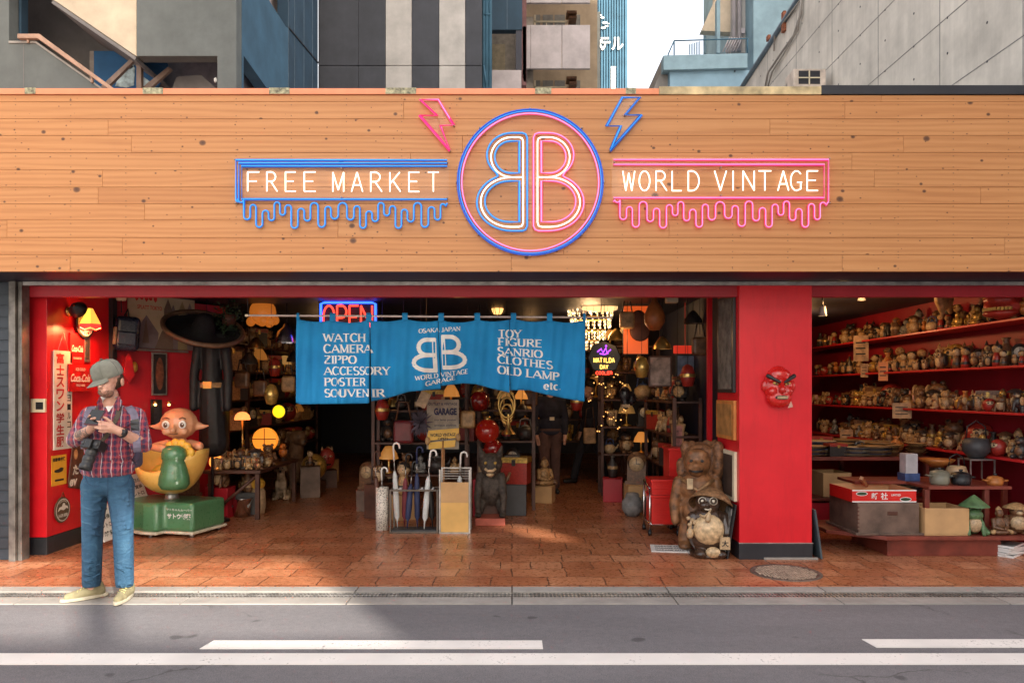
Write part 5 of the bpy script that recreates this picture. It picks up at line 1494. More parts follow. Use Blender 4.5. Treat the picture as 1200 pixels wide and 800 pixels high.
# boards leaning at the foot of the wall
for (x0, x1, y0, y1, lab, X) in ((118, 134, 588, 632, 'white notice board with handwriting leaning on the niche wall', -4.05), (155, 172, 556, 592, 'small cream notice card standing behind the green ride', -4.15)):
    Ya, Yb = X * F / (x0 - 600), X * F / (x1 - 600); Ym = (Ya + Yb) / 2
    z0, z1 = EYE + (458 - y1) / F * Ym, EYE + (458 - y0) / F * Ym
    if z0 < .03: z0 = .012
    mb = MB().poly([(X + .04, Ya, z0), (X + .04, Yb, z0), (X - .08, Yb, z1), (X - .08, Ya, z1)], (-.012, 0, 0))
    fn = plane((X - .02 + .0015, Ym, (z0 + z1) / 2), (0, 1, 0), (-.12, 0, z1 - z0))
    for i in range(4): mb.text(('本日の', 'お買得', 'レトロ', '雑貨')[i], (z1 - z0) * .13, (lambda i: lambda x, y: fn(x, y + (z1 - z0) * (.33 - i * .22)))(i), 1, .02, (Yb - Ya) * .7)
    tag(mb.build('notice_board', [M['white'], m_ink]), lab, 'sign')

# niche wall (slanting): picture sheet, hanging bag, frames
def WN(px, py, off=.02):
    k_ = (px - 600) / F
    Y = -9.955 / (k_ - .6833)
    Y -= off * 1.3
    return W(px, py, Y)
NR = Vector((.82, 1.2, 0)).normalized(); NN = Vector((1.2, -.82, 0)).normalized()
def niche_board(x0, x1, y0, y1, off=.02):
    a, b2 = WN(x0, y1, off), WN(x1, y1, off); t0, t1 = WN(x0, y0, off), WN(x1, y0, off)
    za, zb = (a.z + b2.z) / 2, (t0.z + t1.z) / 2
    A = Vector((a.x, a.y, za)); Bv = Vector((b2.x, b2.y, za))
    w = (Bv - A).length; c = (A + Bv) / 2; c.z = (za + zb) / 2
    right = (Bv - A).normalized(); nrm = Vector((right.y, -right.x, 0))
    mb = MB().poly([A, Bv, Bv + Vector((0, 0, zb - za)), A + Vector((0, 0, zb - za))], -nrm * .015)
    return mb, plane(c + nrm * .0015, right, (0, 0, 1)), w, zb - za, nrm
mb, fn, w, h, nrm = niche_board(150, 228, 347, 409)
def pp(pts, mi, d): mb.add([fn(a * w, b2 * h) + nrm * d for (a, b2) in pts], [tuple(range(len(pts)))], mi)
for i, x in enumerate((-.40, -.33, -.26, -.20, -.13)): pp([(x, .5), (x + .05, .5), (x + .045, .40), (x + .02, .36 + .03 * (i % 2)), (x - .005, .41)], 1, .0004)
mb.text('SPLATT TOKYO', h * .075, lambda x, y: fn(x - w * .19, y + h * .26) + nrm * .0004, 1, .02, w * .36)
pp([(-.40, -.5), (-.36, -.12), (-.24, .12), (-.14, -.06), (-.06, -.2), (-.08, -.5)], 2, .0008); pp([(-.12, -.5), (-.02, -.18), (.06, -.05), (.16, -.5)], 3, .0012)
for x, t_, mi in ((.08, .46, 3), (.16, .36, 2), (.30, .44, 4), (.42, .42, 2)): pp([(x - .07, -.5), (x - .06, t_ - .2), (x, t_), (x + .06, t_ - .2), (x + .08, -.5)], mi, .0016 + .0004 * mi)
pp([(-.3, -.4), (-.245, .08), (-.2, -.4)], 3, .0032)
mb.build('poster', [mat('poster_cream', (.50, .40, .26), .7, 0, .1), m_redink, mat('poster_mauve', (.21, .16, .17), .7, 0, .2), mat('poster_brown', (.17, .11, .08), .7, 0, .2), mat('poster_olive', (.30, .23, .12), .7, 0, .2)])
tag(bpy.data.objects['poster.001'], 'large cream film style poster of grey peaks on the niche wall', 'poster')
rb_ = MB().box((0, -.02, -.012), (.62, .02, .012), 0, Matrix.Translation(WN(160, 409.5, .03)) @ Matrix.Rotation(math.atan2(NR.y, NR.x), 4, 'Z'))
tag(rb_.build('picture_rail', M['steel'], bevel=.003), 'thin pale rail along the bottom of the large cream poster', 'rail')
for (x0, x1, y0, y1, cc, lab) in ((178, 196, 413, 463, (.17, .055, .03), 'tall black frame around a brown picture on the niche wall'), (177, 190, 468, 502, (.03, .03, .04), 'narrow dark framed picture below the brown one on the niche wall')):
    mb, fn, w, h, nrm = niche_board(x0, x1, y0, y1, .03)
    t = tag(mb.build('framed_picture', M['steel'] if y0 < 450 else M['blk_pl'], bevel=.003), lab, 'picture')
    q = MB(); rect(q, lambda x, y: fn(x, y) + nrm * .001, -w * .40, -h * .46, w * .40, h * .46, 0); q.build('mount', M['blk_pl'], t)
    q = MB(); disc(q, lambda x, y: fn(x, y) + nrm * .002, 0, 0, w * .26, h * .38, 0); q.build('picture', mat('picture_tone', cc, .5, 0, .4, 18), t)
bgk = thing('backpack', 'dark navy backpack hanging from the niche wall beside the poster', 'backpack', WN(149, 410, .12))
c = WN(149, 391, .14)
MB().box((-.125, -.07, -.19), (.125, .07, .19), 0, Matrix.Translation(c) @ Euler((0, R(4), R(30))).to_matrix().to_4x4()).build('bag_body', mat('navy_leather', (.012, .016, .035), .28, 0, .3, 9), bgk, bevel=.055, seg=4)
MB().box((-.10, -.10, -.13), (.09, -.065, .02), 0, Matrix.Translation(c) @ Euler((0, R(4), R(30))).to_matrix().to_4x4()).build('pocket', mat('navy_leather_light', (.02, .026, .05), .25), bgk, bevel=.03, seg=3)
MB().box((-.135, -.075, -.13), (-.10, .02, .06), 0, Matrix.Translation(c) @ Euler((0, R(4), R(30))).to_matrix().to_4x4()).build('side_panel', M['tan'], bgk, bevel=.01)
q = MB(); q.tube([c + Vector(p) for p in ((-.14, -.05, .14), (-.20, -.06, .05), (-.17, -.06, -.12), (-.10, -.06, -.18))], .012, 6); q.tube([c + Vector((-.03, -.02, .18)), c + Vector((.0, .02, .27)), c + Vector((.03, -.02, .18))], .008, 6)
q.build('strap', M['blk_pl'], bgk)
pn = MB().poly([WN(a, b2, .06) for (a, b2) in ((146, 420), (150, 413), (154, 420), (157, 440), (151, 448), (144, 440))], NN * .02)
q = pn.build('pennant', M['redd'], bevel=.004); tag(q, 'dark red hanging pennant under the navy backpack', 'pennant')
dp = MB().lathe([(0, 0), (.06, 0), (.055, .012), (0, .014)], seg=20, M=Matrix.Translation(WN(157.5, 430, .05)) @ NN.to_track_quat('Z', 'Y').to_matrix().to_4x4(), sx=.6)
tag(dp.build('brass_plate', M['gold']), 'small brass disc on the niche wall behind the pennant', 'ornament')
sp = thing('ceiling_speaker', 'small white speaker fixed above the navy backpack', 'speaker', WN(142, 349, .1))
MB().lathe([(0, -.03), (.045, -.03), (.055, .0), (.055, .05), (0, .055)], seg=18, M=Matrix.Translation(sp.location)).build('housing', M['cream'], sp)
MB().tube([sp.location + Vector((0, 0, -.03)), sp.location + Vector((.005, 0, -.16))], .006, 6).build('stalk', M['blk_pl'], sp)
for q in (182, 198):
    t = thing('sconce_bulb', ('small warm bulb above the doll ride, nearer the street' if q < 190 else 'small warm bulb above the doll ride, nearer the black coat'), 'lamp', WN(q, 474, .06))
    MB().ell(t.location, .016).build('bulb', emis('tiny_bulb', (1, .5, .15), 1.5), t); MB().lathe([(0, .016), (.02, .014), (.022, .04), (0, .045)], seg=12, M=Matrix.Translation(t.location)).build('socket', M['brass'], t)

# ------------------------------------------------------------------ children's ride
YR = 8.05
rd = thing('kiddie_ride', 'coin operated childrens ride with green base and yellow tub seat', 'ride', (W(200, 0, YR).x, YR, .008), R(-14))
L3 = lambda px, py, y=0: None
S = YR / F
def rp(px, py, y=0.0): return Vector(((px - 200) * S, y, max(0, (gy_r - py) * S)))
gy_r = 458 + EYE / S - 4.5
b_ = MB()
b_.poly([(-.47, -.20, .06), (-.06, -.34, .06), (.10, -.34, .06), (.12, -.24, .06), (.46, -.24, .06), (.47, .30, .06), (-.47, .30, .06)], (0, 0, .30))
b_.build('base', M['grn'], rd, bevel=.035, local=True, seg=3)
MB().poly([(-.485, -.22, .035), (-.07, -.365, .035), (.115, -.365, .035), (.13, -.26, .035), (.475, -.26, .035), (.485, .31, .035), (-.485, .31, .035)], (0, 0, .028)).build('base_rim', M['ivory'], rd, bevel=.008, local=True)
for (x, y) in ((-.40, -.15), (.0, -.30), (.42, -.2), (.42, .25), (-.42, .25)): MB().lathe([(0, -.004), (.022, -.004), (.02, .05), (0, .05)], (x, y, 0), 10).build('foot', M['steel'], rd, local=True)
tx = MB(); fnr = plane((.295, -.2425, .22), (1, 0, 0), (0, 0, 1))
tx.text('サトウ製薬', .062, fnr, 0, .04, .29); tx.text('サトちゃんムーバー', .026, lambda x, y: fnr(x, y + .068), 0, .02, .31)
tx.build('lettering', M['white'], rd, local=True)
pl = MB().box((-.40, -.285, .14), (-.14, -.262, .27), 0, Matrix.Translation((0, .09, 0)) @ Matrix.Rotation(R(-18.8), 4, 'Z') @ Matrix.Translation((0, -.09, 0)))
pl.build('coin_panel', mat('green_panel', (.045, .19, .07), .35), rd, bevel=.008, local=True)
MB().lathe([(.09, .35), (.07, .37), (.06, .43), (.1, .45)], (0, .02, 0), 18).build('rocker_neck', M['steel'], rd, local=True)
# tub: lower half shell, cut away on top towards the viewer
tb_ = MB(); vs = []; fs = []
na, nr_ = 36, 10
cT = Vector((0, .02, .78)); ax_, ay_, az_ = .40, .34, .37
for side in (0, 1):
    k_ = 1 - .07 * side
    for i in range(na):
        a = 2 * math.pi * i / na
        rim = .13 * max(0, math.cos(a - R(0))) ** 2 + .10 * max(0, math.sin(a)) ** 2 + .09 * max(0, -math.cos(a)) ** 2 - .10 * max(0, -math.sin(a)) ** 2
        for j in range(nr_ + 1):
            ph = (math.pi / 2) * (j / nr_)
            z = -az_ * math.cos(ph) + (rim * math.sin(ph) ** 3)
            r_ = math.sin(ph)
            vs.append(cT + Vector((math.cos(a) * ax_ * r_ * k_, math.sin(a) * ay_ * r_ * k_, z * (1 if not side else .95) + (.02 if side else 0) * (1 - j / nr_))))
o_ = na * (nr_ + 1)
for i in range(na):
    i2 = (i + 1) % na
    for j in range(nr_):
        a, b2, c2, d2 = i * (nr_ + 1) + j, i2 * (nr_ + 1) + j, i2 * (nr_ + 1) + j + 1, i * (nr_ + 1) + j + 1
        fs.append((a, b2, c2, d2)); fs.append((o_ + a, o_ + d2, o_ + c2, o_ + b2))
    a, b2 = i * (nr_ + 1) + nr_, i2 * (nr_ + 1) + nr_
    fs.append((a, b2, o_ + b2, o_ + a))
tb_.add(vs, fs, 0, True)
tb_.build('tub', mat('yellow_fibreglass', (.82, .50, .12), .3, 0, .1, 5, .03, coat=.5), rd, local=True)
MB().box((-.27, -.03, .58), (.05, .22, .66)).build('seat', mat('yellow_seat', (.78, .46, .11), .4), rd, bevel=.03, local=True)
st_ = MB().lathe([(.0, .50), (.10, .50), (.125, .58), (.11, .68), (.05, .74), (0, .75)], (-.02, -.12, 0), 20, sx=1, sy=.8); st_.build('saddle_knob', mat('mustard', (.48, .27, .03), .35), rd, local=True)
# green rounded head piece with yellow ear ruffle
gh = MB().lathe([(r_, .50 + (z_ - .52) * .84) for (r_, z_) in [(0, .52), (.13, .52), (.165, .58), (.16, .68), (.135, .80), (.118, .88), (.128, .90), (.132, .95), (.118, 1.02), (.07, 1.06), (0, 1.07)]], (.20, -.20, 0), 24, sx=1, sy=.85)
gh.build('front_figure', M['grn'], rd, local=True)
rf = MB()
for i in range(9):
    a = R(20 + i * 27)
    rf.ell((.18 + math.cos(a) * .155, -.11, .83 + math.sin(a) * .14), (.058, .035, .055), rot=(0, -a, 0))
rf.ell((.18, -.09, .83), (.16, .03, .15)); rf.build('yellow_ruffle', M['yel'], rd, local=True)
# seated doll
dl = thing('doll', 'big peach plastic doll with wide pointed ears sitting in the yellow tub', 'doll', rd.matrix_basis @ Vector((.09, .03, .60)), R(6))
db = MB().ell((0, 0, .20), (.15, .12, .20)).cap((-.12, -.02, .36), .05, (-.22, -.10, .33), .05).cap((-.22, -.10, .33), .048, (-.10, -.20, .32), .045).cap((.12, -.02, .36), .05, (.24, -.12, .34), .05)
db.cap((0, 0, .36), .07, (0, -.01, .46), .07)
dm = blob(db, .014, 2); link_mesh('body', dm, M['pink'], dl)
hd_ = MB().ell((0, -.02, .58), (.20, .17, .17)).ell((0, -.05, .52), (.155, .13, .10)).ell((0, .0, .66), (.15, .14, .09))
for q in (-1, 1): hd_.cap((q * .15, 0, .56), .065, (q * .24, -.01, .545), .03); hd_.cap((q * .24, -.01, .545), .03, (q * .31, -.02, .553), .008)
hd_.cap((.0, -.19, .55), .022, (0, -.205, .515), .032); hd_.ell((-.09, -.15, .50), (.045, .03, .04)).ell((.09, -.15, .50), (.045, .03, .04))
dm = blob(hd_, .010, 3); h_o = link_mesh('head', dm, M['pink'], dl)
e = MB()
for q in (-1, 1): e.ell((q * .085, -.178, .575), (.040, .014, .044), 0); e.ell((q * .085, -.190, .570), (.022, .008, .026), 1); e.ell((q * .085 + .008, -.197, .578), (.007, .003, .007), 0)
e.build('eyes', [M['white'], M['brown']], h_o, local=True)
e = MB()
for q in (-1, 1): e.tube([(q * .085 - .035, -.172, .635), (q * .085, -.178, .650), (q * .085 + .035, -.172, .635)], .006, 6)
e.tube([(-.04, -.190, .478), (0, -.196, .470), (.04, -.190, .478)], .005, 6); e.build('brows', M['brown'], h_o, local=True)
# ------------------------------------------------------------------ small figures: one mesh per kind and colouring, one object per figure
def ORD(n):
    return str(n) + ('th' if 10 <= n % 100 <= 13 else {1: 'st', 2: 'nd', 3: 'rd'}.get(n % 10, 'th'))
CM = {
 'ivory': mat('fig_ivory', (.50, .35, .20), .35, 0, .25, 16), 'brown': mat('fig_brown', (.16, .075, .035), .4, 0, .4, 14), 'tan': mat('fig_tan', (.45, .27, .12), .45, 0, .35, 14),
 'red': mat('fig_red', (.34, .03, .02), .35, 0, .2, 14), 'gold': mat('fig_gold', (.55, .34, .08), .3, .4, .3, 14), 'grey': mat('fig_grey', (.22, .21, .20), .5, 0, .3, 14),
 'dark': mat('fig_dark', (.035, .028, .026), .4, 0, .3, 14), 'blue': mat('fig_blue', (.06, .10, .24), .35, 0, .3, 14), 'green': mat('fig_green', (.10, .19, .08), .4, 0, .3, 14),
 'white': mat('fig_white', (.62, .55, .44), .3, 0, .15, 16), 'orange': mat('fig_orange', (.48, .17, .04), .4, 0, .25, 14), 'pink': mat('fig_pink', (.62, .33, .26), .4, 0, .2, 14)}
def fig_mesh(kind, rr):
    m = MB()
    if kind == 'lucky cat':
        m.ell((0, 0, .30), (.27, .24, .31), 0).ell((0, -.03, .70), (.25, .22, .21), 0)
        for q in (-1, 1): m.lathe([(.09, 0), (.05, .08), (0, .16)], (q * .15, -.02, .84), 8, 0); m.ell((q * .12, -.20, .08), (.09, .10, .07), 0); m.ell((q * .09, -.235, .73), (.03, .02, .035), 2)
        m.cap((.24, -.05, .45), .08, (.27, -.10, .85), .075, 0, 8); m.lathe([(.17, .50), (.20, .53), (.17, .56)], seg=14, mi=1); m.ell((0, -.24, .48), .05, 2, 8, 6); m.ell((0, -.23, .66), (.03, .02, .02), 1, 8, 6)
    elif kind == 'raccoon dog':
        m.ell((0, 0, .32), (.30, .26, .32), 0).ell((0, -.10, .34), (.24, .19, .24), 1, 12, 8).ell((0, -.04, .70), (.21, .20, .19), 0).ell((0, -.19, .66), (.10, .09, .07), 1, 8, 6)
        m.lathe([(.34, .78), (.30, .83), (.12, .93), (0, .96)], (0, .04, 0), 14, 2)
        for q in (-1, 1): m.ell((q * .08, -.19, .74), (.05, .03, .06), 2, 8, 6); m.cap((q * .26, 0, .5), .07, (q * .28, -.14, .32), .06, 0, 8); m.ell((q * .15, -.16, .05), (.10, .12, .06), 0, 8, 6)
    elif kind == 'owl':
        m.ell((0, 0, .42), (.28, .24, .42), 0).ell((0, -.10, .36), (.18, .16, .28), 1)
        for q in (-1, 1): m.ell((q * .11, -.20, .68), (.10, .05, .10), 1, 10, 6); m.ell((q * .11, -.245, .68), (.045, .02, .045), 2, 8, 6); m.lathe([(.07, 0), (0, .18)], (q * .16, -.02, .80), 8, 0); m.ell((q * .26, .02, .42), (.07, .16, .30), 2, 8, 6)
        m.lathe([(.04, 0), (0, -.08)], (0, -.25, .62), 6, 2)
    elif kind == 'round daruma':
        m.ell((0, 0, .46), (.44, .42, .46), 0, 16, 10).ell((0, -.20, .56), (.28, .24, .22), 1)
        for q in (-1, 1): m.ell((q * .11, -.425, .60), (.05, .03, .055), 2, 8, 6); m.tube([(q * .04, -.43, .70), (q * .12, -.42, .73), (q * .20, -.37, .69)], .018, 5, 2)
        m.tube([(-.12, -.41, .48), (0, -.44, .46), (.12, -.41, .48)], .014, 5, 2)
    elif kind == 'wooden doll':
        m.lathe([(0, 0), (.17, 0), (.19, .2), (.15, .45), (.11, .62), (0, .63)], seg=14, mi=0).ell((0, 0, .78), (.20, .19, .21), 1).ell((0, .03, .84), (.205, .19, .17), 2)
        m.lathe([(.192, .18), (.196, .22), (.185, .30)], seg=14, mi=2)
        for q in (-1, 1): m.ell((q * .07, -.185, .77), (.02, .012, .014), 2, 6, 4)
    elif kind == 'bear':
        m.ell((0, 0, .32), (.27, .23, .32), 0).ell((0, -.02, .74), (.20, .19, .19), 0).ell((0, -.18, .70), (.09, .08, .07), 1, 8, 6).ell((0, -.12, .32), (.18, .14, .2), 1)
        for q in (-1, 1): m.ell((q * .15, .02, .90), (.07, .04, .07), 0, 8, 6); m.cap((q * .24, -.02, .5), .075, (q * .28, -.14, .30), .07, 0, 8); m.cap((q * .15, -.08, .10), .10, (q * .18, -.28, .09), .09, 0, 8); m.ell((q * .07, -.18, .79), .022, 2, 6, 4)
        m.ell((0, -.25, .72), (.03, .02, .025), 2, 6, 4)
    elif kind == 'frog':
        m.ell((0, .03, .34), (.34, .30, .34), 0).ell((0, -.10, .62), (.28, .24, .20), 0).ell((0, -.20, .32), (.22, .14, .24), 1)
        for q in (-1, 1): m.ell((q * .16, -.12, .82), .09, 0, 8, 6); m.ell((q * .16, -.19, .84), .045, 2, 6, 4); m.cap((q * .28, .05, .22), .12, (q * .36, -.20, .08), .08, 0, 8); m.cap((q * .2, -.22, .4), .06, (q * .22, -.32, .05), .06, 0, 8)
    elif kind == 'elephant':
        m.ell((0, .06, .42), (.30, .40, .30), 0).ell((0, -.34, .56), (.22, .20, .24), 0).cap((0, -.50, .50), .09, (0, -.58, .16), .05, 0, 8)
        for q in (-1, 1):
            m.ell((q * .26, -.28, .60), (.06, .16, .22), 1, 10, 6)
            for y in (-.16, .28): m.cap((q * .17, y, .30), .11, (q * .17, y, .05), .11, 0, 8)
        m.lathe([(.32, .62), (.30, .68), (0, .74)], (0, .06, 0), 12, 2)
    elif kind == 'seated buddha':
        m.ell((0, 0, .10), (.40, .30, .12), 0).ell((0, .02, .38), (.24, .19, .28), 0).ell((0, 0, .78), (.14, .14, .17), 0).ell((0, .03, .90), (.11, .11, .10), 1, 10, 6).ell((0, .03, .98), .05, 1, 8, 6)
        for q in (-1, 1): m.cap((q * .22, .02, .52), .08, (q * .26, -.08, .28), .07, 0, 8); m.cap((q * .26, -.08, .28), .065, (q * .05, -.24, .22), .05, 0, 8); m.cap((q * .1, .0, .14), .10, (q * .36, -.14, .10), .09, 1, 8); m.ell((q * .145, .0, .76), (.02, .03, .06), 0, 6, 4)
    elif kind == 'bird':
        m.ell((0, .04, .40), (.20, .34, .24), 0, rot=(R(-25), 0, 0)).ell((0, -.20, .72), (.15, .16, .15), 0).lathe([(.05, 0), (0, .15)], (0, 0, 0), 8, 1, Matrix.Translation((0, -.32, .72)) @ Matrix.Rotation(R(90), 4, 'X'))
        m.lathe([(0, 0), (.17, 0), (.15, .06), (.05, .10), (.04, .25), (0, .25)], seg=10, mi=2)
        for q in (-1, 1): m.ell((q * .19, .08, .44), (.04, .24, .14), 2, 8, 6, rot=(R(-25), 0, 0)); m.ell((q * .12, -.28, .77), .025, 2, 6, 4)
        m.cap((0, .30, .30), .08, (0, .48, .20), .04, 2, 8)
    elif kind == 'vase':
        a = rr.uniform(.22, .34)
        m.lathe([(0, 0), (.15, 0), (.18, .05), (a, .40), (a * .95, .58), (.11, .78), (.10, .90), (.16, 1.0), (.13, 1.0), (.08, .88), (0, .86)], seg=18, mi=0).lathe([(a * 1.005, .40), (a * 1.01, .47), (a * .985, .53)], seg=18, mi=1)
    elif kind == 'teapot':
        m.lathe([(0, 0), (.24, 0), (.40, .22), (.38, .45), (.20, .62), (0, .64)], seg=18, mi=0).lathe([(.20, .63), (.12, .70), (0, .72)], seg=14, mi=1).ell((0, 0, .76), .06, 1, 8, 6)
        m.tube([(.34, 0, .30), (.50, 0, .42), (.58, 0, .62)], [.08, .06, .04], 8, 0); m.tube([(-.28, 0, .55), (-.22, 0, .92), (0, 0, 1.0), (.22, 0, .92), (.28, 0, .55)], .03, 6, 1)
    elif kind == 'bottle':
        m.lathe([(0, 0), (.14, 0), (.15, .04), (.15, .52), (.06, .72), (.055, .94), (0, .94)], seg=14, mi=0).lathe([(.153, .16), (.154, .42)], seg=14, mi=1).lathe([(.065, .93), (.065, 1.0), (0, 1.0)], seg=10, mi=2)
    elif kind == 'bowl stack':
        for i in range(4): m.lathe([(.16, .16 * i), (.18, .16 * i + .03), (.40, .16 * i + .24), (.42, .16 * i + .25), (.38, .16 * i + .23), (0, .16 * i + .06)], seg=20, mi=i % 2)
    elif kind == 'dish pile':
        for i in range(7): m.lathe([(0, .07 * i), (.26, .07 * i), (.55, .07 * i + .09), (.56, .07 * i + .10), (.25, .07 * i + .04), (0, .07 * i + .04)], (rr.uniform(-.03, .03), rr.uniform(-.03, .03), 0), 20, i % 3)
    elif kind == 'lidded box':
        m.box((-.35, -.26, 0), (.35, .26, .55), 0).box((-.37, -.28, .56), (.37, .28, .70), 1).box((-.05, -.295, .48), (.05, -.282, .64), 2)
    elif kind == 'mantel clock':
        m.box((-.34, -.16, 0), (.34, .16, .10), 0).box((-.28, -.13, .10), (.28, .13, .70), 0)
        m.lathe([(.28, 0), (.28, .26), (0, .26)], (0, 0, 0), 18, 0, Matrix.Translation((0, .13, .70)) @ Matrix.Rotation(R(90), 4, 'X'))
        m.lathe([(0, 0), (.22, 0), (.22, .02), (0, .02)], (0, 0, 0), 20, 1, Matrix.Translation((0, -.13, .62)) @ Matrix.Rotation(R(90), 4, 'X')); m.box((-.01, -.158, .62), (.01, -.152, .78), 2); m.box((0, -.158, .61), (.12, -.153, .63), 2)
    elif kind == 'figurehead mask':
        m.ell((0, 0, .5), (.36, .22, .5), 0, 14, 10).ell((0, -.20, .45), (.07, .10, .14), 0, 8, 6)
        for q in (-1, 1): m.ell((q * .14, -.19, .62), (.08, .05, .05), 1, 8, 6); m.ell((q * .14, -.235, .62), .03, 2, 6, 4); m.lathe([(.06, 0), (0, .22)], (q * .22, 0, .88), 8, 1)
        m.ell((0, -.19, .24), (.16, .06, .05), 2, 8, 6)
    me = bpy.data.meshes.new(kind.replace(' ', '_'))
    zm = max(p.z for p in m.v); k_ = 1 / zm
    me.from_pydata([tuple(p * k_) for p in m.v], [], m.f)
    me.polygons.foreach_set('material_index', m.m); me.polygons.foreach_set('use_smooth', m.sm); me.update()
    return me
PAL = {'lucky cat': [('tan','red','dark'),('ivory','red','dark'),('gold','red','dark'),('brown','gold','dark')], 'raccoon dog': [('brown','ivory','dark'),('tan','ivory','brown'),('dark','tan','brown')],
 'owl': [('brown','ivory','dark'),('dark','tan','brown'),('tan','ivory','dark')], 'round daruma': [('red','ivory','dark'),('gold','ivory','dark')], 'wooden doll': [('red','tan','dark'),('tan','ivory','dark'),('brown','ivory','dark'),('dark','tan','red')],
 'bear': [('brown','tan','dark'),('tan','ivory','dark'),('dark','brown','dark')], 'frog': [('brown','ivory','dark'),('tan','ivory','dark')], 'elephant': [('dark','tan','red'),('tan','pink','gold'),('brown','tan','gold')],
 'seated buddha': [('gold','brown','dark'),('grey','dark','dark'),('tan','brown','dark')], 'bird': [('tan','orange','brown'),('orange','gold','dark'),('brown','gold','dark')], 'vase': [('dark','tan','dark'),('tan','brown','dark'),('brown','tan','dark'),('brown','gold','dark'),('orange','gold','dark')],
 'teapot': [('dark','grey','dark'),('brown','dark','dark'),('ivory','blue','dark')], 'bottle': [('dark','ivory','red'),('brown','ivory','gold'),('dark','red','gold')], 'bowl stack': [('ivory','blue','dark'),('brown','tan','dark')], 'dish pile': [('ivory','blue','tan'),('white','ivory','blue')],
 'lidded box': [('tan','brown','gold'),('dark','red','gold'),('red','gold','dark')], 'mantel clock': [('brown','ivory','dark'),('dark','white','dark')], 'figurehead mask': [('red','ivory','dark'),('brown','gold','dark')]}
_fm = {}
def fig(kind, pal):
    key = (kind, pal)
    if key not in _fm:
        me = fig_mesh(kind, random.Random(len(_fm) + 3))
        for c in pal: me.materials.append(CM[c])
        _fm[key] = me
    return _fm[key]
CATW = {'wooden doll': 'doll', 'vase': 'vase', 'teapot': 'teapot', 'bottle': 'bottle', 'bowl stack': 'bowls', 'dish pile': 'dishes', 'lidded box': 'box', 'mantel clock': 'clock', 'figurehead mask': 'mask'}
def put_fig(kind, pal, loc, h, rz, label, group, wide=1.0):
    o = bpy.data.objects.new(kind.replace(' ', '_'), fig(kind, pal)); COL.objects.link(o)
    o.location = loc; o.rotation_euler = (0, 0, rz); o.scale = (h * wide, h * wide, h)
    return tag(o, label, CATW.get(kind, 'figurine'), group)
CW = {'ivory': 'cream', 'dark': 'black'}
def desc(kind, pal): return f"{CW.get(pal[0], pal[0])} {kind}"

# ------------------------------------------------------------------ the figure room beyond the pillar: long red wall shelves
FXS, WX = 4.80, 5.155
zsh = [2.235, 1.785, 1.330, .885]
SN = ['topmost', 'second', 'third', 'lowest']
KS = [['vase', 'seated buddha', 'bird', 'raccoon dog', 'elephant', 'teapot', 'bear', 'wooden doll'],
      ['wooden doll', 'round daruma', 'wooden doll', 'bird', 'vase', 'owl', 'frog', 'wooden doll', 'bottle'],
      ['lucky cat', 'bear', 'owl', 'raccoon dog', 'round daruma', 'lucky cat', 'elephant', 'frog'],
      ['raccoon dog', 'owl', 'lucky cat', 'bear', 'seated buddha', 'raccoon dog', 'frog', 'round daruma']]
rf = random.Random(21)
for si, z in enumerate(zsh):
    y0 = 6.9 if si < 3 else 6.95
    sh_ = thing('wall_shelf', f'{SN[si]} of the four long red shelves along the figure room wall', 'shelf', ((FXS + WX) / 2, 9.5, z), 0, 'red wall shelves of the figure room')
    MB().box((FXS, y0, z - .022), (WX, 12.1, z)).build('board', M['shelf'], sh_, bevel=.003)
    y = 7.05; k = 0
    while y < 11.9:
        kind = rf.choice(KS[si]); pal = rf.choice(PAL[kind])
        h = {'wooden doll': .22, 'vase': .22, 'bottle': .22, 'round daruma': .14, 'frog': .14, 'bird': .17, 'elephant': .15, 'teapot': .15}.get(kind, .20) * rf.uniform(.65, 1.25)
        if si == 0: h *= .95
        w = .8 * h * (1 if kind not in ('wooden doll', 'bottle', 'vase') else .6)
        k += 1
        put_fig(kind, pal, (FXS + .11 + rf.uniform(-.03, .05), y + w / 2, z + .001), h, R(-50) + rf.uniform(-.9, .9), f'{desc(kind, pal)}, {ORD(k)} from the street along the front of the {SN[si]} red shelf', f'figures in the front row of the {SN[si]} red shelf')
        y += w * .92 + rf.uniform(.0, .02)
    if si in (0, 1, 2, 3):
        y = 7.1; k = 0
        while y < 11.0:
            kind = rf.choice(KS[si] + ['seated buddha', 'owl', 'vase', 'mantel clock', 'figurehead mask', 'lidded box']); pal = rf.choice(PAL[kind]); h = rf.uniform(.20, .34); w = .8 * h
            k += 1
            put_fig(kind, pal, (FXS + .27, y + w / 2, z + .001), h, R(-50) + rf.uniform(-.5, .5), f'{desc(kind, pal)}, {ORD(k)} from the street along the back of the {SN[si]} red shelf', f'figures in the back row of the {SN[si]} red shelf')
            y += w * .9 + rf.uniform(.0, .06)
# price cards
pc = [(1009, 408, 16, 30), (1035, 435, 10, 22), (1013, 434, 8, 16), (1057, 481, 20, 18), (992, 515, 14, 24)]
for i, (a, b2, w, h) in enumerate(pc):
    c = WS(a, b2, FXS - .006); k_ = c.y / F
    mb = MB().box((-w * k_ / 2, -.002, -h * k_ / 2), (w * k_ / 2, .002, h * k_ / 2), 0, Matrix.Translation(c) @ Matrix.Rotation(R(-25), 4, 'Z'))
    for j in range(3): mb.box((-w * k_ * .35, -.0035, -h * k_ * (.25 - j * .22)), (w * k_ * .3, -.0022, -h * k_ * (.19 - j * .22)), 1, Matrix.Translation(c) @ Matrix.Rotation(R(-25), 4, 'Z'))
    tag(mb.build('price_card', [M['tan'] if i != 1 else M['ora'], m_ink]), f'{("long tan","orange","small tan","wide tan","yellowish tan")[i]} price card hanging from the {("topmost","second","second","third","lowest")[i]} red shelf edge', 'price card')
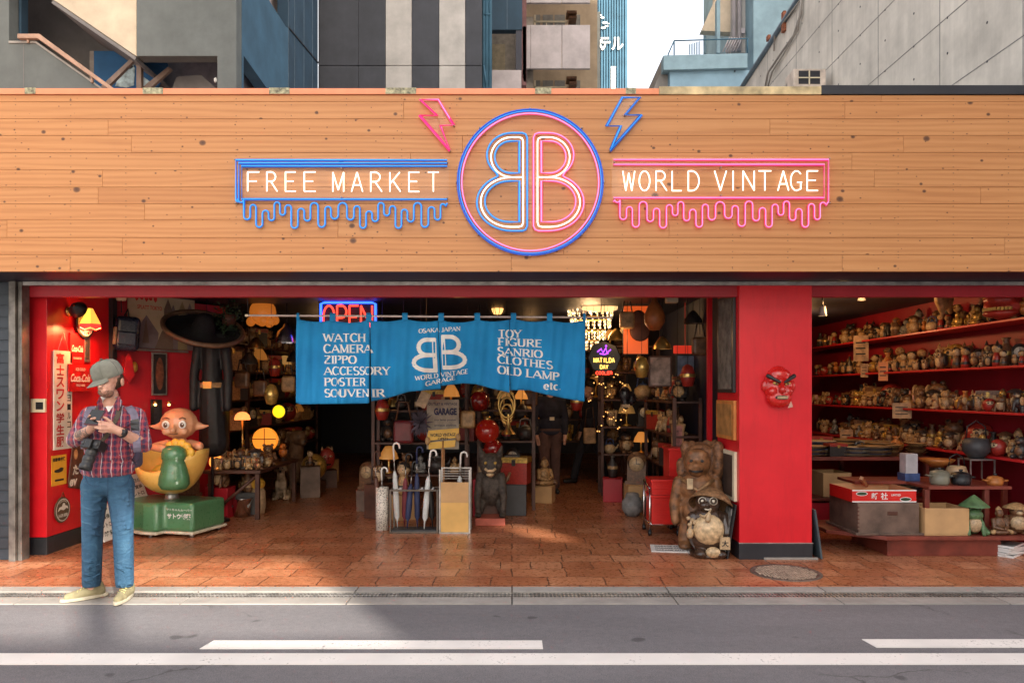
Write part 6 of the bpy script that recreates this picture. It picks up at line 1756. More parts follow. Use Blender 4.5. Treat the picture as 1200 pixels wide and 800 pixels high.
# lion mask, hanging fish and fan at the top
lm = thing('lion_mask', 'large red lion dance mask with bared teeth on the topmost red shelf', 'mask', (FXS + .05, 7.28, 2.236), R(-55))
q = MB().ell((0, .02, .14), (.19, .20, .14)).ell((0, -.12, .19), (.15, .10, .07)).ell((0, -.10, .06), (.16, .12, .045)); link_mesh('head', blob(q, .012, 2), CM['red'], lm)
q = MB()
for i in range(9): q.box((-.13 + i * .029, -.225 + .012 * abs(i - 4), .085), (-.106 + i * .029, -.20 + .012 * abs(i - 4), .115))
q.build('teeth', CM['gold'], lm, local=True)
q = MB()
for s_ in (-1, 1): q.ell((s_ * .085, -.16, .235), (.045, .03, .04), 0); q.ell((s_ * .085, -.188, .235), .02, 1, 8, 6); q.ell((s_ * .17, .02, .22), (.03, .06, .05), 0)
q.build('eyes', [CM['gold'], CM['dark']], lm, local=True)
hf = thing('hanging_fish', 'tan hanging carved fish with upswept tail above the figure shelves', 'hanging ornament', WS(1105, 350, 4.62))
q = MB().ell((0, 0, 0), (.07, .30, .13)).cap((0, .25, .02), .07, (0, .45, .14), .03).cap((0, .25, .0), .06, (0, .42, -.12), .02).cap((0, -.05, .10), .05, (0, .02, .22), .01).cap((0, -.1, -.10), .04, (0, -.02, -.20), .012)
link_mesh('body', blob(q, .014, 2), CM['tan'], hf); MB().tube([(0, 0, .1), (0, 0, .33)], .004, 5).build('cord', M['blk_pl'], hf, local=True)
hf.rotation_euler = (0, 0, R(-40))
for i, (a, b2, X) in enumerate(((964, 366, 3.5), (1010, 348, 3.6), (976, 343, 3.9))):
    p = W(a, b2, 8.3 + i * .4)
    t = thing('spot_light', ('white ceiling spot light nearest the red pillar', 'white ceiling spot light over the middle of the figure room', 'brass ceiling spot light behind the two white ones')[i], 'spot light', p)
    MB().lathe([(0, .07), (.03, .07), (.035, .03), (.045, -.04), (.04, -.04), (.03, .02), (0, .02)], seg=14, M=Matrix.Translation(p)).build('lamp_head', M['white'] if i < 2 else M['brass'], t)
    MB().ell(p + Vector((0, 0, -.015)), (.03, .03, .012)).build('bulb', M['bulb'], t); MB().tube([p + Vector((0, 0, .07)), (p.x, p.y, 2.635)], .008, 6).build('stem', M['blk_pl'], t)

# tables and crates of the figure room
tbz = .645
tq = thing('display_table', 'low red brown display platform with plinth and open shelf above in the figure room', 'table', (4.0, 7.2, 0))
xl, xr = W(1040, 0, 6.87).x, W(1173, 0, 6.87).x
MB().box((xl, 6.87, .008), (xr, 7.6, .165)).build('plinth', M['rwood'], tq, bevel=.004)
MB().poly([(xl - .05, 6.80, .168), (xr + .22, 6.80, .168), (xr + .22, 7.7, .168), (xl - .45, 7.7, .168), (xl - .45, 7.15, .168)], (0, 0, .035)).build('platform_board', M['rwood'], tq, bevel=.004)
ub = MB().box((xl - .08, 7.35, tbz - .03), (W(1181, 0, 7.0).x, 7.75, tbz)).box((W(1085, 0, 7.0).x, 6.95, tbz - .03), (W(1182, 0, 7.0).x, 7.345, tbz))
ub.build('upper_board', M['rwood'], tq, bevel=.004)
for (a, y) in ((1084, 6.98), (1154, 6.98), (1176, 7.6), (1050, 7.6)):
    x = W(a, 0, y).x; MB().box((x, y, .205), (x + .045, y + .045, tbz - .032)).build('leg', M['rwood'], tq, bevel=.003)
t2 = thing('display_table', 'long red brown table running back along the figure room shelves', 'table', (3.3, 9.0, 0))
MB().box((3.02, 8.3, .76), (4.75, 10.6, .80)).build('tabletop', M['rwood'], t2, bevel=.004); MB().box((3.02, 8.35, .30), (4.7, 10.5, .33)).build('lower_shelf', M['rwood'], t2, bevel=.004)
for (x, y) in ((3.04, 8.33), (4.66, 8.33), (3.04, 10.5), (4.66, 10.5)): MB().box((x, y, .008), (x + .06, y + .06, .758)).build('leg', M['rwood'], t2, bevel=.003)
MB().box((3.03, 8.40, .01), (4.66, 8.44, .27)).build('apron', M['redd'], t2)
def crate(name, label, cat, px0, px1, py0, py1, Y, depth, mt, rz=0, open_top=False, grp=None):
    a, b2 = W(px0, py1, Y), W(px1, py0, Y)
    w, h = b2.x - a.x, b2.z - a.z
    t = thing(name, label, cat, ((a.x + b2.x) / 2, Y + depth / 2, a.z), rz, grp)
    m = MB(); th = .012
    if open_top:
        m.box((-w/2, -depth/2, 0), (w/2, depth/2, th)); m.box((-w/2, -depth/2, th), (w/2, -depth/2 + th, h)); m.box((-w/2, depth/2 - th, th), (w/2, depth/2, h))
        m.box((-w/2, -depth/2 + th, th), (-w/2 + th, depth/2 - th, h)); m.box((w/2 - th, -depth/2 + th, th), (w/2, depth/2 - th, h))
    else: m.box((-w/2, -depth/2, 0), (w/2, depth/2, h))
    m.build('box_body', mt, t, bevel=.004, local=True)
    return t, w, h, depth
m_grey_wood = mat('grey_brown_wood', (.15, .095, .07), .55, 0, .3, 6)
ct, w, h, d = crate('wooden_crate', 'dark wooden crate with slot handle and base ledge under the red fruit box', 'crate', 1000, 1072, 586.5, 623.5, 6.88, .62, m_grey_wood)
ct.location.z = .204; ct.location.x = W(1040, 0, 6.9).x
MB().box((-w/2 - .03, -d/2 - .03, 0), (w/2 + .03, d/2 + .02, .02)).build('base_ledge', m_grey_wood, ct, local=True, bevel=.003)
MB().box((-.01, -d/2 - .004, h * .62), (.085, -d/2 + .004, h * .74)).build('handle_slot', M['dkwood'], ct, local=True, bevel=.003)
ex = MB()
for i in range(7): ex.box((-w/2 - .002, -d/2 - .002, .03 + i * .036), (-w/2 + .014, -d/2 + .008, .045 + i * .036))
ex.build('corner_joint', M['dkwood'], ct, local=True)
fb = thing('fruit_box', 'open red fruit box with white brushed characters on the dark crate', 'box', ct.location + Vector((-.02, -.02, h + .003)), R(0))
w2, d2, h2 = .60, .50, .115
m = MB(); th = .008
m.box((-w2/2, -d2/2, 0), (w2/2, d2/2, th), 0); m.box((-w2/2, -d2/2, th), (w2/2, -d2/2 + th, h2), 0); m.box((-w2/2, d2/2 - th, th), (w2/2, d2/2, h2), 1); m.box((-w2/2, -d2/2 + th, th), (-w2/2 + th, d2/2 - th, h2), 0); m.box((w2/2 - th, -d2/2 + th, th), (w2/2, d2/2 - th, h2), 1)
m.box((-w2/2, -d2/2 - .003, 0), (w2/2, -d2/2 - .0005, .010), 2); m.box((-w2/2, -d2/2 - .003, h2 - .010), (w2/2, -d2/2 - .0005, h2), 2)
fn = plane((0, -d2/2 - .0012, h2 / 2), (1, 0, 0), (0, 0, 1))
m.text('新', .062, lambda x, y: fn(x - .09, y), 2, .02); m.text('社', .066, lambda x, y: fn(x - .0, y), 2, .02); m.text('LIMITED', .018, lambda x, y: fn(x + .11, y + .01), 2, .02)
for (x, y) in ((-.21, .022), (.20, -.03)):
    disc(m, fn, x, y, .055, .020, 2, 20); disc(m, lift(fn, .0008, (0, -1, 0)), x, y, .048, .015, 3, 20)
m.build('box_body', [M['redp'], M['card'], M['white'], M['dgrn']], fb, local=True)
MB().box((-.16, -.12, .10), (-.13, .22, .13), 0, Matrix.Rotation(R(32), 4, 'Y') @ Matrix.Rotation(R(-38), 4, 'Z')).build('loose_lath', M['oak'], fb, local=True)
ct2, w, h, d = crate('cardboard_box', 'open brown cardboard box on the platform between crate and frog', 'box', 1084, 1136, 594, 626, 6.84, .36, M['card'], 0, True); ct2.location.z = .204
ct3, w, h, d = crate('cardboard_box', 'brown cardboard box with torn flap under the long table near the pillar', 'box', 963, 997, 579, 607, 8.45, .4, M['card'], R(4), True); ct3.location.z = .332
sm_ = [('frog', ('green','ivory','dark'), (1143, 626), 6.88, .27, R(-10), 'green frog in a pointed hat sitting on the platform by the cardboard box', 1.0),
       ('seated buddha', ('brown','tan','dark'), (1175, 628), 6.86, .26, R(5), 'brown seated figure at the platform corner near the street', 1.0),
       ('raccoon dog', ('brown','ivory','tan'), (1196, 630), 6.9, .29, R(-15), 'brown raccoon dog with ivory belly at the very edge of the platform', 1.1)]
for kind, pal, (a, b2), Y, h, rz, lab, wd in sm_:
    o = put_fig(kind, pal, (W(a, 0, Y).x, Y + .05, .204), h, rz, lab, None, wd)
# frog's hat
ht = MB().lathe([(.13, 0), (.12, .012), (.03, .09), (0, .11)], seg=16, M=Matrix.Translation((W(1143, 0, 6.88).x, 6.90, .204 + .262)))
tag(ht.build('pointed_hat', CM['green']), 'green pointed straw hat on the frog on the platform', 'hat')
mgz = [(0, .008), (1, .03), (2, .052), (3, .072), (4, .094)]
for i, z in mgz:
    rz = rf.uniform(-.25, .25)
    o = MB().box((-.15, -.105, 0), (.15, .105, .018), 0).box((-.145, -.10, .0185), (.145, .10, .0195), 1).build('magazine', [M['white'], mat('mag_grey', (.30, .30, .28), .5, 0, .3, 20)], local=True)
    o.location = (W(1190, 0, 6.7).x + .08, 6.95, z); o.rotation_euler = (0, 0, R(30) + rz)
    tag(o, f'worn magazine, {ORD(i + 1)} from the floor in the pile beside the plinth', 'magazine', 'magazines piled beside the plinth')
# pots and lamps on the platform shelf
def pot(name, label, px, Y, z, r, h, mt, kind):
    x = W(px, 0, Y).x; t = thing(name, label, 'pot', (x, Y, z))
    if kind == 'lid':
        MB().lathe([(0, 0), (r * .9, 0), (r, .02), (r, h), (r * .96, h), (r * .95, .02)], seg=24).build('pot_body', mt, t, local=True)
        l = MB().lathe([(r * 1.03, h), (r * .9, h + .02), (r * .3, h + .035), (0, h + .037)], seg=24).build('lid', mt, t, local=True)
        MB().lathe([(.012, h + .035), (.02, h + .055), (0, h + .06)], seg=12).build('knob', M['blk_pl'], l, local=True)
        for s_ in (-1, 1): MB().tube([(s_ * r, -.03, h * .8), (s_ * (r + .03), -.03, h * .82), (s_ * (r + .03), .03, h * .82), (s_ * r, .03, h * .8)], .007, 6).build('handle', mt, t, local=True)
    else:
        MB().lathe([(0, 0), (r * .5, .0), (r * .95, h * .35), (r, h * .6), (r * .8, h), (r * .75, h), (r * .9, h * .6), (0, .03)], seg=24).build('pot_body', mt, t, local=True)
        MB().tube([(-r * .8, 0, h), (-r * .7, 0, h * 1.6), (0, 0, h * 1.9), (r * .7, 0, h * 1.6), (r * .8, 0, h)], .006, 6).build('handle', M['blk_pl'], t, local=True)
    return t
pot('cooking_pot', 'grey green lidded pot on the upper board behind the fruit box', 1101, 7.10, tbz, .085, .105, mat('grey_green_enamel', (.20, .19, .14), .4), 'lid')
pot('cooking_pot', 'cream pot with cord handle behind the grey green pot', 1121, 7.45, tbz, .10, .14, CM['ivory'], 'bail')
pot('cooking_pot', 'small black lidded pot in front of the cream pot', 1126, 7.08, tbz, .085, .09, M['blk_pl'], 'lid')
pot('kettle', 'round black iron cauldron raised on a stand above the pots', 1144, 7.5, .86, .13, .20, M['dkgrey'], 'bail')
pot('cooking_pot', 'small red and cream pan at the street end of the upper board', 1166, 7.05, tbz, .07, .055, CM['orange'], 'lid')
st = MB()
for (x, y) in ((-.12, -.1), (.12, -.1), (-.12, .1), (.12, .1)): st.box((x - .006, y - .006, 0), (x + .006, y + .006, .20))
st.box((-.13, -.11, .20), (.13, .11, .212))
o = st.build('pot_stand', M['steel'], local=True); o.location = (W(1144, 0, 7.5).x, 7.5, tbz); tag(o, 'small steel wire stand carrying the black cauldron', 'stand')
bx = thing('display_box', 'tall pale grey paper box standing on the upper board', 'box', (W(1079, 0, 7.2).x, 7.42, tbz))
MB().box((-.06, -.06, .075), (.06, .06, .27)).build('box_body', mat('pale_grey_card', (.55, .52, .54), .7), bx, local=True, bevel=.003); MB().box((-.075, -.075, 0), (.075, .075, .075)).build('patterned_base', CM['blue'], bx, local=True, bevel=.004)
ob_ = MB().lathe([(0, 0), (.05, 0), (.15, .06), (.17, .09), (.15, .085), (.04, .02), (0, .02)], seg=9, M=Matrix.Translation((W(1098, 0, 7.6).x, 7.6, tbz + .11)))
ob_.box((-.05, -.05, 0), (.05, .05, .11), 1, Matrix.Translation((W(1098, 0, 7.6).x, 7.6, tbz)))
tag(ob_.build('leaf_dish', [CM['orange'], CM['dark']]), 'orange leaf shaped dish raised behind the pots', 'dish')
# crockery along the long table
k = 0
for (x0, y) in ((3.10, 8.45), (3.10, 8.85), (3.12, 9.3)):
    x = x0
    while x < 4.62:
        kind = rf.choice(['dish pile', 'bowl stack', 'dish pile', 'teapot', 'lidded box', 'vase', 'dish pile']); pal = rf.choice(PAL[kind]); h = rf.uniform(.10, .18) * (1.3 if kind == 'vase' else 1)
        k += 1
        w = {'dish pile': 1.15, 'bowl stack': .95, 'teapot': 1.0, 'lidded box': 1.1, 'vase': .7}[kind] * h * 1.4
        row = ('street side', 'middle', 'rear')[0 if y < 8.6 else 1 if y < 9 else 2]
        put_fig(kind, pal, (x + w / 2, y + rf.uniform(-.04, .04), .801), h, rf.uniform(-.5, .5), f'{desc(kind, pal)}, {ORD(k)} from the pillar in the {row} row of the long table', f'crockery in the {row} row of the long table', 1.4)
        x += w + rf.uniform(.02, .06)
    k = 0
x = 3.15
k = 0
while x < 4.6:
    kind = rf.choice(['lidded box', 'bowl stack', 'dish pile']); pal = rf.choice(PAL[kind]); h = rf.uniform(.12, .2); k += 1
    if x > 3.62 or x < 3.2: put_fig(kind, pal, (x + h * .6, 8.75, .332), h, rf.uniform(-.3, .3), f'{desc(kind, pal)}, {ORD(k)} from the pillar on the low shelf under the long table', 'things on the low shelf under the long table', 1.3)
    x += h * 1.5

# framed board leaning on the pillar's flank beyond
lb = MB().poly([(PX1 + .075, 6.72, .012), (PX1 + .075, 7.35, .012), (PX1 + .012, 7.35, .46), (PX1 + .012, 6.72, .46)], (.018, 0, .002))
t = tag(lb.build('framed_board', [mat('dark_teal_frame', (.06, .085, .10), .45)], bevel=.003), 'narrow dark framed board leaning on the far flank of the red pillar', 'picture')
MB().poly([(PX1 + .096, 6.76, .05), (PX1 + .096, 7.31, .05), (PX1 + .038, 7.31, .42), (PX1 + .038, 6.76, .42)], (.002, 0, 0)).build('picture', M['slate'], t)

# ------------------------------------------------------------------ on and round the pillar
mk = thing('tengu_mask', 'red scowling demon mask with black brows hanging on the red pillar', 'mask', W(912, 452, PY - .02))
o = mk.location
q = MB().ell(o, (.135, .085, .185)).ell(o + Vector((0, -.02, -.11)), (.115, .085, .09)).cap(o + Vector((0, -.07, .02)), .022, o + Vector((0, -.11, -.035)), .034).ell(o + Vector((0, -.04, .10)), (.10, .055, .06))
for s_ in (-1, 1): q.ell(o + Vector((s_ * .07, -.06, -.05)), (.045, .035, .04)).ell(o + Vector((s_ * .06, -.065, .065)), (.06, .025, .022), rot=(0, R(-s_ * -25), 0)).ell(o + Vector((s_ * .135, .0, -.0)), (.02, .03, .05))
q.ell(o + Vector((0, -.075, -.145)), (.05, .025, .02))
me = blob(q, .008, 2); shift(me, o); link_mesh('face', me, mat('mask_lacquer', (.62, .015, .012), .25, 0, .15, 12, .03, coat=.6), mk)
q = MB()
for s_ in (-1, 1): q.cap(o + Vector((s_ * .025, -.108, .035)), .012, o + Vector((s_ * .115, -.070, .088)), .020)
q.build('brows', M['blk_pl'], mk)
q = MB()
for s_ in (-1, 1): q.ell(o + Vector((s_ * .055, -.088, .020)), (.028, .012, .012), 0, rot=(0, R(s_ * -18), 0)); q.ell(o + Vector((s_ * .052, -.099, .020)), .008, 1, 8, 6)
q.build('eyes', [CM['gold'], CM['dark']], mk)
q = MB().ell(o + Vector((0, -.088, -.105)), (.062, .022, .024), 1)
for i in range(7): q.box(o + Vector((-.045 + i * .013, -.116, -.116)), o + Vector((-.034 + i * .013, -.098, -.092)), 0)
q.build('mouth', [CM['ivory'], CM['dark']], mk)
q = MB().tube([o + Vector((.105, -.03, -.10)), o + Vector((.098, -.04, -.135))], .004, 5).poly([o + Vector(p) for p in ((.070, -.045, -.20), (.100, -.045, -.135), (.118, -.045, -.19))], (0, .004, 0)); q.build('price_tag', CM['pink'], mk)

# pictures on the pillar's inner flank (plane x = PX0) and the wall behind it
def flank_board(x0, x1, y0, y1, Yhint=None, X=PX0, th=.02):
    Ya, Yb = X * F / (x1 - 600), X * F / (x0 - 600); Ym = (Ya + Yb) / 2
    return Ya, Yb, EYE + (458 - y1) / F * Ym, EYE + (458 - y0) / F * Ym
def flank_pic(name, label, box, frame_m, pic_m, th=.03, off=.0):
    Ya, Yb, za, zb = box
    t = tag(MB().box((PX0 - th - off, Ya, za), (PX0 - off - .001, Yb, zb)).build(name, frame_m, bevel=.003), label, 'picture')
    MB().box((PX0 - th - off - .003, Ya + .04 * (Yb - Ya) / .4, za + .035), (PX0 - th - off - .0005, Yb - .04, zb - .035)).build('picture', pic_m, t)
    return t
flank_pic('framed_picture', 'white framed dark picture low on the flank of the red pillar', (6.80, 7.38, EYE + (458 - 583) / F * 7.05, EYE + (458 - 527) / F * 7.05), M['cream'], mat('dark_print', (.05, .035, .03), .4, 0, .4, 9))
t = flank_pic('framed_picture', 'orange framed board with carved letters above the white framed picture', (6.82, 7.40, EYE + (458 - 514) / F * 7.05, EYE + (458 - 469) / F * 7.05), mat('orange_board', (.60, .22, .05), .5, 0, .2, 9), mat('ochre_panel', (.42, .20, .06), .6, 0, .3, 9))
t = flank_pic('wooden_sign', 'tall weathered grey wooden sign high on the flank of the red pillar', (6.84, 7.36, EYE + (458 - 460) / F * 7.05, EYE + (458 - 346) / F * 7.05), M['blk_pl'], mat('weathered_grey_wood', (.15, .13, .11), .8, 0, .4, 12, .3))
t = MB().poly([(PX0 - .10, 6.74, .012), (PX0 - .10, 7.30, .012), (PX0 - .022, 7.30, .50), (PX0 - .022, 6.74, .50)], (-.016, 0, -.002))
t = tag(t.build('framed_board', [M['blk_pl']], bevel=.002), 'black framed lettered board leaning beside the raccoon dog statue', 'picture')
q = MB().poly([(PX0 - .117, 6.785, .05), (PX0 - .117, 7.26, .05), (PX0 - .049, 7.26, .46), (PX0 - .049, 6.785, .46)], (-.003, 0, 0), 0)
q.build('picture', [mat('grey_print', (.34, .32, .30), .5, 0, .7, 30)], t)
# floor sign sheet
fs_ = MB().box((-.26, -.16, 0), (.26, .16, .006), 0, Matrix.Translation((W(795, 0, 7.15).x, 7.17, .009)) @ Matrix.Rotation(R(-8), 4, 'Z'))
fn = plane(Vector((W(795, 0, 7.15).x, 7.17, .0162)), (math.cos(R(8)), -math.sin(R(8)), 0), (math.sin(R(8)), math.cos(R(8)), 0))
for i in range(3): fs_.text('GARAGE SALE TODAY', .045, (lambda i: lambda x, y: fn(x, y + .09 - i * .09))(i), 1, .03, .44)
tag(fs_.build('floor_sign', [M['white'], m_ink]), 'white lettered sheet lying on the paving under the statues', 'sign')

# red crates on a trolley
tr = thing('trolley', 'chrome wheeled trolley frame holding the red crates', 'trolley', (W(777, 0, 7.9).x, 8.0, .008))
q = MB()
for (x, y) in ((-.15, -.15), (.15, -.15), (-.15, .2), (.15, .2)): q.tube([(x, y, .05), (x, y, .50 if y < 0 else .55)], .011, 8)
q.tube([(-.15, -.15, .12), (.15, -.15, .12), (.15, .2, .12), (-.15, .2, .12)], .010, 6, 0, True); q.tube([(-.15, -.15, .50), (-.15, .2, .55)], .011, 8)
q.tube([(.15, -.15, .50), (.15, .2, .55)], .011, 8); q.build('frame', M['chrome'], tr, local=True)
for (x, y) in ((-.15, -.15), (.15, -.15), (-.15, .2), (.15, .2)): MB().lathe([(0, -.015), (.03, -.015), (.03, .015), (0, .015)], seg=14, M=Matrix.Translation((x, y, .03)) @ Matrix.Rotation(R(90), 4, 'Y')).build('caster', M['blk_pl'], tr, local=True)
def red_crate(loc, label, w=.27, d=.32, h=.31, rz=0):
    t = thing('plastic_crate', label, 'crate', loc, rz, 'red plastic crates by the statues')
    m = MB(); th = .012
    m.box((-w/2, -d/2, 0), (w/2, d/2, th)); m.box((-w/2, -d/2, th), (w/2, -d/2 + th, h)); m.box((-w/2, d/2 - th, th), (w/2, d/2, h)); m.box((-w/2, -d/2 + th, th), (-w/2 + th, d/2 - th, h)); m.box((w/2 - th, -d/2 + th, th), (w/2, d/2 - th, h))
    for i in range(5): m.box((-w/2 - .005, -d/2 - .005, .03 + i * h / 5.5), (w/2 + .005, -d/2 - .0005, .042 + i * h / 5.5))
    m.build('crate_body', M['redp'], t, local=True, bevel=.004)
    MB().box((-w/2 - .012, -d/2 - .012, h - .03), (w/2 + .012, d/2 + .012, h)).build('rim', M['redp'], t, local=True, bevel=.005)
    return t
cx_, cy_ = W(775, 0, 8.0).x, 7.99
red_crate((cx_, cy_, .13), 'bottom red plastic crate in the chrome trolley'); red_crate((cx_, cy_, .444), 'red plastic crate stacked upper in the chrome trolley', h=.16)
red_crate((W(795, 0, 8.5).x, 8.45, .32), 'taller red plastic crate behind the carved bear', .30, .32, .58)
tag(MB().box((-.17, -.17, 0), (.17, .17, .31), 0, Matrix.Translation((W(795, 0, 8.5).x, 8.45, .009))).build('storage_box', M['dkwood'], bevel=.005), 'dark storage box under the taller red crate', 'box')

# carved bear figure
bs = thing('bear_statue', 'carved wooden standing bear with shaggy mane and tagged jacket', 'statue', (W(816, 0, 7.25).x, 7.22, .009), R(-12))
q = MB()
q.ell((0, 0, .42), (.17, .14, .24)).ell((0, -.03, .60), (.18, .14, .15)).ell((0, -.05, .36), (.15, .13, .16))
for s_ in (-1, 1):
    q.cap((s_ * .09, 0, .25), .085, (s_ * .11, -.02, .08), .075); q.ell((s_ * .11, -.07, .04), (.075, .11, .045))
    q.cap((s_ * .17, -.02, .64), .065, (s_ * .215, -.03, .42), .055); q.cap((s_ * .215, -.03, .42), .055, (s_ * .205, -.06, .27), .045)
q.ell((0, -.05, .84), (.135, .14, .14)).ell((-.02, -.17, .80), (.085, .08, .065)).ell((-.02, -.16, .75), (.07, .06, .035)).ell((0, -.10, .92), (.11, .07, .05)).ell((-.02, -.24, .825), (.03, .02, .022))
m_carved = mat('carved_brown_wood', (.24, .105, .042), .5, 0, .45, 14, .9, 45)
link_mesh('body', blob(q, .012, 2), m_carved, bs)
q = MB()
rb = random.Random(9)
for i in range(60):
    a = rb.uniform(-.5, math.pi + .5); z = rb.uniform(.62, .98); r = .17 + .03 * math.sin(z * 9)
    q.ell((math.cos(a) * r * .95 + .03, math.sin(a) * .14 + .05, z), (.055, .055, .075))
q.ell((.04, .07, .82), (.18, .12, .20))
link_mesh('mane', blob(q, .014, 1), mat('carved_mane', (.20, .085, .035), .6, 0, .5, 30, 1.2, 60), bs)
q = MB().box((-.10, -.215, .60), (-.045, -.205, .70)); q.build('price_tag', CM['ivory'], bs, local=True)
q = MB().tube([(-.15, -.10, .68), (-.08, -.18, .64), (0, -.20, .58), (.08, -.18, .64), (.15, -.10, .68)], .016, 8); q.build('collar', mat('carved_light', (.30, .16, .07), .5, 0, .4, 14), bs, local=True)
q = MB()
for s_ in (-1, 1): q.ell((s_ * .05 - .01, -.185, .865), (.016, .012, .014))
q.tube([(-.08, -.215, .775), (-.02, -.245, .768), (.04, -.22, .775)], .010, 6); q.build('eyes', M['blk_pl'], bs, local=True)

# raccoon dog statue
tk = thing('raccoon_statue', 'dark glazed raccoon dog statue with straw hat and big ivory belly', 'statue', (W(830, 0, 6.9).x, 6.90, .009), R(-6))
q = MB().lathe([(0, 0), (.17, 0), (.175, .03), (0, .035)], seg=24).ell((0, 0, .20), (.185, .15, .20)).ell((0, .01, .34), (.15, .13, .13)).ell((-.01, -.03, .50), (.115, .115, .11)).ell((-.06, -.13, .49), (.05, .06, .035))
for s_ in (-1, 1): q.cap((s_ * .14, 0, .36), .05, (s_ * .165, -.06, .22), .045); q.ell((s_ * .09, -.12, .04), (.06, .07, .04))
link_mesh('body', blob(q, .010, 2), mat('dark_brown_glaze', (.06, .032, .02), .3, 0, .4, 16, .1, coat=.4), tk)
MB().ell((-.01, -.09, .255), (.145, .105, .145)).ell((.02, -.15, .06), (.07, .05, .05)).build('belly', mat('streaked_ivory', (.62, .44, .25), .35, 0, .35, 22), tk, local=True)
q = MB()
Mh = Matrix.Translation((.03, .03, .47)) @ Euler((R(-32), R(18), 0)).to_matrix().to_4x4()
q.lathe([(.205, -.02), (.20, .0), (.17, .06), (.10, .13), (0, .155)], seg=28, M=Mh).lathe([(.20, -.022), (.165, .045), (.09, .11), (0, .13)], seg=28, M=Mh)
for i in range(5): q.lathe([(.206 - .028 * i, -.012 + .030 * i), (.210 - .028 * i, -.006 + .030 * i), (.204 - .028 * i, .003 + .030 * i)], seg=28, M=Mh)
q.build('straw_hat', mat('straw_brown', (.26, .13, .055), .7, 0, .35, 30, .5), tk, local=True)
q = MB()
for s_ in (-1, 1): q.lathe([(.032, 0), (.038, .004), (.032, .008)], seg=16, M=Matrix.Translation((s_ * .05 - .025, -.138, .525)) @ Matrix.Rotation(R(90), 4, 'X')); q.ell((s_ * .05 - .025, -.14, .525), (.014, .008, .014))
q.tube([(-.06, -.19, .46), (-.03, -.175, .45), (0, -.16, .46)], .006, 6); q.build('eye_rings', CM['white'], tk, local=True)
q = MB().tube([(-.10, -.14, .40), (-.06, -.16, .385), (-.02, -.16, .42), (.0, -.15, .46)], .010, 6).cap((-.02, -.165, .41), .018, (-.03, -.17, .36), .026); q.build('neck_cord', CM['ivory'], tk, local=True)
q = MB().ell((-.18, -.10, .22), (.035, .035, .05)).cap((-.18, -.10, .27), .015, (-.17, -.10, .33), .012)
for i in range(5): q.ell((-.165 + rb.uniform(-.03, .03), -.10, .30 + i * .015), (.02, .02, .018))
q.build('sake_flask', CM['ivory'], tk, local=True)
q = MB().box((.08, -.165, .09), (.17, -.13, .20), 0); q.text('大', .06, plane((.125, -.1665, .145), (1, 0, 0), (0, 0, 1)), 1, .03); q.build('ledger_book', [CM['ivory'], m_ink], tk, local=True)
# ------------------------------------------------------------------ inside the shop
rg = random.Random(44)
# OPEN sign
op = thing('open_sign', 'glowing OPEN neon sign in red letters with blue frame behind the noren rod', 'neon sign', W(408, 375, 9.0))
q = MB(); fr_ = [W(a, b2, 9.0) for (a, b2) in ((376, 392), (376, 356), (380, 354.5), (436, 354.5), (440, 356), (440, 392))]
q.tube(fr_, .013, 6); q.build('frame_tube', emis('blue_neon_open', (.02, .09, 1), 1.0), op)
q = MB(); neon_word('OPEN', [(379, 392), (395, 406), (409.5, 420), (423, 436)], 386, 28, 8.98, q, .012); q.build('letter_tubes', M['nred'], op)
MB().box(W(373, 395, 9.05), W(443, 352, 9.07)).build('backing', M['blk_pl'], op)
MB().box(W(406, 352, 9.055), W(410, 333, 9.065)).build('hanger', M['steel'], op)

def bulb_lamp(label, px, py, Y, r=.03, e=2.5):
    p = W(px, py, Y); t = thing('hanging_bulb', label, 'lamp', p)
    MB().ell(p, (r, r, r * 1.2)).build('bulb', emis('hot_bulb', (1, .66, .30), e), t)
    MB().lathe([(0, r), (r * .6, r * .9), (r * .6, r * 2.2), (0, r * 2.3)], seg=10, M=Matrix.Translation(p)).build('socket', M['blk_pl'], t)
    MB().tube([p + Vector((0, 0, r * 2.2)), (p.x, p.y, 2.64)], .004, 5).build('cord', M['blk_pl'], t)
    return t
bulb_lamp('bare warm bulb hanging in the dark beyond the OPEN sign', 474, 356, 11.0, .035)
bulb_lamp('small bare bulb beside the hanging red post ornaments', 810, 398, 9.6, .035)
bulb_lamp('small bare bulb low above the brass instruments', 597, 362, 10.2, .03)

# plant and hanging lamps at the near corner
pl = thing('hanging_plant', 'dark leafy plant hanging by the curtain rod over the black coat', 'plant', W(268, 372, 8.75))
q = MB()
for i in range(340):
    d = Vector((rg.gauss(0, 1), rg.gauss(0, 1), rg.gauss(0, 1))).normalized() * rg.uniform(.03, .24)
    p = pl.location + Vector((d.x * .8, d.y * .8, d.z * 1.25)); u = Vector((rg.uniform(-1, 1), rg.uniform(-1, 1), rg.uniform(-1, .4))).normalized() * rg.uniform(.03, .06); w = u.orthogonal().normalized() * .014
    q.add([p, p + u * .5 + w, p + u, p + u * .5 - w], [(0, 1, 2, 3)])
q.build('foliage', [M['dgrn']], pl); MB().lathe([(0, -.1), (.07, -.08), (.09, .03), (.08, .03), (0, -.05)], seg=14, M=Matrix.Translation(pl.location)).build('pot', M['dkwood'], pl)
MB().tube([pl.location, (pl.location.x, pl.location.y, 2.64)], .004, 5).build('cord', M['blk_pl'], pl)
hl = thing('hanging_lamp', 'glowing amber scalloped lampshade hanging behind the leafy plant', 'lamp', W(308, 366, 9.3))
q = MB().ell(hl.location, (.17, .14, .17))
for i in range(10): a = i * .63; q.ell(hl.location + Vector((math.cos(a) * .15, math.sin(a) * .12, -.10 + .03 * math.sin(i * 2))), .06, 0, 8, 6)
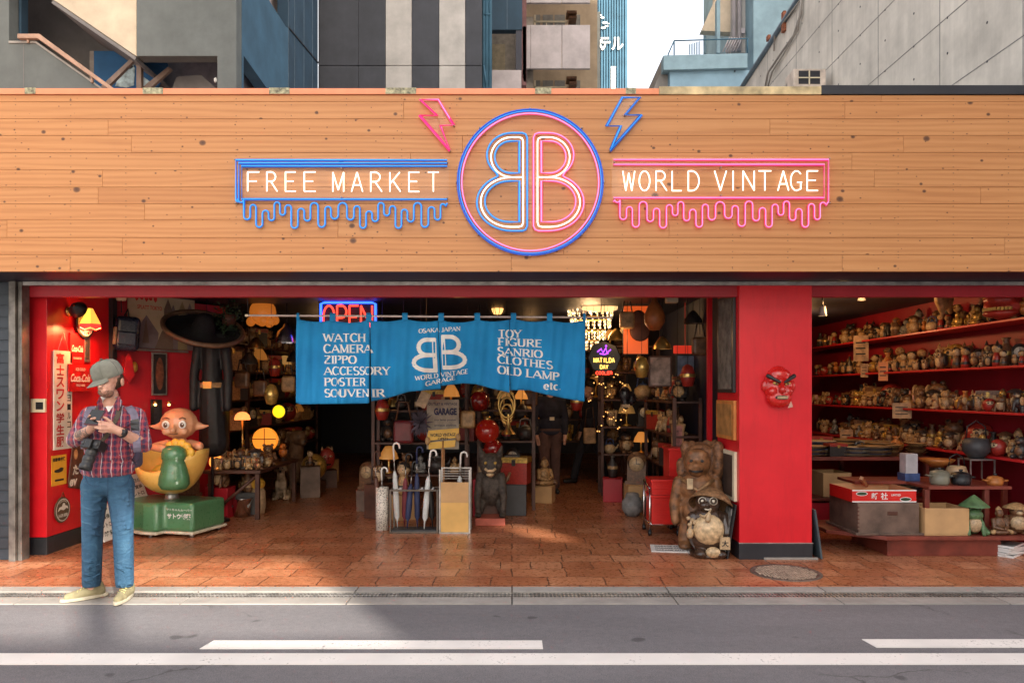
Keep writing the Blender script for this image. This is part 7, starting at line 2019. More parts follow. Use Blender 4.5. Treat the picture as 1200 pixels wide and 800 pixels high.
q.build('lamp_shade', emis('amber_shade_dim', (1, .26, .03), .07, (.42, .16, .03)), hl); MB().tube([hl.location + Vector((0, 0, .16)), (hl.location.x, hl.location.y, 2.64)], .006, 5).build('cord', M['blk_pl'], hl)
hl = thing('hanging_lamp', 'polished metal dome lamp hanging under the amber lampshade', 'lamp', W(336, 392, 9.2))
MB().lathe([(.15, -.10), (.145, -.06), (.11, .04), (.05, .09), (.03, .14), (0, .14)], seg=24, M=Matrix.Translation(hl.location)).build('dome', M['chrome'], hl); MB().ell(hl.location + Vector((0, 0, -.05)), .035).build('bulb', M['amber2'], hl); MB().tube([hl.location + Vector((0, 0, .14)), (hl.location.x, hl.location.y, 2.64)], .006, 5).build('cord', M['blk_pl'], hl)
# horn and coat
hn = thing('hat', 'huge dark wide brimmed hat with tan curled rim above the black coat', 'hat', W(238, 388, 8.62))
Mh_ = Matrix.Translation(hn.location) @ Euler((R(24), R(20), 0)).to_matrix().to_4x4()
MB().lathe([(.44, .05), (.42, .01), (.30, -.02), (.14, -.01), (.12, .10), (.08, .20), (0, .22)], seg=36, M=Mh_).lathe([(0, .18), (.07, .17), (.11, .09), (.13, -.02), (.30, -.035), (.42, -.005)], seg=36, M=Mh_).build('hat_body', mat('black_felt', (.010, .009, .011), .85, 0, .3, 14), hn)
MB().tube([Mh_ @ Vector((math.cos(R(q)) * .435, math.sin(R(q)) * .435, .04)) for q in range(0, 360, 10)], .028, 8, 0, True).build('rim', mat('tan_rim', (.17, .095, .055), .5, 0, .3, 12), hn)
MB().tube([hn.location + Vector((0, .1, .05)), (hn.location.x, hn.location.y + .1, 2.62)], .004, 5).build('cord', M['blk_pl'], hn)
ct_ = thing('coat', 'black leather coat with tan belt on a stand behind the doll ride', 'coat', (W(248, 0, 8.7).x, 8.72, .009))
z = lambda py: EYE + (458 - py) / F * 8.7
q = MB().cap((0, 0, z(402)), .10, (0, 0, z(450)), .12).cap((-.10, 0, z(396)), .07, (.10, 0, z(396)), .07).cap((0, 0, z(450)), .13, (.02, 0, z(520)), .17)
for s_ in (-1, 1): q.cap((s_ * .15, 0, z(400)), .065, (s_ * .20, -.03, z(440)), .055); q.cap((s_ * .20, -.03, z(440)), .055, (s_ * .20, -.05, z(478)), .05)
link_mesh('coat_body', blob(q, .016, 2), mat('black_leather', (.007, .007, .010), .62, 0, .3, 12, .5, 25), ct_)
MB().lathe([(.128, -.03), (.136, -.03), (.136, .03), (.128, .03)], (0, 0, z(452)), 20, sy=1.02).build('belt', M['tan'], ct_, local=True); MB().box((-.05, -.15, z(456)), (.05, -.135, z(448))).build('buckle', M['gold'], ct_, local=True)
MB().tube([(0, 0, 0), (0, 0, z(400))], .018, 8).lathe([(0, 0), (.2, 0), (.19, .02), (0, .03)], seg=18).build('stand', M['blk_pl'], ct_, local=True)

# table near the aisle with lamps and toys
tb_ = thing('display_table', 'dark wooden table at the aisle edge carrying lamps and toys', 'table', (-3.3, 9.5, 0))
MB().box((-3.66, 8.75, .56), (-2.98, 10.35, .60)).build('tabletop', M['dkwood'], tb_, bevel=.006)
for (x, y) in ((-3.62, 8.8), (-3.06, 8.8), (-3.62, 10.27), (-3.06, 10.27)): MB().box((x, y, .009), (x + .05, y + .05, .558)).build('leg', M['dkwood'], tb_, bevel=.004)
MB().tube([(-3.6, 8.82, .06), (-3.04, 8.84, .54)], .02, 6).build('brace', M['dkwood'], tb_)
gl = thing('goose_lamp', 'glowing orange goose shaped lamp at the street end of the dark table', 'lamp', (W(253, 0, 8.9).x, 8.9, .601))
MB().ell((0, 0, .09), (.075, .09, .09)).build('body', emis('goose_glow', (1, .30, .05), .4, (.7, .35, .1)), gl, local=True); MB().cap((0, -.03, .14), .03, (0, -.05, .25), .022).ell((0, -.06, .27), .03).build('neck', CM['ivory'], gl, local=True)
dr = thing('drum_lamp', 'round orange lit paper drum lamp with dark ribs on the dark table', 'lamp', (W(311, 0, 9.6).x, 9.6, .601))
zz = EYE + (458 - 515) / F * 9.6 - .601
MB().lathe([(0, -.04), (.155, -.04), (.155, .04), (0, .04)], seg=28, M=Matrix.Translation((0, 0, zz)) @ Matrix.Rotation(R(90), 4, 'X'), smooth=False).build('drum', emis('drum_orange', (1, .27, .02), .22, (.6, .2, .03)), dr, local=True)
q = MB().tube([(-.15, -.045, zz + .01), (.15, -.045, zz + .01)], .006, 5).tube([(0, -.045, zz - .15), (0, -.045, zz + .15)], .005, 5); q.build('ribs', M['dkwood'], dr, local=True); MB().box((-.06, -.05, 0), (.06, .05, max(.02, zz - .15))).build('foot', M['dkwood'], dr, local=True)
ml = thing('mushroom_lamp', 'lit mosaic glass mushroom lamp above the dark table', 'lamp', W(284, 489, 9.5))
MB().lathe([(.0, .075), (.05, .065), (.085, .03), (.10, -.02), (.095, -.03), (0, -.03)], seg=18, M=Matrix.Translation(ml.location)).build('lamp_shade', emis('mosaic', (1, .25, .06), .45, (.7, .25, .1)), ml); zb = ml.location.z
MB().tube([ml.location + Vector((0, 0, -.03)), (ml.location.x, ml.location.y, .602)], .012, 8).build('stem', M['brass'], ml); MB().lathe([(0, 0), (.07, 0), (.06, .015), (0, .02)], seg=16, M=Matrix.Translation((ml.location.x, ml.location.y, .601))).build('foot', M['brass'], ml)
yd = thing('disc_lamp', 'glowing yellow disc lamp fixed in the rack above the table', 'lamp', W(327, 482, 10.4))
MB().lathe([(0, -.02), (.085, -.02), (.09, 0), (.085, .02), (0, .02)], seg=28, M=Matrix.Translation(yd.location) @ Matrix.Rotation(R(90), 4, 'X')).build('disc', emis('yellow_disc', (.95, .50, .01), .42), yd); MB().lathe([(.089, -.015), (.105, -.015), (.105, .02), (.089, .02)], seg=28, M=Matrix.Translation(yd.location) @ Matrix.Rotation(R(90), 4, 'X')).build('rim', M['blk_pl'], yd)
MB().box(yd.location + Vector((-.01, .02, -.01)), (yd.location.x + .01, 10.7, yd.location.z + .01)).build('bracket', M['blk_pl'], yd)
toys = [('bear', ('ivory', 'tan', 'dark'), -3.52, 8.98, .22, 'cream bear toy on the dark table behind the goose lamp'), ('vase', ('tan', 'ivory', 'dark'), -3.40, 9.05, .18, 'short tan vase on the dark table'), ('lidded box', ('grey', 'dark', 'gold'), -3.27, 9.0, .15, 'grey lidded box on the dark table'),
        ('raccoon dog', ('grey', 'ivory', 'dark'), -3.14, 9.05, .24, 'grey raccoon dog at the aisle corner of the dark table'), ('teapot', ('dark', 'grey', 'dark'), -3.5, 9.35, .18, 'black teapot in the second row of the dark table'), ('bear', ('brown', 'tan', 'dark'), -3.1, 9.4, .27, 'brown bear toy beside the drum lamp'), ('bird', ('orange', 'gold', 'dark'), -3.08, 9.95, .24, 'orange bird toy at the far aisle corner of the dark table')]
k8 = 0
for yy in (8.86, 9.22, 9.55, 9.8):
    x = -3.58
    while x < -3.05:
        kd = rg.choice(['bear', 'bear', 'owl', 'raccoon dog', 'elephant', 'frog', 'bird', 'wooden doll']); pa = rg.choice(PAL[kd]); h = rg.uniform(.13, .24); k8 += 1
        if not (yy > 9.5 and x > -3.45): put_fig(kd, pa, (x + h * .35, yy, .601), h, rg.uniform(-.3, .9), f'{desc(kd, pa)} toy, {ORD(k8)} counted along the rows of the dark table', 'toys crowded on the dark table', 1.1)
        x += h * .75
for kd, pa, x, y, h, lab in toys: put_fig(kd, pa, (x, y, .601), h, rg.uniform(-.2, .7), lab, None, 1.15)
bk = thing('bucket', 'shiny metal bucket on the floor under the dark table', 'bucket', (W(282, 0, 9.0).x, 9.05, .009))
MB().lathe([(0, 0), (.095, 0), (.125, .22), (.13, .225), (.12, .22), (.09, .015), (0, .015)], seg=24).build('pail', M['chrome'], bk, local=True); MB().tube([(-.125, 0, .21), (-.10, -.06, .12), (.10, -.06, .12), (.125, 0, .21)], .005, 5).build('handle', M['steel'], bk, local=True)
pg = thing('penguin_toy', 'white toy with yellow cap leaning under the dark table edge', 'toy', (W(303, 0, 9.3).x, 9.28, .009), R(10))
MB().lathe([(0, 0), (.08, .0), (.10, .1), (.09, .28), (.05, .34), (0, .35)], seg=18).build('body', CM['ivory'], pg, local=True); MB().ell((0, 0, .37), (.085, .085, .085)).build('cap', M['yel'], pg, local=True); MB().box((-.14, -.10, .16), (-.02, -.07, .26)).build('orange_card', CM['orange'], pg, local=True)
def dog(label, loc, rz, h, mt):
    t = thing('dog_statue', label, 'statue', loc, rz, None)
    q = MB().ell((0, .05, .26), (.11, .14, .20), rot=(R(-20), 0, 0)).ell((0, .12, .12), (.14, .14, .12)).cap((0, -.03, .38), .08, (0, -.06, .50), .07).ell((0, -.09, .56), (.085, .10, .08)).cap((0, -.14, .54), .045, (0, -.21, .52), .035)
    for s_ in (-1, 1): q.cap((s_ * .06, -.04, .32), .04, (s_ * .065, -.07, .03), .03); q.ell((s_ * .065, -.10, .02), (.035, .055, .022)); q.cap((s_ * .12, .10, .10), .055, (s_ * .13, -.06, .03), .035); q.cap((s_ * .07, -.05, .60), .03, (s_ * .10, -.03, .52), .018)
    q.cap((0, .22, .05), .03, (.08, .30, .08), .02)
    me = blob(q, .010, 2)
    for v in me.vertices: v.co *= h / .64
    link_mesh('body', me, mt, t)
    e = MB()
    for s_ in (-1, 1): e.ell((s_ * .035 * h / .64, -.170 * h / .64, .58 * h / .64), .010)
    e.ell((0, -.245 * h / .64, .53 * h / .64), .016); e.build('eyes', M['blk_pl'], t, local=True)
    return t
dog('tan and white sitting dog statue on the floor past the dark table', (W(328, 0, 10.4).x, 10.45, .009), R(15), .50, mat('dog_tan', (.42, .30, .20), .5, 0, .5, 9))
dog('tall dark tan dog statue on the floor behind the smaller dog', (W(345, 0, 11.2).x, 11.2, .009), R(40), .95, mat('dog_brown', (.16, .09, .05), .5, 0, .4, 9))

# racks: dark boards with things on them
def rack(label, x0, x1, y0, y1, zs_, name='display_rack'):
    t = thing(name, label, 'rack', ((x0 + x1) / 2, (y0 + y1) / 2, 0))
    for z in zs_: MB().box((x0, y0, z - .025), (x1, y1, z)).build('shelf_board', M['dkwood'], t, bevel=.003)
    for (x, y) in ((x0, y0), (x1 - .04, y0), (x0, y1 - .04), (x1 - .04, y1 - .04)): MB().box((x + .001, y + .001, .009), (x + .039, y + .039, max(zs_) + .04)).build('upright', M['dkwood'], t)
    return t
ALLK = [k_ for k_ in PAL if k_ not in ('dish pile', 'bowl stack', 'elephant')]
def table_lamp(label, loc, h, e, col, group):
    t = thing('table_lamp', label, 'lamp', loc, 0, group)
    MB().lathe([(0, 0), (.22 * h, 0), (.20 * h, .04 * h), (.04 * h, .10 * h), (.05 * h, .35 * h), (.03 * h, .58 * h), (0, .58 * h)], seg=14).build('base', M['brass'], t, local=True)
    MB().lathe([(.36 * h, .52 * h), (.30 * h, .72 * h), (.14 * h, .98 * h), (0, 1.0 * h)], seg=16).build('lamp_shade', emis('lit_shade', col, e, (.5, .3, .1)), t, local=True)
    return t
def fill(rackname, along, x0, x1, y0, y1, zs_, rz, names, hmin, hmax, lampp=.12):
    """along 'x' or 'y': rows of things on each board"""
    for z, nm in zip(zs_, names):
        p = (x0 if along == 'x' else y0) + .06; end = (x1 if along == 'x' else y1) - .06; k = 0
        while p < end - .1:
            kd = rg.choice(ALLK); pa = rg.choice(PAL[kd]); h = rg.uniform(hmin, hmax); w = h * .8; k += 1
            loc = (p + w / 2, y0 + .13 + rg.uniform(0, .08), z + .001) if along == 'x' else (rg.uniform(x0 + .1, x1 - .1) if False else (x1 - .13 if rz > 0 else x0 + .13), p + w / 2, z + .001)
            fr_ = 'from the left end' if along == 'x' else 'from the street'
            if rg.random() < lampp: table_lamp(f'lit {"amber" if k % 2 else "golden"} table lamp, {ORD(k)} {fr_} on the {nm} board, {rackname}', loc, h * 1.1, rg.uniform(.02, .12), (1, .34, .06) if k % 2 else (1, .5, .14), f'lit lamps of the {rackname}')
            else: put_fig(kd, pa, loc, h, rz + rg.uniform(-.4, .4), f'{desc(kd, pa)}, {ORD(k)} {fr_} on the {nm} board, {rackname}', f'things on the {nm} board, {rackname}')
            p += w + rg.uniform(-.02, .05)
NM = ['bottom', 'second', 'third', 'fourth', 'top']
Z1 = [.62, 1.02, 1.42, 1.82, 2.2]
rack('long dark rack along the wall past the table with lamps', -4.6, -3.72, 10.45, 14.2, Z1); fill('long wall rack', 'y', -4.6, -3.72, 10.45, 14.2, Z1, R(55), NM, .2, .34, .10)
rack('short dark rack behind the doll ride and table', -4.55, -3.7, 9.66, 10.40, Z1[1:]); fill('short rack', 'y', -4.55, -3.66, 9.66, 10.40, Z1[1:], R(55), NM[1:], .2, .32, .10)
Z2 = [.5, .9, 1.3, 1.7]
rack('central dark rack behind the umbrella stand', -1.75, -.55, 9.2, 9.6, Z2); fill('central rack', 'x', -1.75, -.55, 9.2, 9.6, Z2, 0, NM, .2, .34, .15)
rack('second dark rack behind the crouching beast statue', -.45, .30, 9.5, 9.9, Z2); fill('second central rack', 'x', -.45, .30, 9.5, 9.9, Z2, 0, NM, .2, .34, .15)
rack('far dark rack at the end of the shop', -1.3, 2.1, 13.6, 14.0, Z1); fill('far rack', 'x', -1.3, 2.1, 13.6, 14.0, Z1, 0, NM, .24, .40, .12)
rack('glowing rack of lamps beyond the customers', 1.30, 2.15, 10.8, 11.2, Z1); fill('lamp rack', 'x', 1.30, 2.15, 10.8, 11.2, Z1, 0, NM, .2, .34, .25)
Z3 = [.62, 1.02, 1.42]
rack('narrow red backed rack along the partition behind the statues', 1.86, 2.20, 8.55, 10.4, Z3); fill('partition rack', 'y', 1.86, 2.20, 8.55, 10.4, Z3, R(-60), NM, .2, .34, .05)

# centre: umbrella stands and signs
us = thing('umbrella_stand', 'dark steel frame umbrella stand with tray in the middle of the entrance', 'umbrella stand', (W(485.5, 0, 8.0).x, 8.08, .009))
xa, xb = W(457, 0, 8.0).x - us.location.x, W(514, 0, 8.0).x - us.location.x; hz = (626 - 575) / F * 8.0
q = MB()
for (x, y) in ((xa, -.12), (xb - .02, -.12), (xa, .13), (xb - .02, .13)): q.box((x, y, 0), (x + .02, y + .02, hz))
for z in (.0, hz - .02):
    q.box((xa + .021, -.12, z), (xb - .021, -.10, z + .02)); q.box((xa + .021, .13, z), (xb - .021, .15, z + .02)); q.box((xa, -.099, z), (xa + .02, .129, z + .02)); q.box((xb - .02, -.099, z), (xb, .129, z + .02))
q.build('frame', mat('bronze_steel', (.12, .10, .085), .4, .7), us, local=True, bevel=.002)
MB().box((xa + .02, -.10, .004), (xb - .02, .13, .03)).build('drip_tray', M['dkgrey'], us, local=True)
q = MB()
for i in range(4): q.lathe([(.035, 0), (.038, .003), (.035, .006)], (xa + .09 + i * .12, -.03, hz - .012), 14); q.lathe([(.035, 0), (.038, .003), (.035, .006)], (xa + .09 + i * .12, .07, hz - .012), 14)
q.build('ring', M['chrome'], us, local=True)
def umbrella(label, px, py, Y, tilt, cloth, hook, z0=.045, L=None):
    top = EYE + (458 - py) / F * Y; L = top - z0
    t = thing('umbrella', label, 'umbrella', (W(px, 0, Y).x, Y, z0), 0, None); t.rotation_euler = (R(rg.uniform(-4, 4)), R(tilt), R(rg.uniform(-40, 40)))
    MB().lathe([(0, 0), (.006, .0), (.010, .08), (.030, .12), (.034, L * .35), (.026, L * .60), (.012, L * .66), (0, L * .66)], seg=10, sx=1, sy=.8).build('canopy', cloth, t, local=True)
    MB().tube([(0, 0, L * .64), (0, 0, L * .80)], .006, 6).build('shaft', M['steel'], t, local=True)
    MB().tube([(0, 0, L * .78), (0, 0, L * .95)] + [(.035 - .035 * math.cos(a), 0, L * .95 + .035 * math.sin(a)) for a in (R(45), R(90), R(135), R(180))] + [(.07, 0, L * .92)], .010, 8).build('handle', hook, t, local=True)
clr = mat('clear_vinyl', (.55, .58, .58), .2, 0, .1, 20); nav = mat('navy_nylon', (.02, .03, .09), .6); mrn = mat('maroon_nylon', (.16, .02, .03), .6); blk = M['blk_pl']
umbrella('pale umbrella with tall white hook at the back of the stand', 466, 517, 8.12, -2, clr, M['white']); umbrella('clear umbrella with white hook in the middle of the stand', 497, 526, 8.03, 4, clr, M['white'])
umbrella('navy umbrella upright in the stand between two clear ones', 489, 522, 8.10, 0, nav, nav); umbrella('maroon umbrella in the stand behind the clear ones', 474, 530, 8.14, 2, mrn, blk); umbrella('dark blue umbrella leaning in the stand by the tray corner', 477, 540, 8.05, 5, nav, blk); umbrella('black umbrella nearest the cardboard panel in the stand', 507, 535, 8.12, -3, blk, blk)
umbrella('short clear umbrella with white hook in the speckled cylinder', 449, 548, 8.17, -3, clr, M['white'], .06); umbrella('brown umbrella with dark handle in the speckled cylinder', 445, 528, 8.18, -4, M['dkwood'], M['dkwood'], .06)
umbrella('clear umbrella with white hook inside the panelled display', 537, 528, 8.18, 2, clr, M['white'], .08)
cy = MB().lathe([(0, 0), (.070, 0), (.070, .47), (.060, .47), (.060, .02), (0, .02)], seg=28, M=Matrix.Translation((W(447.5, 0, 8.15).x, 8.17, .009)))
m_spk = bpy.data.materials.new('speckled_white'); k = N(m_spk); vv_ = k.n('ShaderNodeTexVoronoi'); k.l(k.co((1, 1, 1)), vv_.inputs['Vector']); vv_.inputs['Scale'].default_value = 62
k.l(k.ramp(vv_.outputs['Distance'], [(.28, (.05, .04, .04)), (.38, (.66, .62, .56))]), k.p.inputs['Base Color'])
tag(cy.build('umbrella_cylinder', m_spk), 'white speckled cylinder umbrella holder beside the steel stand', 'umbrella stand')
pd = thing('panelled_display', 'upright metal framed display with tan and yellow cardboard panel', 'display', (W(532.5, 0, 7.95).x, 8.06, .009))
xa, xb = W(514.5, 0, 7.95).x - pd.location.x, W(551, 0, 7.95).x - pd.location.x; hz = (628 - 553) / F * 7.95; hm = (628 - 592) / F * 7.95; ht_ = (628 - 568) / F * 7.95
MB().box((xa + .018, -.105, .015), (xb - .018, -.098, hm)).build('yellow_panel', mat('yellow_card', (.70, .42, .13), .7, 0, .08), pd, local=True); MB().box((xa + .018, -.106, hm + .001), (xb - .018, -.099, ht_)).build('tan_panel', M['card'], pd, local=True)
q = MB()
for x in (xa, xb - .016):
    for y in (-.11, .13): q.box((x, y, 0), (x + .016, y + .016, hz))
q.box((xa + .017, -.112, 0), (xb - .017, -.097, .014)); q.box((xa + .017, .13, hz - .016), (xb - .017, .146, hz))
for i in range(4): q.box((xa + .017, .132, ht_ + .01 + i * .028), (xb - .017, .136, ht_ + .015 + i * .028))
q.build('frame', M['steel'], pd, local=True); MB().box((xa + .017, -.095, .01), (xb - .017, .128, .03)).build('bottom', M['blk_pl'], pd, local=True)
# signs above
sg = thing('cardboard_sign', 'grey cardboard sign with GARAGE in dark letters on a wooden pole', 'sign', (W(519, 0, 8.75).x, 8.75, .009))
z = lambda py, Y=8.75: EYE + (458 - py) / F * Y - .009
MB().box((-.19, -.01, z(526)), (.19, .0, z(468))).build('board', mat('grey_card', (.36, .31, .25), .8, 0, .2, 9), sg, local=True)
q = MB(); fn = plane((0.03, -.0115, z(482)), (1, 0, 0), (0, 0, 1)); q.text('GARAGE', .085, fn, 0, .06, .27); q.text('OUTLET & VINTAGE', .03, lambda x, y: fn(x - .03, y + .09), 0, .02, .34)
for i in range(3): q.text(('toy lamp poster', 'antique clothes', 'since osaka')[i], .032, (lambda i: lambda x, y: fn(x, y - .10 - i * .065))(i), 0, .01, .26)
q.build('lettering', mat('dark_blue_ink', (.03, .03, .08), .7), sg, local=True); MB().box((-.02, .001, 0), (.02, .03, z(465))).build('pole', M['oak'], sg, local=True)
ys = thing('ribbon_sign', 'yellow curled ribbon sign with dark lettering below the grey cardboard', 'sign', (W(519, 0, 8.7).x, 8.70, .009))
MB().poly([(-.19, -.005, z(516)), (.19, -.005, z(512)), (.19, -.005, z(501)), (-.17, -.005, z(504))], (0, .01, 0)).poly([(-.17, .01, z(526)), (.14, .01, z(523)), (.15, .01, z(515)), (-.17, .01, z(518))], (0, .01, 0)).build('ribbon', M['yel'], ys, local=True)
q = MB(); fn = plane((0, -.0065, z(509)), (1, 0, .03), (0, 0, 1)); q.text('WORLD VINTAGE', .04, fn, 0, .03, .30); q.text('OPEN', .03, lambda x, y: fn(x, y - .045), 0, .02, .12); q.build('lettering', m_ink, ys, local=True)
for s_ in (-1, 1): MB().ell((s_ * .18, -.01, z(514 - s_ * 2)), (.03, .02, .05)).build('curl', CM['tan'], ys, local=True)
MB().tube([(0, .012, 0), (0, .012, z(516))], .010, 6).build('pole', M['oak'], ys, local=True)
fz = thing('feather_bunch', 'grey mauve feather bunch hanging left of the cardboard sign', 'ornament', W(493, 495, 8.7))
q = MB()
for i in range(160):
    u = Vector((rg.gauss(0, .5), rg.gauss(0, .4), rg.gauss(-.3, .8))).normalized() * rg.uniform(.06, .19); w = u.orthogonal().normalized() * .012
    q.add([fz.location, fz.location + u * .6 + w, fz.location + u, fz.location + u * .6 - w], [(0, 1, 2, 3)])
q.build('feathers', mat('mauve_feather', (.13, .11, .15), .8), fz); MB().tube([fz.location, (fz.location.x, fz.location.y, 2.64)], .003, 4).build('cord', M['blk_pl'], fz)
tg_ = MB().box((-.06, -.002, -.09), (.06, .002, .09), 0, Matrix.Translation(W(496, 468, 8.6)) @ Euler((0, R(25), 0)).to_matrix().to_4x4()).tube([W(498, 460, 8.6), W(500, 330, 8.6)], .002, 4)
tag(tg_.build('paper_tag', CM['ivory']), 'tilted cream paper tag hanging under the noren beside the cardboard sign', 'tag')
hb_ = thing('handbag', 'maroon handbag hanging behind the umbrella stand', 'bag', W(473, 500, 8.9))
MB().box((-.12, -.05, -.20), (.12, .05, .08)).build('bag_body', mat('maroon_leather', (.16, .02, .025), .4, 0, .3), hb_, local=True, bevel=.04, seg=3); MB().tube([(-.09, 0, .08), (-.05, 0, .30), (.05, 0, .30), (.09, 0, .08)], .010, 6).build('handle', M['brown'], hb_, local=True); MB().tube([(0, 0, .3), (0, 0, 2.63 - hb_.location.z)], .003, 4).build('cord', M['blk_pl'], hb_, local=True)
# beast statue
gs = thing('beast_statue', 'dark crouching beast statue baring a pale grin on a red block', 'statue', (W(575, 0, 8.6).x, 8.62, .095))
q = MB().ell((0, .06, .32), (.15, .14, .22)).ell((0, -.03, .60), (.14, .13, .13)).ell((0, -.10, .54), (.10, .09, .08))
for s_ in (-1, 1): q.cap((s_ * .12, .0, .45), .055, (s_ * .15, -.09, .22), .045); q.cap((s_ * .15, -.09, .22), .042, (s_ * .14, -.10, .03), .035); q.ell((s_ * .14, -.14, .02), (.045, .07, .025)); q.cap((s_ * .11, .08, .18), .08, (s_ * .13, -.02, .05), .05); q.cap((s_ * .10, -.02, .70), .045, (s_ * .13, .0, .80), .015)
link_mesh('body', blob(q, .012, 2), mat('dark_fur', (.06, .045, .035), .7, 0, .5, 24, .8, 60), gs)
MB().tube([(-.06, -.178, .56), (-.03, -.192, .535), (.03, -.192, .535), (.06, -.178, .56)], .016, 6).ell((0, -.14, .49), (.05, .06, .03)).build('grin', CM['ivory'], gs, local=True); q = MB()
for s_ in (-1, 1): q.ell((s_ * .055, -.145, .62), .018)
q.build('eyes', CM['gold'], gs, local=True)
tag(MB().box((-.17, -.22, 0), (.17, .16, .085), 0, Matrix.Translation((gs.location.x, 8.62, .009))).build('statue_block', mat('terracotta_red', (.45, .10, .06), .6, 0, .2), bevel=.006), 'terracotta red block under the crouching beast statue', 'block')
# red lamps, brass, traffic lamp, red sled
for i, (a, b2, Y, r) in enumerate(((562, 470, 9.3, .13), (571, 505, 9.1, .15), (578, 525, 9.15, .12))):
    p = W(a, b2, Y); t = thing('glass_globe', ('dark red glass globe highest of the three under the noren', 'largest glowing red glass globe in the middle of the three', 'lowest red glass globe above the beast statue')[i], 'ornament', p)
    MB().ell(p, r, 0, 24, 16).build('globe', mat(f'red_glass_{("high","mid","low")[i]}', (.24, .010, .008), .14, 0, .1, 5, 0, coat=.5, emit=(1, .04, .01), es=.012 if i == 1 else 0), t)
    MB().lathe([(.04, r - .01), (.045, r + .03), (0, r + .035)], seg=14, M=Matrix.Translation(p)).build('collar', M['brass'], t); MB().tube([p + Vector((0, 0, r)), (p.x, p.y, 2.64)], .004, 5).build('cord', M['blk_pl'], t)
br = thing('brass_instrument', 'coiled brass horn hanging under the noren near the customer', 'instrument', W(594, 485, 9.0))
q = MB()
for i in range(3): q.tube([br.location + Vector((math.cos(a) * (.07 + .015 * i), -.03 * i, math.sin(a) * (.12 + .02 * i) + .06 * i)) for a in [R(20 * t_) for t_ in range(18)]], .014, 8, 0, True)
q.build('coil', M['brass'], br); MB().lathe([(.015, .1), (.02, 0), (.04, -.08), (.09, -.14)], seg=18, M=Matrix.Translation(br.location + Vector((.02, -.05, -.10)))).build('bell', M['brass'], br); MB().tube([br.location + Vector((0, 0, .15)), (br.location.x, br.location.y, 2.64)], .004, 5).build('cord', M['blk_pl'], br)
tlp = thing('signal_lamp', 'small toy signal with lit red and green lenses', 'lamp', (W(600, 0, 9.3).x, 9.25, .009))
zz = EYE + (458 - 539) / F * 9.25
MB().box((-.10, -.04, zz - .06), (.10, .04, zz + .06)).build('housing', M['blk_pl'], tlp, local=True, bevel=.01)
for s_, mm in ((-1, M['redlamp']), (1, M['ngreen'])): MB().ell((s_ * .05, -.04, zz), (.035, .02, .035)).build('lens', mm, tlp, local=True)
MB().tube([(0, 0, 0), (0, 0, zz - .06)], .02, 8).lathe([(0, 0), (.09, 0), (.08, .02), (0, .02)], seg=16).build('post', M['dkgrey'], tlp, local=True)
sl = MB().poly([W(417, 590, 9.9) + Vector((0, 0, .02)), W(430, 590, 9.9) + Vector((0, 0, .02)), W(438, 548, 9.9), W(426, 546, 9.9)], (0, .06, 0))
tag(sl.build('sled', mat('red_lacquer_glow', (.62, .015, .012), .18, 0, .1, 5, 0, coat=.6, emit=(1, .02, .01), es=.10), bevel=.01), 'glowing red lacquered sled leaning beside the umbrella stands', 'sled')  # faint emission stands in for light caught on the red surface

# right half of the entrance: lanterns, crystals, neon, pictures
pp_ = thing('paper_lantern', 'long lit paper lantern hanging under the lintel near the chandelier', 'lantern', W(703, 354, 9.6))
MB().lathe([(.0, -.085), (.10, -.085), (.125, -.05), (.125, .05), (.10, .085), (0, .085)], seg=20, M=Matrix.Translation(pp_.location) @ Matrix.Rotation(R(90), 4, 'Y') @ Matrix.Scale(2.6, 4, (0, 0, 1))).build('paper_body', M['paper'], pp_)
q = MB()
for i in range(5): x = -.18 + i * .09; q.lathe([(.1265, -.002), (.129, 0), (.1265, .002)], seg=20, M=Matrix.Translation(pp_.location + Vector((x, 0, 0))) @ Matrix.Rotation(R(90), 4, 'Y'))
q.build('hoop', M['oak'], pp_); MB().tube([pp_.location + Vector((.2, 0, .1)), (pp_.location.x + .2, pp_.location.y, 2.64)], .004, 5).build('cord', M['blk_pl'], pp_)
ch = thing('chandelier', 'tiered crystal chandelier glowing gold at the end of the curtain rod', 'chandelier', W(692, 380, 10.0))
q = MB(); q2 = MB()
for tr_, (r, z0, n) in enumerate(((.30, .22, 22), (.27, .06, 20), (.20, -.10, 16), (.10, -.24, 9))):
    for i in range(n):
        a = 2 * math.pi * i / n
        for j in range(3):
            p = ch.location + Vector((math.cos(a) * r, math.sin(a) * r, z0 - j * .045)); (q if (i + j) % 3 else q2).ell(p, (.012, .012, .020), 0, 6, 4)
q.build('crystals', emis('crystal_glow', (1, .62, .28), .16, (.8, .7, .55)), ch); q2.build('bright_crystals', emis('crystal_hot', (1, .70, .36), .7, (.8, .7, .55)), ch)
q = MB()
for (r, z0) in ((.30, .23), (.27, .07), (.20, -.09), (.10, -.23)): q.lathe([(r - .01, z0), (r + .008, z0), (r + .008, z0 + .015), (r - .01, z0 + .015)], seg=28, M=Matrix.Translation(ch.location))
q.tube([ch.location + Vector((0, 0, .3)), (ch.location.x, ch.location.y, 2.64)], .008, 6); q.build('frame', M['brass'], ch); lamp_light(ch.location + Vector((0, 0, .0)), 5, (1, .6, .28), .1)
cl_ = thing('cage_lantern', 'lit wire cage lantern hanging behind the middle of the curtain rod', 'lantern', W(583, 358, 9.8))
MB().lathe([(0, -.12), (.06, -.11), (.09, 0), (.07, .10), (0, .12)], seg=18, M=Matrix.Translation(cl_.location)).build('glass', emis('lantern_amber', (1, .48, .14), .5), cl_); q = MB()
for i in range(10): a = i * .628; q.tube([cl_.location + Vector((math.cos(a) * r, math.sin(a) * r, z_)) for (r, z_) in ((.03, -.15), (.10, -.08), (.125, .02), (.09, .12), (.02, .17))], .005, 5)
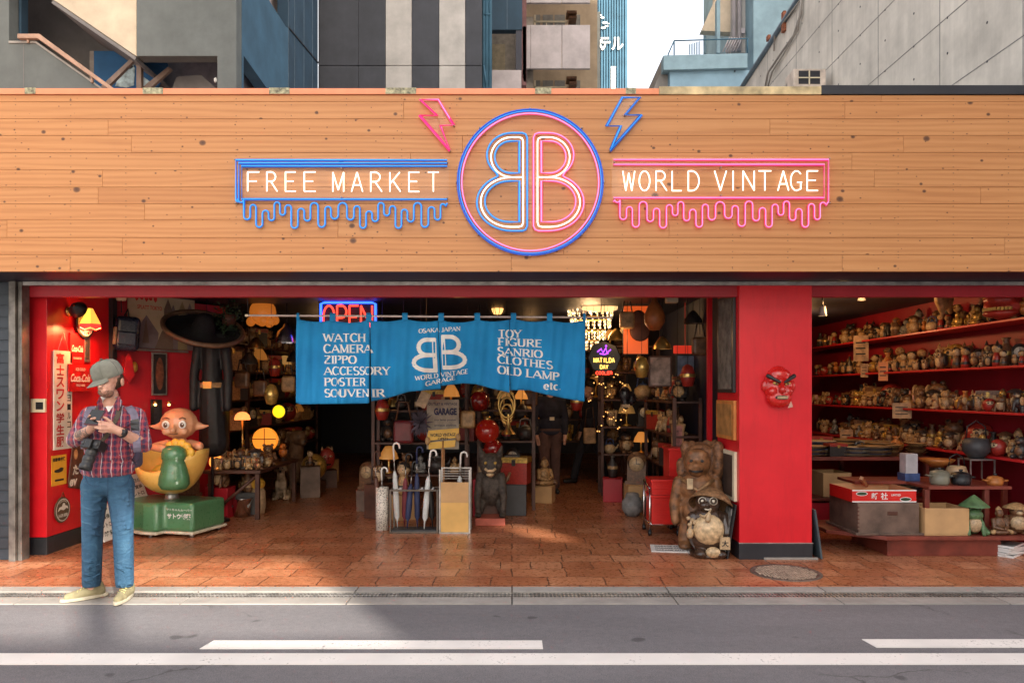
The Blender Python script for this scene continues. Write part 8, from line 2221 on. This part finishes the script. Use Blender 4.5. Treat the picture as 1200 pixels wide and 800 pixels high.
q.tube([cl_.location + Vector((0, 0, .16)), (cl_.location.x, cl_.location.y, 2.64)], .004, 5); q.build('wire_cage', M['blk_pl'], cl_)
nb = thing('bar_sign', 'black bar sign with purple neon mark and yellow and red neon words', 'neon sign', W(708, 419, 9.3))
MB().lathe([(0, -.02), (.20, -.02), (.215, 0), (.20, .02), (0, .02)], seg=8, M=Matrix.Translation(nb.location) @ Matrix.Rotation(R(90), 4, 'X'), sx=1.0, smooth=False).build('board', M['blk_pl'], nb)
q = MB(); o = nb.location + Vector((0, -.028, 0)); q.tube([o + Vector(p) for p in ((-.09, 0, .07), (-.04, 0, .11), (-.02, 0, .06), (.02, 0, .12), (.03, 0, .06), (.08, 0, .10))], .009, 6).tube([o + Vector(p) for p in ((-.06, 0, .05), (.0, 0, .04), (.05, 0, .055))], .008, 6).ell(o + Vector((.02, 0, .145)), .014); q.build('purple_tube', M['npurp'], nb)
def wd(word, xc, py, wpx_, hpx, mt, nm):
    q = MB(); step_ = wpx_ / len(word); neon_word(word, [(xc - wpx_ / 2 + i * step_ + .12 * step_, xc - wpx_ / 2 + (i + 1) * step_ - .12 * step_) for i in range(len(word))], py, hpx, 9.27, q, .006); q.build(nm, mt, nb)
wd('MATILDA', 708, 424.5, 25, 5.2, M['nyel'], 'yellow_word'); wd('DAY', 708, 432, 10, 4.4, M['nyel'], 'yellow_word'); wd('COOLER', 708, 438.5, 20, 3.2, M['nred'], 'red_word'); MB().tube([nb.location + Vector((0, 0, .2)), (nb.location.x, nb.location.y, 2.64)], .004, 5).build('cord', M['blk_pl'], nb)
gd = thing('hanging_gourd', 'large orange gourd shaped bag hanging under the lintel', 'ornament', W(767, 372, 8.4))
MB().lathe([(0, -.15), (.06, -.14), (.115, -.06), (.12, .02), (.08, .12), (.035, .18), (.03, .22), (0, .22)], seg=22, M=Matrix.Translation(gd.location)).build('gourd', mat('gourd_orange', (.42, .13, .035), .4, 0, .2, 8), gd); MB().tube([gd.location + Vector((0, 0, .2)), (gd.location.x, gd.location.y, 2.64)], .005, 5).build('cord', M['blk_pl'], gd)
op_ = thing('lightbox_picture', 'orange backlit picture with dark silhouettes beside the chandelier', 'picture', W(746, 386, 9.2))
MB().box((-.16, -.01, -.30), (.14, .03, .29)).build('panel', emis('orange_lightbox', (1, .13, .02), .12, (.4, .08, .02)), op_, local=True); MB().ell((.02, -.02, .15), (.09, .01, .09)).ell((.04, -.02, -.02), (.13, .01, .13)).build('silhouette', M['dkwood'], op_, local=True); MB().box((-.17, .031, -.31), (.15, .05, .30)).build('case', M['blk_pl'], op_, local=True)
MB().tube([(0, .02, .29), (0, .02, 2.63 - op_.location.z)], .004, 5).build('cord', M['blk_pl'], op_, local=True)
cs_ = thing('ceiling_speaker', 'white boxy speaker under the ceiling beside the orange gourd', 'speaker', W(787, 352, 8.6))
MB().box((-.07, -.05, -.03), (.07, .05, .05)).build('housing', M['cream'], cs_, local=True, bevel=.012); MB().tube([(0, 0, .05), (0, 0, 2.63 - cs_.location.z)], .012, 6).build('stem', M['blk_pl'], cs_, local=True)
for i, (a, b2, c2, d2, Y, mt, fm, lab) in enumerate(((760, 787, 417, 453, 8.9, mat('faded_print', (.34, .24, .20), .5, 0, .5, 9), M['dkwood'], 'faded framed print hanging between the neon bar sign and the post'), (792, 815, 415, 450, 9.0, mat('blue_print', (.17, .20, .30), .5, 0, .4, 9), M['blk_pl'], 'bluish framed print with yellow flower behind the red post'), (787, 801, 497, 527, 8.6, mat('pink_print', (.40, .14, .12), .5, 0, .5, 20), M['oak'], 'small pink print standing behind the carved bear'))):
    t = thing('framed_picture', lab, 'picture', W((a + b2) / 2, (c2 + d2) / 2, Y)); w, h = (b2 - a) / F * Y, (d2 - c2) / F * Y
    MB().box((-w/2, -.01, -h/2), (w/2, .012, h/2)).build('frame', fm, t, local=True, bevel=.003); MB().box((-w/2 + .02, -.0135, -h/2 + .02), (w/2 - .02, -.0105, h/2 - .02)).build('print', mt, t, local=True)
    MB().tube([(0, .013, h/2), (0, .013, 2.63 - t.location.z)], .003, 4).build('hanging_wire', M['blk_pl'], t, local=True)
    if i == 1: MB().ell((.05, -.015, -.06), (.06, .006, .05)).build('flower', M['yel'], t, local=True)
rd_ = MB().box(W(790, 414, 9.1), W(816, 405, 9.15)).tube([W(803, 405, 9.12), W(803, 335, 9.12)], .004, 4)
tag(rd_.build('light_tray', emis('red_tray', (1, .05, .02), .10, (.5, .03, .02))), 'small red lit tray above the bluish framed print', 'tray')
bp2 = thing('boxing_glove', 'pair of black gloves hanging below the neon bar sign', 'gloves', W(735, 462, 9.0))
q = MB().ell((-.03, 0, 0), (.075, .06, .10)).cap((-.03, 0, -.06), .05, (-.02, 0, -.14), .045).ell((.05, .02, -.05), (.065, .05, .09)); link_mesh('glove_body', blob(q, .012, 2), mat('black_vinyl', (.014, .012, .014), .3), bp2); MB().box((-.075, -.055, -.16), (.025, .04, -.12)).build('cuff', CM['tan'], bp2, local=True); MB().tube([(0, 0, .08), (0, 0, 2.63 - bp2.location.z)], .004, 4).build('cord', M['blk_pl'], bp2, local=True)
wj = thing('white_jar', 'squat white ceramic jar on the floor beside the red crates', 'jar', (W(741, 0, 9.1).x, 9.1, .009)); MB().lathe([(0, 0), (.08, 0), (.13, .08), (.13, .17), (.08, .24), (.07, .25), (0, .25)], seg=22).build('jar_body', CM['grey'], wj, local=True); MB().lathe([(.09, .25), (.07, .28), (0, .29)], seg=18).build('lid', CM['grey'], wj, local=True)
wj = thing('white_jar', 'rounder dim ceramic jar on the floor just behind the red crates', 'jar', (W(766, 0, 9.3).x, 9.3, .009)); MB().lathe([(0, 0), (.09, 0), (.14, .1), (.13, .24), (.07, .30), (0, .30)], seg=22).build('jar_body', CM['ivory'], wj, local=True); MB().lathe([(.08, .30), (.05, .33), (0, .34)], seg=18).build('lid', CM['ivory'], wj, local=True)
for i, (pts, lab) in enumerate((([(690, 470), (700, 440), (712, 462), (724, 436), (738, 470)], 'string of warm fairy bulbs below the neon bar sign'), ([(700, 505), (712, 482), (724, 500), (733, 478)], 'string of warm fairy bulbs near the customers, lower one'))):
    t = thing('string_lights', lab, 'string lights', W(*pts[0], 10.3)); dp_ = dens(pts, 5); q = MB()
    for j, (a, b2) in enumerate(dp_): q.ell(W(a, b2 + 5 * math.sin(j * 1.3), 10.3 + .1 * math.sin(j * 2)), .010, 0, 6, 4)
    q.build('bulbs', emis('fairy_bulb', (1, .45, .12), .45), t); MB().tube([W(a, b2 + 5 * math.sin(j * 1.3) - 1, 10.3 + .1 * math.sin(j * 2)) for j, (a, b2) in enumerate(dp_)], .003, 4).build('wire', M['blk_pl'], t)

# more stock: boxes on the floor with things on top, and dim lamps and bags hung from the ceiling
bxm = [M['dkwood'], M['card'], M['redd'], M['dkgrey'], m_grey_wood, M['brown']]
spots = [(-1.62, 8.95), (-1.30, 8.86), (-.36, 9.12), (.05, 9.22), (-1.85, 9.5), (-1.9, 10.1), (-.25, 8.85), (1.62, 9.6), (1.40, 10.3), (1.75, 9.1), (-2.92, 10.7), (-3.0, 11.2), (-2.95, 11.8), (-3.1, 12.5), (-3.55, 9.0), (-3.3, 9.25), (-3.5, 9.7), (-3.75, 8.55), (-1.8, 10.9), (.45, 10.2), (.5, 11.2)]
for i, (x, y) in enumerate(spots):
    w, d, h = rg.uniform(.20, .30), rg.uniform(.20, .28), rg.uniform(.16, .46)
    nm_ = f'{("dark wooden", "brown cardboard", "deep red", "dark grey", "grey brown", "glossy brown")[i % 6]} stock box, {ORD(i // 6 + 1)} of its colour scattered on the shop floor'
    o_ = MB().box((-w/2, -d/2, 0), (w/2, d/2, h)).box((-w/2 - .004, -d/2 - .004, h + .001), (w/2 + .004, d/2 + .004, h + .012)).build('stock_box', bxm[i % 6], local=True, bevel=.005)
    o_.location = (x, y, .009); o_.rotation_euler = (0, 0, rg.uniform(-.5, .5)); tag(o_, nm_, 'box', 'stock boxes on the shop floor')
    kd = rg.choice(ALLK); pa = rg.choice(PAL[kd])
    put_fig(kd, pa, (x, y, h + .022), rg.uniform(.22, .42), rg.uniform(-.5, .5), f'{desc(kd, pa)} standing on the {("dark wooden", "brown cardboard", "deep red", "dark grey", "grey brown", "glossy brown")[i % 6]} stock box, {ORD(i // 6 + 1)} of that colour', 'things on the stock boxes')
hang = [(292, 420, 9.4), (305, 450, 9.6), (322, 430, 10.0), (300, 402, 9.9), (338, 445, 9.9), (318, 462, 9.2), (345, 418, 10.4), (284, 440, 9.3), (448, 480, 9.0), (462, 470, 9.5), (548, 486, 8.9), (560, 462, 9.6), (612, 480, 9.6), (622, 462, 10.0), (676, 470, 9.9), (722, 392, 9.5), (735, 370, 9.0), (752, 430, 8.7), (812, 372, 8.6), (820, 400, 8.4), (806, 440, 8.5), (776, 402, 8.8)]
hcol = [CM['dark'], CM['brown'], CM['red'], M['brass'], CM['tan'], CM['gold']]
for i, (a, b2, Y) in enumerate(hang):
    p = W(a, b2, Y); kd = i % 3; cn = ('black', 'brown', 'dark red', 'brass', 'tan', 'gold')[i % 6]
    t = thing(('pendant_lamp', 'hanging_bag', 'hanging_lantern')[kd], f'{cn} {("pendant lamp", "bag", "lantern")[kd]} hanging from the shop ceiling, {ORD(i // 6 + 1)} of its kind from the niche', ('lamp', 'bag', 'lantern')[kd], p, 0, 'things hung from the shop ceiling')
    if kd == 0:
        MB().lathe([(.11, -.07), (.10, -.02), (.05, .05), (.02, .08), (0, .08)], seg=16).build('lamp_shade', hcol[i % 6], t, local=True); MB().ell((0, 0, -.03), .025).build('bulb', emis('dim_bulb', (1, .5, .16), .9), t, local=True)
    elif kd == 1:
        MB().box((-.09, -.05, -.16), (.09, .05, .05)).build('bag_body', hcol[i % 6], t, local=True, bevel=.035, seg=3); MB().tube([(-.06, 0, .05), (-.03, 0, .2), (.03, 0, .2), (.06, 0, .05)], .008, 6).build('handle', CM['dark'], t, local=True)
    else:
        MB().lathe([(0, -.13), (.06, -.12), (.085, -.03), (.085, .03), (.06, .10), (.02, .13), (0, .13)], seg=10).build('body', hcol[i % 6], t, local=True); MB().lathe([(.088, -.02), (.092, 0), (.088, .02)], seg=10).build('band', M['brass'], t, local=True)
    MB().tube([(0, 0, .08), (0, 0, 2.635 - p.z)], .003, 4).build('cord', M['blk_pl'], t, local=True)

# light given by the lamps of the shop
for loc, e in (((-3.0, 9.2, 1.55), 5), ((-.6, 8.5, 2.3), 6), ((1.3, 9.0, 2.2), 7), ((3.7, 8.3, 2.45), 9), ((3.9, 10.2, 2.4), 7), ((.3, 11.8, 2.3), 6), ((-3.0, 11.5, 2.2), 5)): lamp_light(loc, e * (.75 if loc[0] > 3 else .08), (1, .52, .20), .06)
